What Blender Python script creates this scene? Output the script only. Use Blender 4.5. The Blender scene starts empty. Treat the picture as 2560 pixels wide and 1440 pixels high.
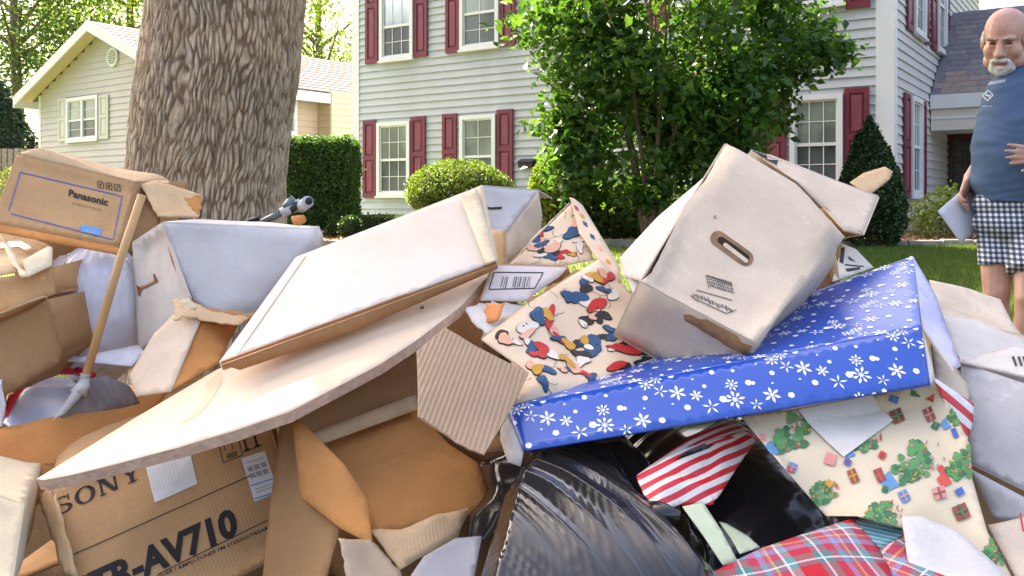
import bpy, bmesh, math, random
import numpy as np
from mathutils import Vector, Matrix, noise
from mathutils.geometry import delaunay_2d_cdt
random.seed(7); rng = np.random.default_rng(7)
SC = bpy.context.scene; COL = SC.collection
# ------------------------------------------------------------------ camera
F = 2300.0; H = 0.9          # focal length in photo pixels, eye height
cam = bpy.data.cameras.new('camera'); camo = bpy.data.objects.new('camera', cam); COL.objects.link(camo)
cam.sensor_width = 36; cam.lens = F / 2560 * 36; cam.shift_y = -211 / 2560
cam.clip_start = .05; cam.clip_end = 900
camo.location = (0, 0, H); camo.rotation_euler = (math.pi / 2, 0, 0); SC.camera = camo
# ------------------------------------------------------------------ sky, sun, exposure
SUN_EL, SUN_AZ = math.radians(48), math.radians(-42)      # azimuth from +Y, negative = left
SUN = Vector((math.sin(SUN_AZ) * math.cos(SUN_EL), math.cos(SUN_AZ) * math.cos(SUN_EL), math.sin(SUN_EL)))
wd = bpy.data.worlds.new('World'); SC.world = wd; wd.use_nodes = True
wn = wd.node_tree.nodes; wl = wd.node_tree.links
sky = wn.new('ShaderNodeTexSky'); sky.sky_type = 'NISHITA'; sky.sun_disc = False
sky.sun_elevation = SUN_EL; sky.sun_rotation = SUN_AZ; sky.air_density = 1.0; sky.dust_density = 8.0; sky.ozone_density = 0.6
wn['Background'].inputs['Strength'].default_value = 0.15
wl.new(sky.outputs[0], wn['Background'].inputs['Color'])
sl = bpy.data.lights.new('sun', 'SUN'); sl.energy = 5.0; sl.angle = math.radians(.55); sl.color = (1, .93, .82)
slo = bpy.data.objects.new('sun', sl); COL.objects.link(slo)
slo.rotation_euler = (-SUN).to_track_quat('-Z', 'Y').to_euler(); slo.location = SUN * 30
SC.view_settings.view_transform = 'Standard'; SC.view_settings.look = 'None'
SC.view_settings.exposure = 2.35; SC.view_settings.use_white_balance = True; SC.view_settings.white_balance_temperature = 6900; SC.view_settings.white_balance_tint = 13; SC.view_settings.gamma = 1; SC.view_settings.use_curve_mapping = False
try:
    SC.cycles.max_bounces = 8; SC.cycles.transparent_max_bounces = 8
except Exception: pass
# ------------------------------------------------------------------ helpers
def R(x, y): return Vector(((x - 1280) / F, 1, -(y - 509) / F))
EYE = Vector((0, 0, H))
def W(x, y, d): return EYE + R(x, y) * d
ORI = {}
def setp(o, label=None, cat=None, group=None, kind=None):
    if label: o['label'] = label
    if cat: o['category'] = cat
    if group: o['group'] = group
    if kind: o['kind'] = kind
    return o
def thing(name, label, cat, loc=(0, 0, 0), group=None):
    o = bpy.data.objects.new(name, None); COL.objects.link(o); o.location = loc; o.empty_display_size = .1
    ORI[o] = Vector(loc); return setp(o, label, cat, group)
def mk(name, vs, fs, mat=None, parent=None, uvs=None, smooth=False, mats=None, midx=None):
    """one mesh object; vertices are world coordinates, shifted to the parent's origin"""
    org = ORI.get(parent, Vector((0, 0, 0)))
    me = bpy.data.meshes.new(name)
    if isinstance(vs, np.ndarray): vs = vs - np.array(org)
    else: vs = [Vector(v) - org for v in vs]
    if isinstance(vs, np.ndarray) and isinstance(fs, np.ndarray):
        n, k = fs.shape
        me.vertices.add(len(vs)); me.vertices.foreach_set('co', vs.astype(np.float32).ravel())
        me.loops.add(n * k); me.loops.foreach_set('vertex_index', fs.astype(np.int32).ravel())
        me.polygons.add(n); me.polygons.foreach_set('loop_start', np.arange(0, n * k, k, dtype=np.int32))
        me.update(calc_edges=True)
    else:
        me.from_pydata([tuple(v) for v in vs], [], [tuple(f) for f in fs]); me.update()
    if uvs is not None:
        ul = me.uv_layers.new(name='UVMap'); uvs = np.asarray(uvs, dtype=np.float32)
        li = np.empty(len(me.loops), dtype=np.int32); me.loops.foreach_get('vertex_index', li)
        ul.data.foreach_set('uv', uvs[li].ravel())
    for m in (mats or ([mat] if mat else [])): me.materials.append(m)
    if midx is not None: me.polygons.foreach_set('material_index', np.asarray(midx, dtype=np.int32))
    if smooth: me.polygons.foreach_set('use_smooth', [True] * len(me.polygons))
    o = bpy.data.objects.new(name, me); COL.objects.link(o)
    if parent: o.parent = parent
    ORI[o] = org
    return o
class MB:
    def __init__(s): s.v = []; s.f = []; s.uv = []
    def add(s, vs, fs):
        b = len(s.v); s.v += [Vector(v) for v in vs]; s.f += [tuple(i + b for i in f) for f in fs]; return s
    def box(s, o, a, b, c):
        """box from corner o with edge vectors a,b,c"""
        o, a, b, c = map(Vector, (o, a, b, c))
        vs = [o, o + a, o + a + b, o + b, o + c, o + a + c, o + a + b + c, o + b + c]
        fs = [(0, 3, 2, 1), (4, 5, 6, 7), (0, 1, 5, 4), (1, 2, 6, 5), (2, 3, 7, 6), (3, 0, 4, 7)]
        if a.cross(b).dot(c) < 0: fs = [f[::-1] for f in fs]
        return s.add(vs, fs)
    def tube(s, pts, rs, n=10, cap=True):
        pts = [Vector(p) for p in pts]
        if not hasattr(rs, '__len__'): rs = [rs] * len(pts)
        vs = []; fs = []
        up = Vector((.31, .17, .93))
        for i, p in enumerate(pts):
            t = (pts[min(i + 1, len(pts) - 1)] - pts[max(i - 1, 0)]).normalized()
            a = t.cross(up)
            if a.length < .05: a = t.cross(Vector((1, 0, 0)))
            a.normalize(); b = t.cross(a)
            r = rs[i]; ra, rb = (r if hasattr(r, '__len__') else (r, r))
            for k in range(n):
                an = 2 * math.pi * k / n; vs.append(p + a * math.cos(an) * ra + b * math.sin(an) * rb)
        for i in range(len(pts) - 1):
            for k in range(n):
                k2 = (k + 1) % n; fs.append((i * n + k, i * n + k2, (i + 1) * n + k2, (i + 1) * n + k))
        if cap: fs.append(tuple(range(n - 1, -1, -1))); fs.append(tuple(range((len(pts) - 1) * n, len(pts) * n)))
        return s.add(vs, fs)
    def ell(s, c, r, rot=None, nu=16, nv=12):
        c = Vector(c); vs = []; fs = []
        for j in range(nv + 1):
            th = math.pi * j / nv
            for i in range(nu):
                ph = 2 * math.pi * i / nu
                p = Vector((r[0] * math.sin(th) * math.cos(ph), r[1] * math.sin(th) * math.sin(ph), r[2] * math.cos(th)))
                if rot is not None: p = rot @ p
                vs.append(c + p)
        for j in range(nv):
            for i in range(nu):
                i2 = (i + 1) % nu; fs.append((j * nu + i, (j + 1) * nu + i, (j + 1) * nu + i2, j * nu + i2))
        return s.add(vs, fs)
    def build(s, name, mat, parent=None, smooth=False): return mk(name, s.v, s.f, mat, parent, smooth=smooth)
def bevel(o, w=.004, seg=2):
    bm = bmesh.new(); bm.from_mesh(o.data)
    bmesh.ops.bevel(bm, geom=[e for e in bm.edges], offset=w, segments=seg, affect='EDGES', profile=.5)
    bm.to_mesh(o.data); bm.free(); return o
# numpy value noise
def _h(ix, iy, iz, s=0):
    n = (ix * 374761393 + iy * 668265263 + iz * 2147483647 + s * 974711) & 0xffffffff
    n = ((n ^ (n >> 13)) * 1274126177) & 0xffffffff
    n = ((n ^ (n >> 16)) * 2246822519) & 0xffffffff
    return ((n ^ (n >> 15)) & 0xffff) / 65535.0
def vnoise(x, y, z, s=0):
    x, y, z = np.broadcast_arrays(x, y, z)
    ix = np.floor(x).astype(np.int64); iy = np.floor(y).astype(np.int64); iz = np.floor(z).astype(np.int64)
    fx, fy, fz = x - ix, y - iy, z - iz
    fx = fx * fx * (3 - 2 * fx); fy = fy * fy * (3 - 2 * fy); fz = fz * fz * (3 - 2 * fz)
    r = 0
    for a in (0, 1):
        for b in (0, 1):
            for c in (0, 1):
                w = (fx if a else 1 - fx) * (fy if b else 1 - fy) * (fz if c else 1 - fz)
                r = r + w * _h(ix + a, iy + b, iz + c, s)
    return r * 2 - 1
def fbm(x, y, z, s=0, o=3):
    r = 0; a = 1
    for k in range(o): r = r + a * vnoise(x * 2**k, y * 2**k, z * 2**k, s + k); a *= .5
    return r
# ------------------------------------------------------------------ materials
MATS = {}
def nt(name):
    m = bpy.data.materials.new(name); m.use_nodes = True
    n = m.node_tree.nodes; l = m.node_tree.links; b = n['Principled BSDF']; return m, n, l, b
def ramp(n, stops):
    r = n.new('ShaderNodeValToRGB'); e = r.color_ramp.elements
    while len(e) < len(stops): e.new(.5)
    for i, (p, c) in enumerate(stops): e[i].position = p; e[i].color = (*c, 1)
    return r
def M(name, col, rough=.7, var=.15, sc=8, bump=.0, bsc=60, spec=.3, trans=0, stain=None, stsc=3, metal=0, coord='Object', aniso=None):
    """plain paint/paper/wood: colour with blotchy variation, optional stains, bump and light passing through"""
    if name in MATS: return MATS[name]
    m, n, l, b = nt(name)
    tc = n.new('ShaderNodeTexCoord'); src = tc.outputs[coord]
    if aniso:
        mp = n.new('ShaderNodeMapping'); mp.inputs['Scale'].default_value = aniso; l.new(src, mp.inputs[0]); src = mp.outputs[0]
    nz = n.new('ShaderNodeTexNoise'); nz.inputs['Scale'].default_value = sc; nz.inputs['Detail'].default_value = 6; l.new(src, nz.inputs['Vector'])
    lo = tuple(c * (1 - var) for c in col); hi = tuple(min(1, c * (1 + var)) for c in col)
    r = ramp(n, [(.3, lo), (.7, hi)]); l.new(nz.outputs['Fac'], r.inputs[0]); out = r.outputs[0]
    if stain:
        n2 = n.new('ShaderNodeTexNoise'); n2.inputs['Scale'].default_value = stsc; n2.inputs['Detail'].default_value = 8; n2.inputs['Roughness'].default_value = .65
        l.new(tc.outputs[coord], n2.inputs['Vector']); r2 = ramp(n, [(.5, (0, 0, 0)), (.72, (1, 1, 1))]); l.new(n2.outputs['Fac'], r2.inputs[0])
        mx = n.new('ShaderNodeMixRGB'); l.new(r2.outputs[0], mx.inputs[0]); l.new(out, mx.inputs[1]); mx.inputs[2].default_value = (*stain, 1); out = mx.outputs[0]
    l.new(out, b.inputs['Base Color']); b.inputs['Roughness'].default_value = rough
    b.inputs['Specular IOR Level'].default_value = spec; b.inputs['Metallic'].default_value = metal
    if bump:
        n3 = n.new('ShaderNodeTexNoise'); n3.inputs['Scale'].default_value = bsc; n3.inputs['Detail'].default_value = 5; l.new(src, n3.inputs['Vector'])
        bp = n.new('ShaderNodeBump'); bp.inputs['Strength'].default_value = bump; bp.inputs['Distance'].default_value = .01
        l.new(n3.outputs['Fac'], bp.inputs['Height']); l.new(bp.outputs[0], b.inputs['Normal'])
    if trans:
        tr = n.new('ShaderNodeBsdfTranslucent'); ms = n.new('ShaderNodeMixShader'); ms.inputs[0].default_value = trans
        l.new(out, tr.inputs[0]); l.new(b.outputs[0], ms.inputs[1]); l.new(tr.outputs[0], ms.inputs[2]); l.new(ms.outputs[0], n['Material Output'].inputs[0])
    MATS[name] = m; return m
def leafmat(name, c1, c2, trans=.35, rough=.45):
    m, n, l, b = nt(name)
    g = n.new('ShaderNodeNewGeometry'); r = ramp(n, [(0, c1), (1, c2)]); l.new(g.outputs['Random Per Island'], r.inputs[0])
    l.new(r.outputs[0], b.inputs['Base Color']); b.inputs['Roughness'].default_value = rough; b.inputs['Specular IOR Level'].default_value = .4
    tr = n.new('ShaderNodeBsdfTranslucent'); mx = n.new('ShaderNodeMixRGB'); mx.blend_type = 'MULTIPLY'; mx.inputs[0].default_value = 1
    l.new(r.outputs[0], mx.inputs[1]); mx.inputs[2].default_value = (1.55, 1.55, .5, 1); l.new(mx.outputs[0], tr.inputs[0])
    ms = n.new('ShaderNodeMixShader'); ms.inputs[0].default_value = trans; l.new(b.outputs[0], ms.inputs[1]); l.new(tr.outputs[0], ms.inputs[2])
    l.new(ms.outputs[0], n['Material Output'].inputs[0]); return m
def cardboard(name, col, corr=.25, trans=.12, ang=0):
    """brown board: blotches, faint flute lines along UV, scuffs"""
    m, n, l, b = nt(name)
    tc = n.new('ShaderNodeTexCoord')
    nz = n.new('ShaderNodeTexNoise'); nz.inputs['Scale'].default_value = 5; nz.inputs['Detail'].default_value = 8; nz.inputs['Roughness'].default_value = .6
    l.new(tc.outputs['Object'], nz.inputs['Vector'])
    r = ramp(n, [(.25, tuple(c * .8 for c in col)), (.75, tuple(min(1, c * 1.15) for c in col))]); l.new(nz.outputs['Fac'], r.inputs[0])
    fine = n.new('ShaderNodeTexNoise'); fine.inputs['Scale'].default_value = 300; fine.inputs['Detail'].default_value = 3; l.new(tc.outputs['Object'], fine.inputs['Vector'])
    mf = n.new('ShaderNodeMixRGB'); mf.blend_type = 'MULTIPLY'; mf.inputs[0].default_value = .25; l.new(r.outputs[0], mf.inputs[1]); l.new(fine.outputs['Fac'], mf.inputs[2])
    sc = n.new('ShaderNodeTexNoise'); sc.inputs['Scale'].default_value = 11; sc.inputs['Detail'].default_value = 9; sc.inputs['Roughness'].default_value = .75; l.new(tc.outputs['Object'], sc.inputs['Vector'])
    rs = ramp(n, [(.60, (0, 0, 0)), (.70, (.5, .5, .5))]); l.new(sc.outputs['Fac'], rs.inputs[0])
    ms2 = n.new('ShaderNodeMixRGB'); l.new(rs.outputs[0], ms2.inputs[0]); l.new(mf.outputs[0], ms2.inputs[1]); ms2.inputs[2].default_value = (*[min(1, c * 1.35 + .04) for c in col], 1)
    # fibre streaks along the board and grubby handling marks
    m2 = n.new('ShaderNodeMapping'); m2.inputs['Scale'].default_value = (9, 160, 1); l.new(tc.outputs['UV'], m2.inputs[0])
    st = n.new('ShaderNodeTexNoise'); st.inputs['Scale'].default_value = 1; st.inputs['Detail'].default_value = 5; l.new(m2.outputs[0], st.inputs['Vector'])
    rs3 = ramp(n, [(.3, (.965, .96, .955)), (.7, (1.02, 1.02, 1.02))]); l.new(st.outputs['Fac'], rs3.inputs[0])
    mm = n.new('ShaderNodeMixRGB'); mm.blend_type = 'MULTIPLY'; mm.inputs[0].default_value = 1; l.new(ms2.outputs[0], mm.inputs[1]); l.new(rs3.outputs[0], mm.inputs[2])
    gr = n.new('ShaderNodeTexNoise'); gr.inputs['Scale'].default_value = 7.3; gr.inputs['Detail'].default_value = 10; gr.inputs['Roughness'].default_value = .7; gr.inputs['Distortion'].default_value = .8; l.new(tc.outputs['Object'], gr.inputs['Vector'])
    rg = ramp(n, [(.53, (0, 0, 0)), (.66, (.55, .55, .55))]); l.new(gr.outputs['Fac'], rg.inputs[0])
    ms2 = n.new('ShaderNodeMixRGB'); l.new(rg.outputs[0], ms2.inputs[0]); l.new(mm.outputs[0], ms2.inputs[1]); ms2.inputs[2].default_value = (col[0] * .72, col[1] * .66, col[2] * .60, 1)
    l.new(ms2.outputs[0], b.inputs['Base Color']); b.inputs['Roughness'].default_value = .78; b.inputs['Specular IOR Level'].default_value = .2
    mp = n.new('ShaderNodeMapping'); mp.inputs['Rotation'].default_value = (0, 0, ang); l.new(tc.outputs['UV'], mp.inputs[0])
    wv = n.new('ShaderNodeTexWave'); wv.inputs['Scale'].default_value = 45; wv.inputs['Distortion'].default_value = .6; l.new(mp.outputs[0], wv.inputs['Vector'])
    ad = n.new('ShaderNodeMath'); ad.operation = 'MULTIPLY_ADD'; l.new(wv.outputs['Fac'], ad.inputs[0]); ad.inputs[1].default_value = corr; l.new(nz.outputs['Fac'], ad.inputs[2])
    bp = n.new('ShaderNodeBump'); bp.inputs['Strength'].default_value = .25; bp.inputs['Distance'].default_value = .004; l.new(ad.outputs[0], bp.inputs['Height']); l.new(bp.outputs[0], b.inputs['Normal'])
    tr = n.new('ShaderNodeBsdfTranslucent'); ms = n.new('ShaderNodeMixShader'); ms.inputs[0].default_value = trans
    l.new(ms2.outputs[0], tr.inputs[0]); l.new(b.outputs[0], ms.inputs[1]); l.new(tr.outputs[0], ms.inputs[2]); l.new(ms.outputs[0], n['Material Output'].inputs[0])
    return m
KRAFT = cardboard('kraft_board', (.66, .39, .185))
KRAFT2 = cardboard('kraft_board_orange', (.82, .41, .14), trans=.42)  # sun glowing through the board is put into this orange colour
KRAFT3 = cardboard('kraft_board_pale', (.72, .50, .29))
KRAFTD = cardboard('kraft_board_brown', (.48, .27, .125))  # darker kraft copy: inner and shaded faces carry shade in their colour
WHITEB = cardboard('white_board', (.78, .71, .64), corr=.04, trans=.08)
WHITEC = cardboard('cool_white_board', (.66, .63, .615), corr=.03, trans=.05)
CREAMB = cardboard('cream_board', (.82, .69, .48), corr=.05, trans=.1)
BEIGEB = cardboard('warm_white_board', (.78, .63, .48), corr=.04, trans=.06)  # warm sun bounce is put into this white board's colour
EDGE = M('raw_board_edge', (.42, .24, .12), .9)
INK = M('black_ink', (.025, .022, .02), .6, .1)
INKB = M('blue_ink', (.06, .12, .42), .6, .1)
CYAN = M('sky_blue_ink', (.10, .33, .68), .6, .1)
INKG = M('faded_ink', (.10, .085, .08), .7, .3, 60)
LABELW = M('paper_label', (.72, .72, .72), .6, .06, 20)
WHITEINK = M('white_print', (.82, .82, .84), .4, .03)
# ------------------------------------------------------------------ sheets: stiff panels with thickness, crumple and torn rims
def pip(poly, x, y):
    c = False; j = len(poly) - 1
    for i in range(len(poly)):
        xi, yi = poly[i]; xj, yj = poly[j]
        if (yi > y) != (yj > y) and x < (xj - xi) * (y - yi) / (yj - yi + 1e-12) + xi: c = not c
        j = i
    return c
def resolve(pts):
    """(x,y,d) photo ray at depth d; (x,y) lies on the plane of the first three; Vectors stay"""
    w = [p if isinstance(p, Vector) else (W(*p) if len(p) == 3 else None) for p in pts]
    if all(q is not None for q in w): return w
    k = [q for q in w if q is not None]
    while len(k) < 3:
        i = max((i for i, q in enumerate(w) if q is None), key=lambda i: min((Vector(pts[i][:2]) - Vector(p[:2])).length for p in pts if len(p) == 3))
        w[i] = W(pts[i][0], pts[i][1], sum(p[2] for p in pts if len(p) == 3) / len(k)); k.append(w[i])
    best = max(((a, b, c) for a in range(len(k)) for b in range(a) for c in range(b)), key=lambda q: (k[q[1]] - k[q[0]]).cross(k[q[2]] - k[q[0]]).length)
    k = [k[q] for q in best]; n = (k[1] - k[0]).cross(k[2] - k[0]).normalized()
    for i, q in enumerate(w):
        if q is None:
            r = R(*pts[i]); t = (k[0] - EYE).dot(n) / r.dot(n); w[i] = EYE + r * t
    return w
def npip(B, x, y):
    c = np.zeros(len(x), bool); j = len(B) - 1
    for i in range(len(B)):
        xi, yi = B[i]; xj, yj = B[j]; m = ((yi > y) != (yj > y)) & (x < (xj - xi) * (y - yi) / (yj - yi + 1e-15) + xi); c ^= m; j = i
    return c
class Sheet:
    def __init__(s, name, pts, mat, parent=None, t=.003, res=.014, amp=.0028, sc=5, bow=0, jag=0, seed=None, fade=.03, ridge=None, edge=None, away=False, jagedges=None, creases=None):
        s.seed = seed if seed is not None else random.random() * 50
        w = resolve(pts); s.w = w; nn = len(w)
        c = sum(w, Vector()) / nn
        n = Vector()
        for i in range(nn): n += (w[i] - c).cross(w[(i + 1) % nn] - c)
        n.normalize()
        if n.dot(c - EYE) > 0: n = -n
        if away: n = -n
        u = (w[1] - w[0]); u -= n * u.dot(n); u.normalize(); v = n.cross(u)
        s.c, s.n, s.u, s.v = c, n, u, v
        s.poly = [((p - c).dot(u), (p - c).dot(v)) for p in w]
        s.res_h = [(p - c).dot(n) for p in w]
        xs = [p[0] for p in s.poly]; ys = [p[1] for p in s.poly]
        s.ext = (min(xs), max(xs), min(ys), max(ys)); s.amp, s.sc, s.bow, s.fade, s.ridge = amp, sc, bow, fade, ridge
        if creases is None: creases = 2 if (mat.name.endswith(('board', 'pale', 'brown', 'orange')) and max(xs) - min(xs) > .08) else 0
        rc = random.Random(int(s.seed * 1000)); s.cr = []
        for _ in range(creases):
            an = rc.uniform(0, math.pi); s.cr.append((rc.uniform(min(xs), max(xs)) * .6, rc.uniform(min(ys), max(ys)) * .6, math.cos(an), math.sin(an), rc.choice([-1, 1]) * rc.uniform(.04, .10)))
        bd = []
        for i in range(nn):
            a = Vector(s.poly[i]); b = Vector(s.poly[(i + 1) % nn]); L = (b - a).length; k = max(1, int(L / (max(res, .007) if jag or bow or ridge or amp > .004 else max(res, .014))))
            jg = jag if (jagedges is None or i in jagedges) else 0
            pn = Vector((-(b - a).y, (b - a).x)); pn = pn / (L + 1e-9)
            for q in range(k):
                p = a + (b - a) * q / k
                if jg and q: p = p + pn * jg * (noise.noise(Vector((p.x * 40, p.y * 40, s.seed))) + .6 * noise.noise(Vector((p.x * 110, p.y * 110, s.seed))))
                bd.append(p)
        nb = len(bd); P2 = list(bd); bdl = [(p.x, p.y) for p in bd]
        B = np.array(bdl); gxs = np.arange(s.ext[0] + res / 2, s.ext[1], res * .87); gys = np.arange(s.ext[2], s.ext[3], res)
        GX, GY = np.meshgrid(gxs, gys, indexing='ij'); GY = GY + (np.arange(len(gxs)) % 2 * res / 2)[:, None]; GX = GX.ravel(); GY = GY.ravel()
        k_ = npip(B, GX, GY); GX = GX[k_]; GY = GY[k_]
        if len(GX):
            dm = np.full(len(GX), 1e9)
            for q in range(nb): dm = np.minimum(dm, (GX - B[q, 0])**2 + (GY - B[q, 1])**2)
            k_ = dm > (res * .6)**2; P2 += [Vector((float(x_), float(y_))) for x_, y_ in zip(GX[k_], GY[k_])]
        out = delaunay_2d_cdt(P2, [(i, (i + 1) % nb) for i in range(nb)], [], 1, 1e-6)
        V2 = out[0]; T = [tuple(f) for f in out[2]]
        A = np.array([(p[0], p[1]) for p in V2]); Tn = np.array(T); cc = A[Tn].mean(1); kk = npip(B, cc[:, 0], cc[:, 1]); T = [f for f, q in zip(T, kk) if q]
        hh = s.h(A[:, 0], A[:, 1])
        C = np.array(c); U = np.array(u); Vv = np.array(v); N = np.array(n)
        top = C + A[:, :1] * U + A[:, 1:] * Vv + hh[:, None] * N; bot = top - N * t
        m = len(V2); fs = []; ec = {}
        mi = []
        for f in T:
            a, b, d = f; A2 = (V2[b][0] - V2[a][0]) * (V2[d][1] - V2[a][1]) - (V2[b][1] - V2[a][1]) * (V2[d][0] - V2[a][0])
            if A2 < 0: f = (a, d, b)
            fs.append(f); fs.append((f[0] + m, f[2] + m, f[1] + m)); mi += [0, 0]
            for i in range(3):
                e = (f[i], f[(i + 1) % 3]); k = tuple(sorted(e)); ec[k] = e if k not in ec else None
        for k, e in ec.items():
            if e: fs.append((e[1], e[0], e[0] + m, e[1] + m)); mi.append(1)
        vs = [tuple(x) for x in top] + [tuple(x) for x in bot]
        uv = np.vstack([A, A])
        s.t = t
        s.obj = mk(name, [Vector(x) for x in vs], fs, None, parent, uvs=uv, mats=[mat, edge or mat], midx=mi)
        s.obj.data.polygons.foreach_set('use_smooth', [True] * len(T) * 2 + [False] * (len(fs) - 2 * len(T)))
    def h(s, x, y):
        x = np.asarray(x, float); y = np.asarray(y, float)
        dmin = 1e9; PX = np.array(s.poly); n_ = len(PX); base = 0.
        if max(abs(r) for r in s.res_h) > 1e-5:
            dx = PX[:, 0].reshape((-1,) + (1,) * x.ndim) - x; dy = PX[:, 1].reshape((-1,) + (1,) * x.ndim) - y; rr_ = np.sqrt(dx * dx + dy * dy) + 1e-7
            dx2, dy2, r2_ = np.roll(dx, -1, 0), np.roll(dy, -1, 0), np.roll(rr_, -1, 0)
            al = np.arctan2(dx * dy2 - dy * dx2, dx * dx2 + dy * dy2); tn = np.tan(np.clip(al, -3.1412, 3.1412) / 2)
            wg = (tn + np.roll(tn, 1, 0)) / rr_; base = (wg * np.array(s.res_h).reshape((-1,) + (1,) * x.ndim)).sum(0) / (wg.sum(0) + 1e-9)
            base = np.clip(base, min(s.res_h), max(s.res_h))
        P = s.poly
        for i in range(len(P)):
            ax, ay = P[i]; bx, by = P[(i + 1) % len(P)]; L2 = (bx - ax)**2 + (by - ay)**2 + 1e-12
            q = np.clip(((x - ax) * (bx - ax) + (y - ay) * (by - ay)) / L2, 0, 1)
            dmin = np.minimum(dmin, np.hypot(x - ax - q * (bx - ax), y - ay - q * (by - ay)))
        fd = np.clip(dmin / s.fade, 0, 1) if s.fade else 1
        k = s.sc
        z = s.amp * fbm(x * k + s.seed, y * k + 3.1, s.seed * np.ones_like(x), 3, 2) * (.25 + .75 * fd)
        if s.bow: 
            ex = s.ext; xx = (x - ex[0]) / (ex[1] - ex[0]) * 2 - 1; yy = (y - ex[2]) / (ex[3] - ex[2]) * 2 - 1
            z = z + s.bow * (1 - xx * xx) * (1 - yy * yy)
        if s.ridge: z = z + s.ridge(x, y) * fd
        for (qx, qy, ca, sa, sl) in s.cr: z = z + sl * (np.abs((x - qx) * ca + (y - qy) * sa) - .03) * fd
        return base + z
    def convex(s):
        if not hasattr(s, '_cv'):
            P = s.poly; n = len(P); c = [(P[(i + 1) % n][0] - P[i][0]) * (P[(i + 2) % n][1] - P[(i + 1) % n][1]) - (P[(i + 1) % n][1] - P[i][1]) * (P[(i + 2) % n][0] - P[(i + 1) % n][0]) for i in range(n)]
            s._cv = min(c) > -1e-5 or max(c) < 1e-5
        return s._cv
    def uvpx(s, x, y):
        r = R(x, y); t = (s.c - EYE).dot(s.n) / r.dot(s.n)
        for _ in range(3):
            p = EYE + r * t - s.c; a, b = p.dot(s.u), p.dot(s.v)
            hh = float(s.h(a, b)); t = (s.c + s.n * hh - EYE).dot(s.n) / r.dot(s.n)
        p = EYE + r * t - s.c; return p.dot(s.u), p.dot(s.v)
    def at(s, a, b, off=.0007):
        a = np.asarray(a, float); b = np.asarray(b, float); hh = s.h(a, b) + off
        return np.array(s.c) + a[..., None] * np.array(s.u) + b[..., None] * np.array(s.v) + hh[..., None] * np.array(s.n)
def subdiv_poly(vs, fs, L):
    """triangulate and split 2-D faces until edges are shorter than L"""
    bm = bmesh.new(); bv = [bm.verts.new((x, y, 0)) for x, y in vs]
    for f in fs:
        try: bm.faces.new([bv[i] for i in f])
        except Exception: pass
    bmesh.ops.triangulate(bm, faces=bm.faces[:])
    for _ in range(5):
        es = [e for e in bm.edges if e.calc_length() > L]
        if not es: break
        bmesh.ops.subdivide_edges(bm, edges=es, cuts=1)
        bmesh.ops.triangulate(bm, faces=[f for f in bm.faces if len(f.verts) > 3])
    bm.verts.index_update(); o = [(v.co.x, v.co.y) for v in bm.verts]; g = [[v.index for v in f.verts] for f in bm.faces]; bm.free(); return o, g
class Print:
    """flat print lying on a sheet: shapes in sheet (u,v) or photo pixels"""
    def __init__(s, sh): s.sh = sh; s.d = {}
    def raw(s, vs, fs, mat):
        d = s.d.setdefault(mat.name, [mat, [], []]); b = len(d[1]); d[1] += vs; d[2] += [[i + b for i in f] for f in fs]
    def uv(s, poly, mat, clip=True):
        if s.sh.convex():
            poly = clipp(poly, s.sh.poly)
            if len(poly) < 3: return
        elif not all(pip(s.sh.poly, *q) for q in poly): return
        if False:
            poly = clipp(poly, s.sh.poly)
            if len(poly) < 3: return
        s.raw(list(poly), [list(range(len(poly)))], mat)
    def px(s, poly, mat): s.raw([s.sh.uvpx(*p) for p in poly], [list(range(len(poly)))], mat)
    def line(s, a, b, w, mat, n=8):
        a = Vector(a); b = Vector(b); d = (b - a).normalized(); q = Vector((-d.y, d.x)) * w / 2
        pts = [a + (b - a) * i / n for i in range(n + 1)]
        vs = [s.sh.uvpx(*(p + q)) for p in pts] + [s.sh.uvpx(*(p - q)) for p in pts]
        s.raw(vs, [[i, i + 1, n + 2 + i, n + 1 + i] for i in range(n)], mat)
    def text(s, txt, o, ex, ey, mat, bold=0):
        vs, fs = textmesh(txt, bold)
        s.raw([s.sh.uvpx(o[0] + x * ex[0] + y * ey[0], o[1] + x * ex[1] + y * ey[1]) for x, y in vs], fs, mat)
    def build(s, parent=None, off=.0007, L=.02):
        if s.sh.cr: off += .0008; L = min(L, .009)
        for k, (mat, vs, fs) in s.d.items():
            vs, fs = subdiv_poly(vs, fs, L)
            if not vs: continue
            A = np.array(vs)
            if not s.sh.convex(): fs = [f for f in fs if pip(s.sh.poly, A[f, 0].mean(), A[f, 1].mean())]
            if not fs: continue
            P = s.sh.at(A[:, 0], A[:, 1], off)
            sd = [Vector(p) for p in P]
            ff = []
            for f in fs:
                nn = (sd[f[1]] - sd[f[0]]).cross(sd[f[2]] - sd[f[0]])
                ff.append(f if nn.dot(s.sh.n) > 0 else f[::-1])
            o = mk('print', sd, ff, mat, parent or s.sh.obj); o['kind'] = 'stuff'
            off += .0003
def clipp(sub, cl):
    ar = sum(cl[i][0] * cl[(i + 1) % len(cl)][1] - cl[(i + 1) % len(cl)][0] * cl[i][1] for i in range(len(cl)))
    if ar < 0: cl = cl[::-1]
    out = list(sub)
    for i in range(len(cl)):
        ax, ay = cl[i]; bx, by = cl[(i + 1) % len(cl)]; inp = out; out = []
        ins = lambda p: (bx - ax) * (p[1] - ay) - (by - ay) * (p[0] - ax) >= 0
        for j in range(len(inp)):
            p, q = inp[j - 1], inp[j]
            if ins(p) != ins(q):
                d1 = (bx - ax) * (p[1] - ay) - (by - ay) * (p[0] - ax); d2 = (bx - ax) * (q[1] - ay) - (by - ay) * (q[0] - ax); t = d1 / (d1 - d2)
                out.append((p[0] + (q[0] - p[0]) * t, p[1] + (q[1] - p[1]) * t))
            if ins(q): out.append(q)
        if len(out) < 3: return []
    return out
TXT = {}
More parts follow.
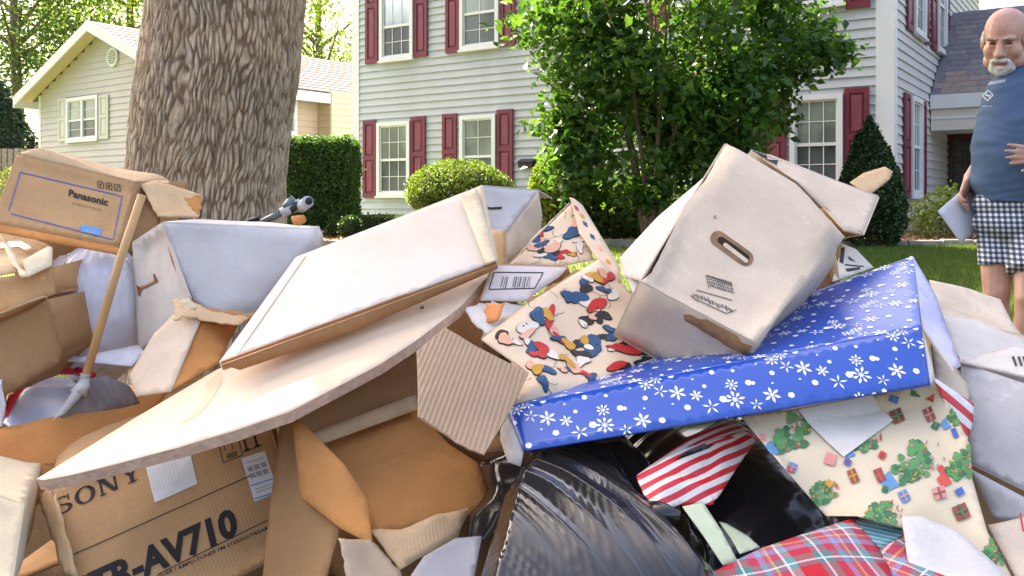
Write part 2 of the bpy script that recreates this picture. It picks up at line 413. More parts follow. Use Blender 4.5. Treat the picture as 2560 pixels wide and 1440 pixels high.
def textmesh(txt, bold=0):
    if (txt, bold) in TXT: return TXT[(txt, bold)]
    cu = bpy.data.curves.new('t', 'FONT'); cu.body = txt; cu.size = 1; cu.offset = bold; cu.resolution_u = 3
    o = bpy.data.objects.new('t', cu); COL.objects.link(o); dg = bpy.context.evaluated_depsgraph_get(); me = o.to_mesh()
    vs = [(v.co.x, v.co.y) for v in me.vertices]; fs = [list(p.vertices) for p in me.polygons]; o.to_mesh_clear()
    bpy.data.objects.remove(o); bpy.data.curves.remove(cu)
    mx = max(v[0] for v in vs) or 1
    TXT[(txt, bold)] = ([(x / mx, y / .72) for x, y in vs], fs); return TXT[(txt, bold)]
# lettering is outlined once, while the scene is still empty
for _t, _b in (('STR-AV710', .035), ('FM/AM RECEIVER / AMPLI-TUNER FM STEREO/TREAM', .01), ('Please recycle', 0), ('Panasonic', .03), ('just slightly ahead of our time', 0), ('AUDIO', .02)): textmesh(_t, _b)
def prism(root, pts, back, mat, open_edges=(), back_panel=True, side_mat=None, names=None, **kw):
    """hollow box of separate board panels: front polygon and a back offset"""
    w = resolve(pts); back = Vector(back); out = {}
    out['front'] = Sheet('front_panel', w, mat, root, **kw)
    n = len(w); kw2 = dict(kw); kw2.pop('jag', None); kw2['res'] = max(kw.get('res', .014), .02)
    for i in range(n):
        if i in open_edges: continue
        a, b = w[i], w[(i + 1) % n]
        out[i] = Sheet('side_panel', [a, b, b + back, a + back], side_mat or mat, root, **kw2)
    if back_panel: out['back'] = Sheet('back_panel', [p + back for p in w], mat, root, res=.05, amp=.002)
    return out
# leaf clouds
def leaves(name, P, size, mat, parent=None, up=.3, kind='stuff', asp=.55, sv=.35):
    P = np.asarray(P, float); n = len(P)
    N = rng.normal(size=(n, 3)); N[:, 2] = abs(N[:, 2]) + up; N /= np.linalg.norm(N, axis=1)[:, None]
    A = np.cross(N, rng.normal(size=(n, 3))); A /= np.linalg.norm(A, axis=1)[:, None]; B = np.cross(N, A)
    s = size * (1 + sv * rng.uniform(-1, 1, n))[:, None]
    fold = N * s * .18
    V = np.stack([P - A * s * .5, P - B * s * asp * .5 + fold - A * s * .05, P + A * s * .5, P + B * s * asp * .5 + fold - A * s * .05], 1).reshape(-1, 3)
    i = np.arange(n) * 4
    T = np.stack([np.stack([i, i + 1, i + 2], 1), np.stack([i, i + 2, i + 3], 1)], 1).reshape(-1, 3)
    o = mk(name, V, T, mat, parent)
    if kind: o['kind'] = kind
    return o
def clumps(c, r, k, per, cs, shell=.55, bottom=None):
    """leaf positions: k clumps in an ellipsoid c,r, per leaves each of spread cs"""
    out = []
    while len(out) < k:
        p = rng.normal(size=3); p /= np.linalg.norm(p); p *= shell + (1 - shell) * rng.uniform()**.5
        q = np.array(c) + p * np.array(r)
        if bottom is not None and q[2] < bottom: continue
        m = int(per * rng.uniform(.5, 1.4)); out.append(q + rng.normal(size=(m, 3)) * cs * np.array([1, 1, .7]))
    return np.vstack(out)
# ================================================================== GROUND
def ss(a, b, x):
    t = np.clip((np.asarray(x, float) - a) / (b - a), 0, 1); return t * t * (3 - 2 * t)
def gz(x, y): return .42 * ss(4.0, 9.8, y) + .06 * ss(9.8, 14, y) + .012 * vnoise(np.asarray(x) * .7, np.asarray(y) * .7, 0.)
def grid_ground(name, xs, ys, zf, mat):
    X, Y = np.meshgrid(xs, ys); Z = zf(X, Y); V = np.stack([X, Y, Z], -1).reshape(-1, 3); nx = len(xs)
    i = (np.arange(len(ys) - 1)[:, None] * nx + np.arange(nx - 1)).ravel()
    Fc = np.stack([i, i + 1, i + nx + 1, i + nx], 1); return mk(name, V, Fc, mat, smooth=True)
m_grass = M('lawn_soil', (.10, .13, .035), .95, .5, 3, bump=.6, bsc=25, stain=(.20, .17, .07), stsc=1.2)
xs = np.concatenate([np.linspace(-400, -20, 12), np.linspace(-16, 16, 81), np.linspace(20, 400, 12)])
ys = np.concatenate([np.linspace(-60, -2, 8), np.linspace(-1, 16, 60), np.linspace(18, 60, 12), np.linspace(80, 700, 8)])
g = grid_ground('ground', xs, ys, lambda a, b: gz(a, b), m_grass); setp(g, 'lawn sloping gently up to the houses', kind='structure')
m_mulch = M('mulch', (.14, .075, .045), .95, .5, 20, bump=.8, bsc=40)
mu = grid_ground('mulch_bed', np.linspace(-6, 9, 60), np.linspace(10.02, 13.2, 14), lambda a, b: gz(a, b) + .03 + .02 * vnoise(a * 4, b * 4, 1.), m_mulch)
setp(mu, 'brown mulch planting bed in front of the grey house', kind='structure')
m_asph = M('asphalt', (.05, .048, .045), .95, .3, 30, bump=.5, bsc=120)
st_ = grid_ground('dark_underlay', np.linspace(-60, 60, 40), np.linspace(-30, 2.85, 20), lambda a, b: a * 0 + .014, m_asph); setp(st_, 'dark asphalt sheet added under the pile to darken its gaps', kind='structure')  # dark ground added under the pile so its gaps read as shade
kb = thing('kerb', 'concrete kerb along the lawn edge behind the pile', 'kerb', (0, 2.92, 0)); m_kb = M('kerb_concrete', (.38, .36, .33), .9, .15, 8)
for i in range(12): MB().box((-15 + i * 2.5, 2.851, -.05), (2.49, 0, 0), (0, .15, 0), (0, 0, .17)).build('kerb_stone', m_kb, kb)
# grass blades
def grass(x0, x1, y0, y1, n):
    x = rng.uniform(x0, x1, n); y = rng.uniform(y0, y1, n); z = gz(x, y); h = .05 * rng.uniform(.5, 1.3, n)
    a = rng.uniform(0, 6.28, n); w = .0045; lx, ly = rng.normal(0, .02, n), rng.normal(0, .02, n)
    V = np.stack([np.stack([x - w * np.cos(a), y - w * np.sin(a), z - .005], 1), np.stack([x + w * np.cos(a), y + w * np.sin(a), z - .005], 1), np.stack([x + lx, y + ly, z + h], 1)], 1).reshape(-1, 3)
    return V
m_blade = leafmat('grass_blade', (.05, .10, .02), (.14, .20, .045), .4)
V = np.vstack([grass(1.6, 6, 4.2, 10, 110000), grass(-5, 1.6, 5, 10, 40000), grass(-5, 7, 3.05, 5, 50000)])
o = mk('grass', V, np.arange(len(V)).reshape(-1, 3), m_blade); setp(o, 'short green grass growing on the front lawn', 'grass', kind='stuff')
m_blade2 = leafmat('dry_leaf', (.22, .11, .05), (.35, .2, .1), .1)
n = 5000; x = rng.uniform(-4, 7, n); y = rng.uniform(10.05, 12.8, n); P = np.stack([x, y, gz(x, y) + .06], 1)
o = leaves('bark_chips', P, .05, m_blade2, None, up=1.5); setp(o, 'reddish bark chips scattered over the planting bed', 'mulch')
# stone edging of the bed
m_stone = M('edging_stone', (.26, .23, .20), .9, .3, 9, bump=.5, bsc=30)
ed = thing('stone_edging', 'low grey stone edging between lawn and mulch bed', 'edging', (3.5, 9.95, .42))
x = -5.0
while x < 8:
    L = random.uniform(.26, .4); z = float(gz(x, 9.9)) - .04
    b = MB().box((x, 9.88 + random.uniform(-.01, .01), z), (L - .012, 0, 0), (0, .12, 0), (0, 0, .125 + random.uniform(-.008, .012)))
    bevel(b.build('edging_block', m_stone, ed), .008, 1); x += L
# ================================================================== GREY HOUSE
m_sid = M('grey_siding', (.42, .455, .485), .6, .05, 2, bump=.03, bsc=80, stain=(.38, .40, .41), stsc=.9)
m_sid2 = M('cream_siding', (.46, .43, .41), .65, .04, 2)
m_sidt = M('tan_siding', (.43, .345, .26), .65, .05, 2)
m_trim = M('white_trim', (.64, .66, .68), .5, .03, 3)
m_mar = M('maroon_shutter_paint', (.16, .030, .05), .45, .12, 6)
m_marp = M('maroon_shutter_panel', (.20, .05, .075), .5, .12, 6)
def glass(name, col, rough=.08, spec=1.0, metal=.0):
    m, n, l, b = nt(name); tc = n.new('ShaderNodeTexCoord'); nz = n.new('ShaderNodeTexNoise'); nz.inputs['Scale'].default_value = 1.2; nz.inputs['Detail'].default_value = 4
    l.new(tc.outputs['Object'], nz.inputs['Vector']); r = ramp(n, [(.35, tuple(c * .6 for c in col)), (.65, tuple(c * 1.5 for c in col))]); l.new(nz.outputs['Fac'], r.inputs[0]); l.new(r.outputs[0], b.inputs['Base Color'])  # blotchy base colour paints in reflections of sky and trees
    b.inputs['Roughness'].default_value = rough; b.inputs['Specular IOR Level'].default_value = spec; b.inputs['Metallic'].default_value = metal
    bp = n.new('ShaderNodeBump'); bp.inputs['Strength'].default_value = .12; l.new(nz.outputs['Fac'], bp.inputs['Height']); l.new(bp.outputs[0], b.inputs['Normal']); return m
m_gl = glass('pane_painted_reflection', (.20, .24, .21)); m_glu = glass('pane_painted_sky', (.42, .47, .48), .06, 1.0, .35); m_scr = glass('insect_screen_glass', (.085, .10, .10), .25, .6)
m_cur = M('curtain', (.45, .47, .42), .9, .2, 12, aniso=(6, 6, .5))
class Wall:
    """vertical wall plane: origin A, direction e along it, outward normal n"""
    def __init__(s, A, e, n): s.A = Vector(A); s.e = Vector(e).normalized(); s.n = Vector(n).normalized()
    def P(s, a, z, out=0): return Vector((s.A.x, s.A.y, 0)) + s.e * a + s.n * out + Vector((0, 0, z))
    def px(s, x, y):
        r = R(x, y); A = Vector((s.A.x, s.A.y, 0)); t = (A - EYE).dot(s.n) / r.dot(s.n); p = EYE + r * t; return (p - A).dot(s.e), p.z
    def slab(s, a0, a1, z0, z1, o0, o1): return MB().box(s.P(a0, z0, o0), s.e * (a1 - a0), Vector((0, 0, z1 - z0)), s.n * (o1 - o0))
def siding(W_, root, a0, a1, z0, z1, dz, mat, gable=None):
    z = z0; proto = None; org = ORI[root]
    while z < z1 - .01:
        zt = min(z + dz, z1); b0, b1 = a0, a1
        if gable:
            b0, b1 = gable(z + dz * .3)
            if b1 - b0 < .15: break
        if proto and not gable:
            c = proto.copy(); COL.objects.link(c); c.parent = root; c.location = (0, 0, z - z0)
        else:
            e, n_ = W_.e, W_.n
            vs = [W_.P(b0, z, .001), W_.P(b1, z, .001), W_.P(b1, z, .030), W_.P(b0, z, .030), W_.P(b0, z + dz, .001), W_.P(b1, z + dz, .001), W_.P(b1, z + dz, .007), W_.P(b0, z + dz, .007)]
            fs = [(0, 1, 2, 3), (3, 2, 6, 7), (7, 6, 5, 4), (0, 4, 5, 1), (0, 3, 7, 4), (1, 5, 6, 2)]
            o = mk('siding_board', vs, [f[::-1] for f in fs] if e.cross(Vector((0, 0, 1))).dot(n_) < 0 else fs, mat, root); proto = o
        z += dz
def window(W_, root, l, r, t, b, rail, cols=3, rows=2, upm=None, lom=None, fw=.07, px=True, mun=True):
    upm = upm or m_gl; lom = lom or m_scr
    if px:
        yc = (t + b) / 2; a0 = W_.px(l, yc)[0]; a1 = W_.px(r, yc)[0]; xc = (l + r) / 2; z1 = W_.px(xc, t)[1]; z0 = W_.px(xc, b)[1]; zr = W_.px(xc, rail)[1]
    else: a0, a1, z1, z0, zr = l, r, t, b, rail
    m = MB()
    for (x0, x1, y0, y1) in ((a0, a0 + fw, z0, z1), (a1 - fw, a1, z0, z1), (a0 + fw, a1 - fw, z1 - fw, z1), (a0 + fw, a1 - fw, z0, z0 + fw)):
        m.box(W_.P(x0, y0, .0315), W_.e * (x1 - x0), Vector((0, 0, y1 - y0)), W_.n * .055)
    wf = m.build('window', m_trim, root)
    W_.slab(a0 - .02, a1 + .02, z0 - .035, z0 - .001, .0315, .11).build('sill', m_trim, wf)
    i0, i1 = a0 + fw, a1 - fw; r1 = MB()
    r1.box(W_.P(i0, zr - .02, .030), W_.e * (i1 - i0), Vector((0, 0, .045)), W_.n * .03)
    for q in (i0, i1 - .025): r1.box(W_.P(q, z0 + fw, .031), W_.e * .025, Vector((0, 0, z1 - z0 - 2 * fw)), W_.n * .024)
    for q in (z0 + fw, z1 - fw - .025): r1.box(W_.P(i0 + .025, q, .031), W_.e * (i1 - i0 - .05), Vector((0, 0, .025)), W_.n * .023)
    r1.build('sash', m_trim, wf)
    W_.slab(i0, i1, zr, z1 - fw, .027, .034).build('pane', upm, wf); W_.slab(i0, i1, z0 + fw, zr - .001, .027, .033).build('pane', lom, wf)
    if mun:
        for (q0, q1) in ((zr + .02, z1 - fw), (z0 + fw, zr - .02)):
            for k in range(1, cols): W_.slab(i0 + (i1 - i0) * k / cols - .007, i0 + (i1 - i0) * k / cols + .007, q0, q1, .0345, .043).build('muntin', m_trim, wf)
            for k in range(1, rows): W_.slab(i0, i1, q0 + (q1 - q0) * k / rows - .006, q0 + (q1 - q0) * k / rows + .006, .0345, .042).build('muntin', m_trim, wf)
    return a0, a1, z0, z1
def shutter(W_, root, l, r, t, b, px=True, out=.0315, mat=None, matp=None, lab=None):
    mat = mat or m_mar; matp = matp or m_marp
    if px: a0 = W_.px(l, (t + b) / 2)[0]; a1 = W_.px(r, (t + b) / 2)[0]; z1 = W_.px((l + r) / 2, t)[1]; z0 = W_.px((l + r) / 2, b)[1]
    else: a0, a1, z1, z0 = l, r, t, b
    w = a1 - a0; s = w * .2; zm = z0 + (z1 - z0) * .52; m = MB()
    for (x0, x1, y0, y1) in ((a0, a0 + s, z0, z1), (a1 - s, a1, z0, z1), (a0 + s, a1 - s, z1 - .07, z1), (a0 + s, a1 - s, z0, z0 + .09), (a0 + s, a1 - s, zm - .04, zm + .04)):
        m.box(W_.P(x0, y0, out), W_.e * (x1 - x0), Vector((0, 0, y1 - y0)), W_.n * .03)
    o = m.build('shutter', mat, root)
    for (y0, y1) in ((z0 + .09, zm - .04), (zm + .04, z1 - .07)):
        W_.slab(a0 + s, a1 - s, y0, y1, out, out + .012).build('shutter_panel', mat, o)
        bevel(W_.slab(a0 + s + .025, a1 - s - .025, y0 + .03, y1 - .03, out + .0125, out + .024).build('shutter_panel', matp, o), .006, 1)
    return o
CX = Vector((5.0, 12.1, 0)); e1 = Vector((.83, -.557, 0)).normalized(); n1 = Vector((-e1.y * -1, -e1.x, 0)); n1 = Vector((e1.y, -e1.x, 0)); LW = 9.64
A1 = CX - e1 * LW
fac = Wall(A1, e1, n1); side = Wall(CX, -n1, e1)
house = thing('grey_house', 'two-storey grey sided house with maroon shutters and white corner boards', 'house', (1, 14.8, .48))
ZB, ZT = .68, 7.2
# solid core and foundation
cw = LW - .3
core = MB().box(fac.P(.02, ZB, -.03), e1 * (LW - .04), -n1 * 8.4, Vector((0, 0, ZT - ZB))); core.build('wall', m_sid, house)
MB().box(fac.P(.05, .2, -.01), e1 * (LW - .08), -n1 * 8.3, Vector((0, 0, ZB - .2))).build('foundation', M('concrete', (.36, .34, .31), .9, .15, 4), house)
siding(fac, house, .16, LW - .2, ZB, 5.3, .128, m_sid)
siding(side, house, .17, 8.3, ZB, 7.0, .128, M('side_siding_lit', (.50, .485, .49), .6, .04, 2))  # brighter, warmer light on this wall is put into its siding colour
for Wl, a0, a1 in ((fac, -.02, .16), (fac, LW - .2, LW + .03), (side, .0005, .17)):
    Wl.slab(a0, a1, ZB - .03, ZT, -.02, .032).build('corner_board', m_trim, house)
# gabled roof above the frame
rf = MB(); eav = .35
p0, p1 = fac.P(-.4, ZT - .05, eav), fac.P(LW + .4, ZT - .05, eav); q0, q1 = fac.P(-.4, ZT + 2.1, -4.2), fac.P(LW + .4, ZT + 2.1, -4.2); s0, s1 = fac.P(-.4, ZT - .05, -8.6), fac.P(LW + .4, ZT - .05, -8.6)
m_shin = M('grey_shingles', (.16, .155, .17), .9, .25, 25, bump=.4, bsc=60, stain=(.22, .18, .17), stsc=1)
rf.add([p0, p1, q1, q0, s0, s1] + [p + Vector((0, 0, -.12)) for p in (p0, p1, q1, q0, s0, s1)], [(0, 1, 2, 3), (3, 2, 5, 4), (6, 9, 8, 7), (9, 10, 11, 8), (0, 6, 7, 1), (4, 5, 11, 10), (0, 3, 9, 6), (3, 4, 10, 9), (1, 7, 8, 2), (2, 8, 11, 5)])
rf.build('roof', m_shin, house)
window(fac, house, 955, 1038, -112, 150, 66, upm=m_glu, cols=3); shutter(fac, house, 918, 948, -118, 160); shutter(fac, house, 1040, 1072, -124, 143)
window(fac, house, 1155, 1252, -140, 122, 33, upm=m_gl, cols=2); shutter(fac, house, 1118, 1152, -132, 133); shutter(fac, house, 1256, 1292, -147, 115)
window(fac, house, 948, 1030, 305, 490, 400, cols=3); shutter(fac, house, 912, 944, 302, 495); shutter(fac, house, 1031, 1067, 292, 487)
window(fac, house, 1155, 1244, 288, 483, 392, cols=2); shutter(fac, house, 1110, 1145, 285, 482); shutter(fac, house, 1246, 1286, 274, 478)
window(fac, house, 1978, 2110, 238, 470, 362, cols=3); shutter(fac, house, 2113, 2175, 220, 474); shutter(fac, house, 1905, 1968, 236, 470)
window(fac, house, 1978, 2112, -230, 18, -90, cols=3, upm=m_glu); shutter(fac, house, 2117, 2178, -235, 22); shutter(fac, house, 1905, 1970, -222, 34)
window(fac, house, 1520, 1615, 268, 480, 375, cols=3); shutter(fac, house, 1470, 1512, 270, 480); shutter(fac, house, 1622, 1668, 262, 478)
window(fac, house, 1520, 1615, -170, 84, -50, cols=3); shutter(fac, house, 1470, 1512, -170, 92); shutter(fac, house, 1622, 1668, -178, 82)
# side wall windows
def sw(a0, w, z0, z1):
    window(side, house, a0, a0 + w, z1, z0, (z0 + z1) / 2, px=False, cols=3); shutter(side, house, a0 - .42, a0 - .03, z1, z0 - .03, px=False); shutter(side, house, a0 + w + .03, a0 + w + .42, z1, z0 - .03, px=False)
sw(1.2, .8, 3.35, 4.9); sw(3.1, .8, 3.35, 4.9); sw(.98, .75, 1.0, 2.42)
# wall lamp box
# porch wing: roof, beam, back wall, door
o0 = side.P(2.75, 0, 0); pw = 5.0
m_bm = M('cream_trim', (.60, .57, .50), .6, .05, 2)
def PP(l, w, z): return CX - n1 * l + e1 * w + Vector((0, 0, z))
roofw = thing('porch_wing', 'low entry wing with dark shingled roof and recessed maroon door behind the man', 'porch', tuple(PP(3.5, 2, .48)))
rp = MB(); L0, L1, z0, z1 = 2.6, 4.75, 2.58, 4.22
vs = [PP(L0, .035, z0), PP(L0, pw, z0), PP(L1, pw, z1), PP(L1, .035, z1), PP(L1 + 2.4, .035, z0), PP(L1 + 2.4, pw, z0)]
vs += [v - Vector((0, 0, .08)) for v in vs]
m_rb = M('shingle_field', (.15, .145, .16), .9, .25, 30, bump=.5, bsc=70)
rp.add(vs, [(0, 1, 2, 3), (3, 2, 5, 4), (6, 9, 8, 7), (9, 10, 11, 8), (0, 6, 7, 1), (4, 5, 11, 10), (0, 3, 9, 6), (3, 4, 10, 9), (1, 7, 8, 2), (2, 8, 11, 5)]); rp.build('roof', m_rb, roofw)
m_shs = [M('shingle_a', (.15, .145, .165), .9, .3, 30, bump=.4), M('shingle_b', (.19, .175, .18), .9, .3, 30, bump=.4), M('shingle_warm', (.25, .20, .17), .9, .25, 30, bump=.4)]
nc = 16
for i in range(nc):
    f0 = i / nc; f1 = (i + 1) / nc; m = [MB(), MB(), MB()]
    w = .04 + random.uniform(0, .2); za, zb = z0 + (z1 - z0) * f0, z0 + (z1 - z0) * f1; la, lb = L0 + (L1 - L0) * f0, L0 + (L1 - L0) * f1
    while w < 3.2:
        dw = random.uniform(.25, .34); k = 2 if (i < 4 and random.random() < .75) else random.choice([0, 0, 1])
        o = MB().add([PP(la, w, za + .014), PP(la, w + dw - .012, za + .014), PP(lb, w + dw - .012, zb + .005), PP(lb, w, zb + .005), PP(la, w, za + .002), PP(la, w + dw - .012, za + .002)], [(0, 1, 2, 3), (4, 5, 1, 0)]).build('shingle', m_shs[k], roofw)
        w += dw
pwl = Wall(PP(L0 + .05, .035, 0), e1, n1)
pwl.slab(0, pw, 2.36, 2.575, .0, .09).build('gutter', m_trim, roofw)
pwl.slab(0.001, pw, 2.03, 2.355, -.2, .03).build('beam', m_bm, roofw)
pwl.slab(.001, pw, 2.2, 2.24, .031, .045).build('trim_strip', m_trim, roofw)
bw = Wall(PP(4.35, .035, 0), e1, n1)
m_pw = M('porch_wall', (.42, .42, .39), .7, .06, 3)
bw.slab(0, pw, .3, 2.9, -.15, 0).build('back_wall', m_pw, roofw)
MB().box(PP(L0 + .06, .04, 2.40), e1 * (pw - .1), -n1 * 1.7, Vector((0, 0, .03))).build('ceiling', m_trim, roofw)
MB().box(PP(1.9, .04, .3), e1 * pw, -n1 * 2.45, Vector((0, 0, .28))).build('porch_floor', M('concrete2', (.4, .38, .35), .9, .1, 4), roofw)
a0, _ = bw.px(2352, 420); a1, _ = bw.px(2440, 420); ztop = bw.px(2390, 335)[1]
m = MB()
for (x0, x1, y0, y1) in ((a0 - .1, a0, .58, ztop + .1), (a1, a1 + .1, .58, ztop + .1), (a0, a1, ztop, ztop + .1)): m.box(bw.P(x0, y0, .001), bw.e * (x1 - x0), Vector((0, 0, y1 - y0)), bw.n * .06)
m.build('door_frame', m_trim, roofw)
m_door = M('dark_red_door', (.09, .018, .02), .4, .1, 5); dg = glass('door_glass', (.03, .035, .02), .1, .8)
d = bw.slab(a0, a1, .58, ztop - .002, .001, .035).build('door', m_door, roofw)
w = a1 - a0
bw.slab(a0 + .1 * w, a1 - .04 * w, 1.0, ztop - .1, .036, .040).build('pane', dg, d)
for k in range(1, 5):
    z = 1.0 + (ztop - 1.1) * k / 5; bw.slab(a0 + .1 * w, a1 - .04 * w, z - .012, z + .012, .0405, .05).build('muntin', m_door, d)
for k in (.33, .62): bw.slab(a0 + w * k, a0 + w * k + .025, 1.0, ztop - .1, .0405, .0495).build('muntin', m_door, d)
MB().ell(bw.P(a0 + .06, 1.45, .07), (.03, .03, .03)).build('handle', M('brass', (.5, .35, .12), .3, .1, metal=1), d, True)
m_blk = M('black_metal', (.02, .02, .022), .4, .1, 5)
lp = thing('porch_lamp', 'small black square ceiling lamp under the porch beam', 'lamp', tuple(PP(3.3, 1.25, 2.38)))
lx, ly = R(2398, 305).x, 1
q = PP(3.3, 0, 0); t = 14.9
lc = W(2398, 306, 14.9); lc.z = 2.33
bevel(MB().box(lc + Vector((-.16, -.1, .02)), (.32, 0, 0), (0, .25, 0), (0, 0, .05)).build('lamp_base', m_blk, lp), .01)
bevel(MB().box(lc + Vector((-.11, -.06, -.04)), (.22, 0, 0), (0, .18, 0), (0, 0, .059)).build('lamp_shade', M('frosted_glass', (.5, .5, .48), .3, .05), lp), .015)
# chimney behind
ch = thing('chimney', 'pale sided chimney block rising behind the porch roof', 'chimney', (9.5, 19, .5))
cq = W(2378, 40, 19.5); cr = W(2443, 40, 19.5)
cwl = Wall((cq.x, cq.y, 0), (1, -.15, 0), (-.15, -1, 0)); cwl.slab(0, (cr - cq).length, .4, 6.2, -1.2, 0).build('chimney_stack', m_sid2, ch)
siding(cwl, ch, .03, (cr - cq).length - .03, 4.2, 6.1, .14, m_sid2)
cwl.slab(-.05, (cr - cq).length + .05, 6.2, 6.3, -1.25, .06).build('chimney_cap', m_trim, ch)
# mailbox on facade
mbx = thing('mailbox', 'small black mailbox mounted on the grey siding beside the maroon shutter', 'mailbox', tuple(fac.P(*fac.px(1320, 410), .05)))
ma, mz = fac.px(1305, 420); mb_, mt = fac.px(1342, 398)
bevel(fac.slab(ma, mb_, mz, mt - .02, .026, .13).build('box', m_blk, mbx), .01)
vs = [fac.P(ma - .01, mt - .045, .15), fac.P(mb_ + .01, mt - .045, .15), fac.P(mb_ + .01, mt + .01, .026), fac.P(ma - .01, mt + .01, .026)]; vs += [v - Vector((0, 0, .012)) for v in vs]
MB().add(vs, [(0, 1, 2, 3), (7, 6, 5, 4), (0, 4, 5, 1), (1, 5, 6, 2), (2, 6, 7, 3), (3, 7, 4, 0)]).build('lid', m_blk, mbx)
# ================================================================== CREAM HOUSE (left)
AP = Vector((-10.6, 24, 0)); e2 = Vector((.8, -.6, 0)); n2 = Vector((-.6, -.8, 0)); HWD = 3.48; EZ, AZ = 3.95, 5.43
gw = Wall(AP - e2 * HWD, e2, n2); sd = Wall(AP + e2 * HWD, -n2, e2)
cre = thing('cream_house', 'single-storey cream sided house with gable, round vent and tan side wall', 'house', (-9, 25, .48))
gl = lambda z: (0, 2 * HWD) if z < EZ else ((z - EZ) / (AZ - EZ) * HWD, 2 * HWD - (z - EZ) / (AZ - EZ) * HWD)
DL = 11.0
vs = [gw.P(0, .2, 0), gw.P(2 * HWD, .2, 0), gw.P(2 * HWD, EZ, 0), gw.P(HWD, AZ, 0), gw.P(0, EZ, 0)]; vs += [v - n2 * DL for v in vs]
MB().add(vs, [(0, 1, 2, 3, 4), (9, 8, 7, 6, 5), (0, 5, 6, 1), (1, 6, 7, 2), (4, 9, 5, 0)]).build('wall', m_sid2, cre)
siding(gw, cre, 0, 2 * HWD, .5, AZ, .165, m_sid2, gable=gl)
siding(sd, cre, 0, DL, .5, EZ, .165, m_sidt)
gw.slab(-.03, .1, .3, EZ, -.02, .03).build('corner_board', m_trim, cre)
# bay on side wall
b0 = sd.px(795, 300)[0]
MB().box(sd.P(b0, .3, .03), sd.e * 2.2, sd.n * .5, Vector((0, 0, EZ - .32))).build('bay', m_sidt, cre)
bayf = Wall(sd.P(b0, 0, .03), e2, n2); siding(bayf, cre, 0, .5, .5, EZ - .05, .165, M('bay_siding_shaded', (.50, .39, .25), .65, .05, 2))  # darker bay front: its shade is put into the siding colour
bays = Wall(sd.P(b0, 0, .53), -n2, e2); siding(bays, cre, 0, 2.2, .5, EZ - .05, .165, M('pale_siding', (.58, .50, .38), .65, .05, 2))  # paler bay side: light falling on it is put into the colour
window(sd, cre, 672, 738, 225, 335, 280, cols=2)
m_pink = M('pinkish_shingles', (.13, .095, .09), .9, .2, 20, bump=.4, bsc=40, stain=(.12, .09, .085), stsc=2)
ov = .45; sl_ = (AZ - EZ) / HWD; rr = []
for sgn in (-1, 1):
    ed_ = HWD + ov
    a = lambda k, out, dz: AP + e2 * (sgn * k) + n2 * out + Vector((0, 0, AZ - k * sl_ + dz))
    vs = [a(0, .5, .16), a(ed_, .5, .16), a(ed_, -DL - .3, .16), a(0, -DL - .3, .16)]; vs += [v - Vector((0, 0, .1)) for v in vs]
    fs = [(0, 1, 2, 3), (7, 6, 5, 4), (0, 4, 5, 1), (1, 5, 6, 2), (2, 6, 7, 3), (3, 7, 4, 0)]
    MB().add(vs, fs).build('roof', m_pink, cre)
    # rake board, soffit
    vs = [a(0, .52, .17), a(ed_ + .02, .52, .17), a(ed_ + .02, .52, -.1), a(0, .52, -.1)]; vs += [v - n2 * .05 for v in vs]
    MB().add(vs, fs).build('fascia_board', M('greenish_white_trim', (.56, .57, .58), .6, .04, 3), cre)
    vs = [a(0, .47, .055), a(ed_, .47, .055), a(ed_, 0.03, .055), a(0, .03, .055)]; vs += [v - Vector((0, 0, .02)) for v in vs]
    MB().add(vs, fs).build('soffit', M('soffit', (.55, .45, .32), .8, .05, 3), cre)
    vs = [a(ed_ + .02, .5, .12), a(ed_ + .02, -DL - .3, .12), a(ed_ + .02, -DL - .3, -.14), a(ed_ + .02, .5, -.14)]; vs += [v + e2 * sgn * .06 for v in vs]
    MB().add(vs, fs).build('gutter', m_trim, cre)
# shingle courses on the right slope
for i in range(14):
    k0, k1 = (HWD + ov) * (i + 1) / 14, (HWD + ov) * i / 14
    a = lambda k, out, dz: AP + e2 * k + n2 * out + Vector((0, 0, AZ - k * sl_ + dz))
    vs = [a(k0, .5, .18), a(k0, -DL - .3, .18), a(k1, -DL - .3, .165), a(k1, .5, .165), a(k0, .5, .162), a(k0, -DL - .3, .162)]
    MB().add(vs, [(0, 1, 2, 3), (4, 5, 1, 0)]).build('shingle_course', m_pink, cre)
# gable window and shutters, vent
window(gw, cre, 172, 250, 242, 352, 300, cols=2, fw=.09, mun=True)
wa, wz = gw.px(211, 300)
gw.slab(wa - .045, wa + .045, gw.px(211, 347)[1], gw.px(211, 252)[1], .03, .085).build('mullion', m_trim, cre)
msh = M('cream_shutter', (.50, .49, .43), .6, .05, 3); shutter(gw, cre, 150, 171, 246, 354, mat=msh, matp=msh); shutter(gw, cre, 252, 275, 238, 348, mat=msh, matp=msh)
va, vz = gw.px(286, 143); rv = (gw.px(286, 120)[1] - vz) * .95
ring = MB(); ring.tube([gw.P(va + rv * math.cos(t), vz + rv * math.sin(t), .05) for t in np.linspace(0, 2 * math.pi, 25)], .035, 8); vent = ring.build('vent', m_trim, cre, True)
MB().tube([gw.P(va, vz, .026), gw.P(va, vz, .032)], rv, 20).build('vent_backing', M('vent_dark', (.10, .08, .07), .8), vent)
for k in range(-3, 4):
    z = k * rv / 4; hw = math.sqrt(max(0, rv * rv - z * z)); gw.slab(va - hw, va + hw, vz + z - .02, vz + z + .018, .033, .06).build('louvre', msh, vent)
for k, xx in enumerate((752, 823)):
    c = W(xx, 158 + k * 14, 30); MB().tube([c - Vector((0, 0, .3)), c + Vector((0, 0, .12))], .14, 10).build('roof_vent', m_blk, cre)
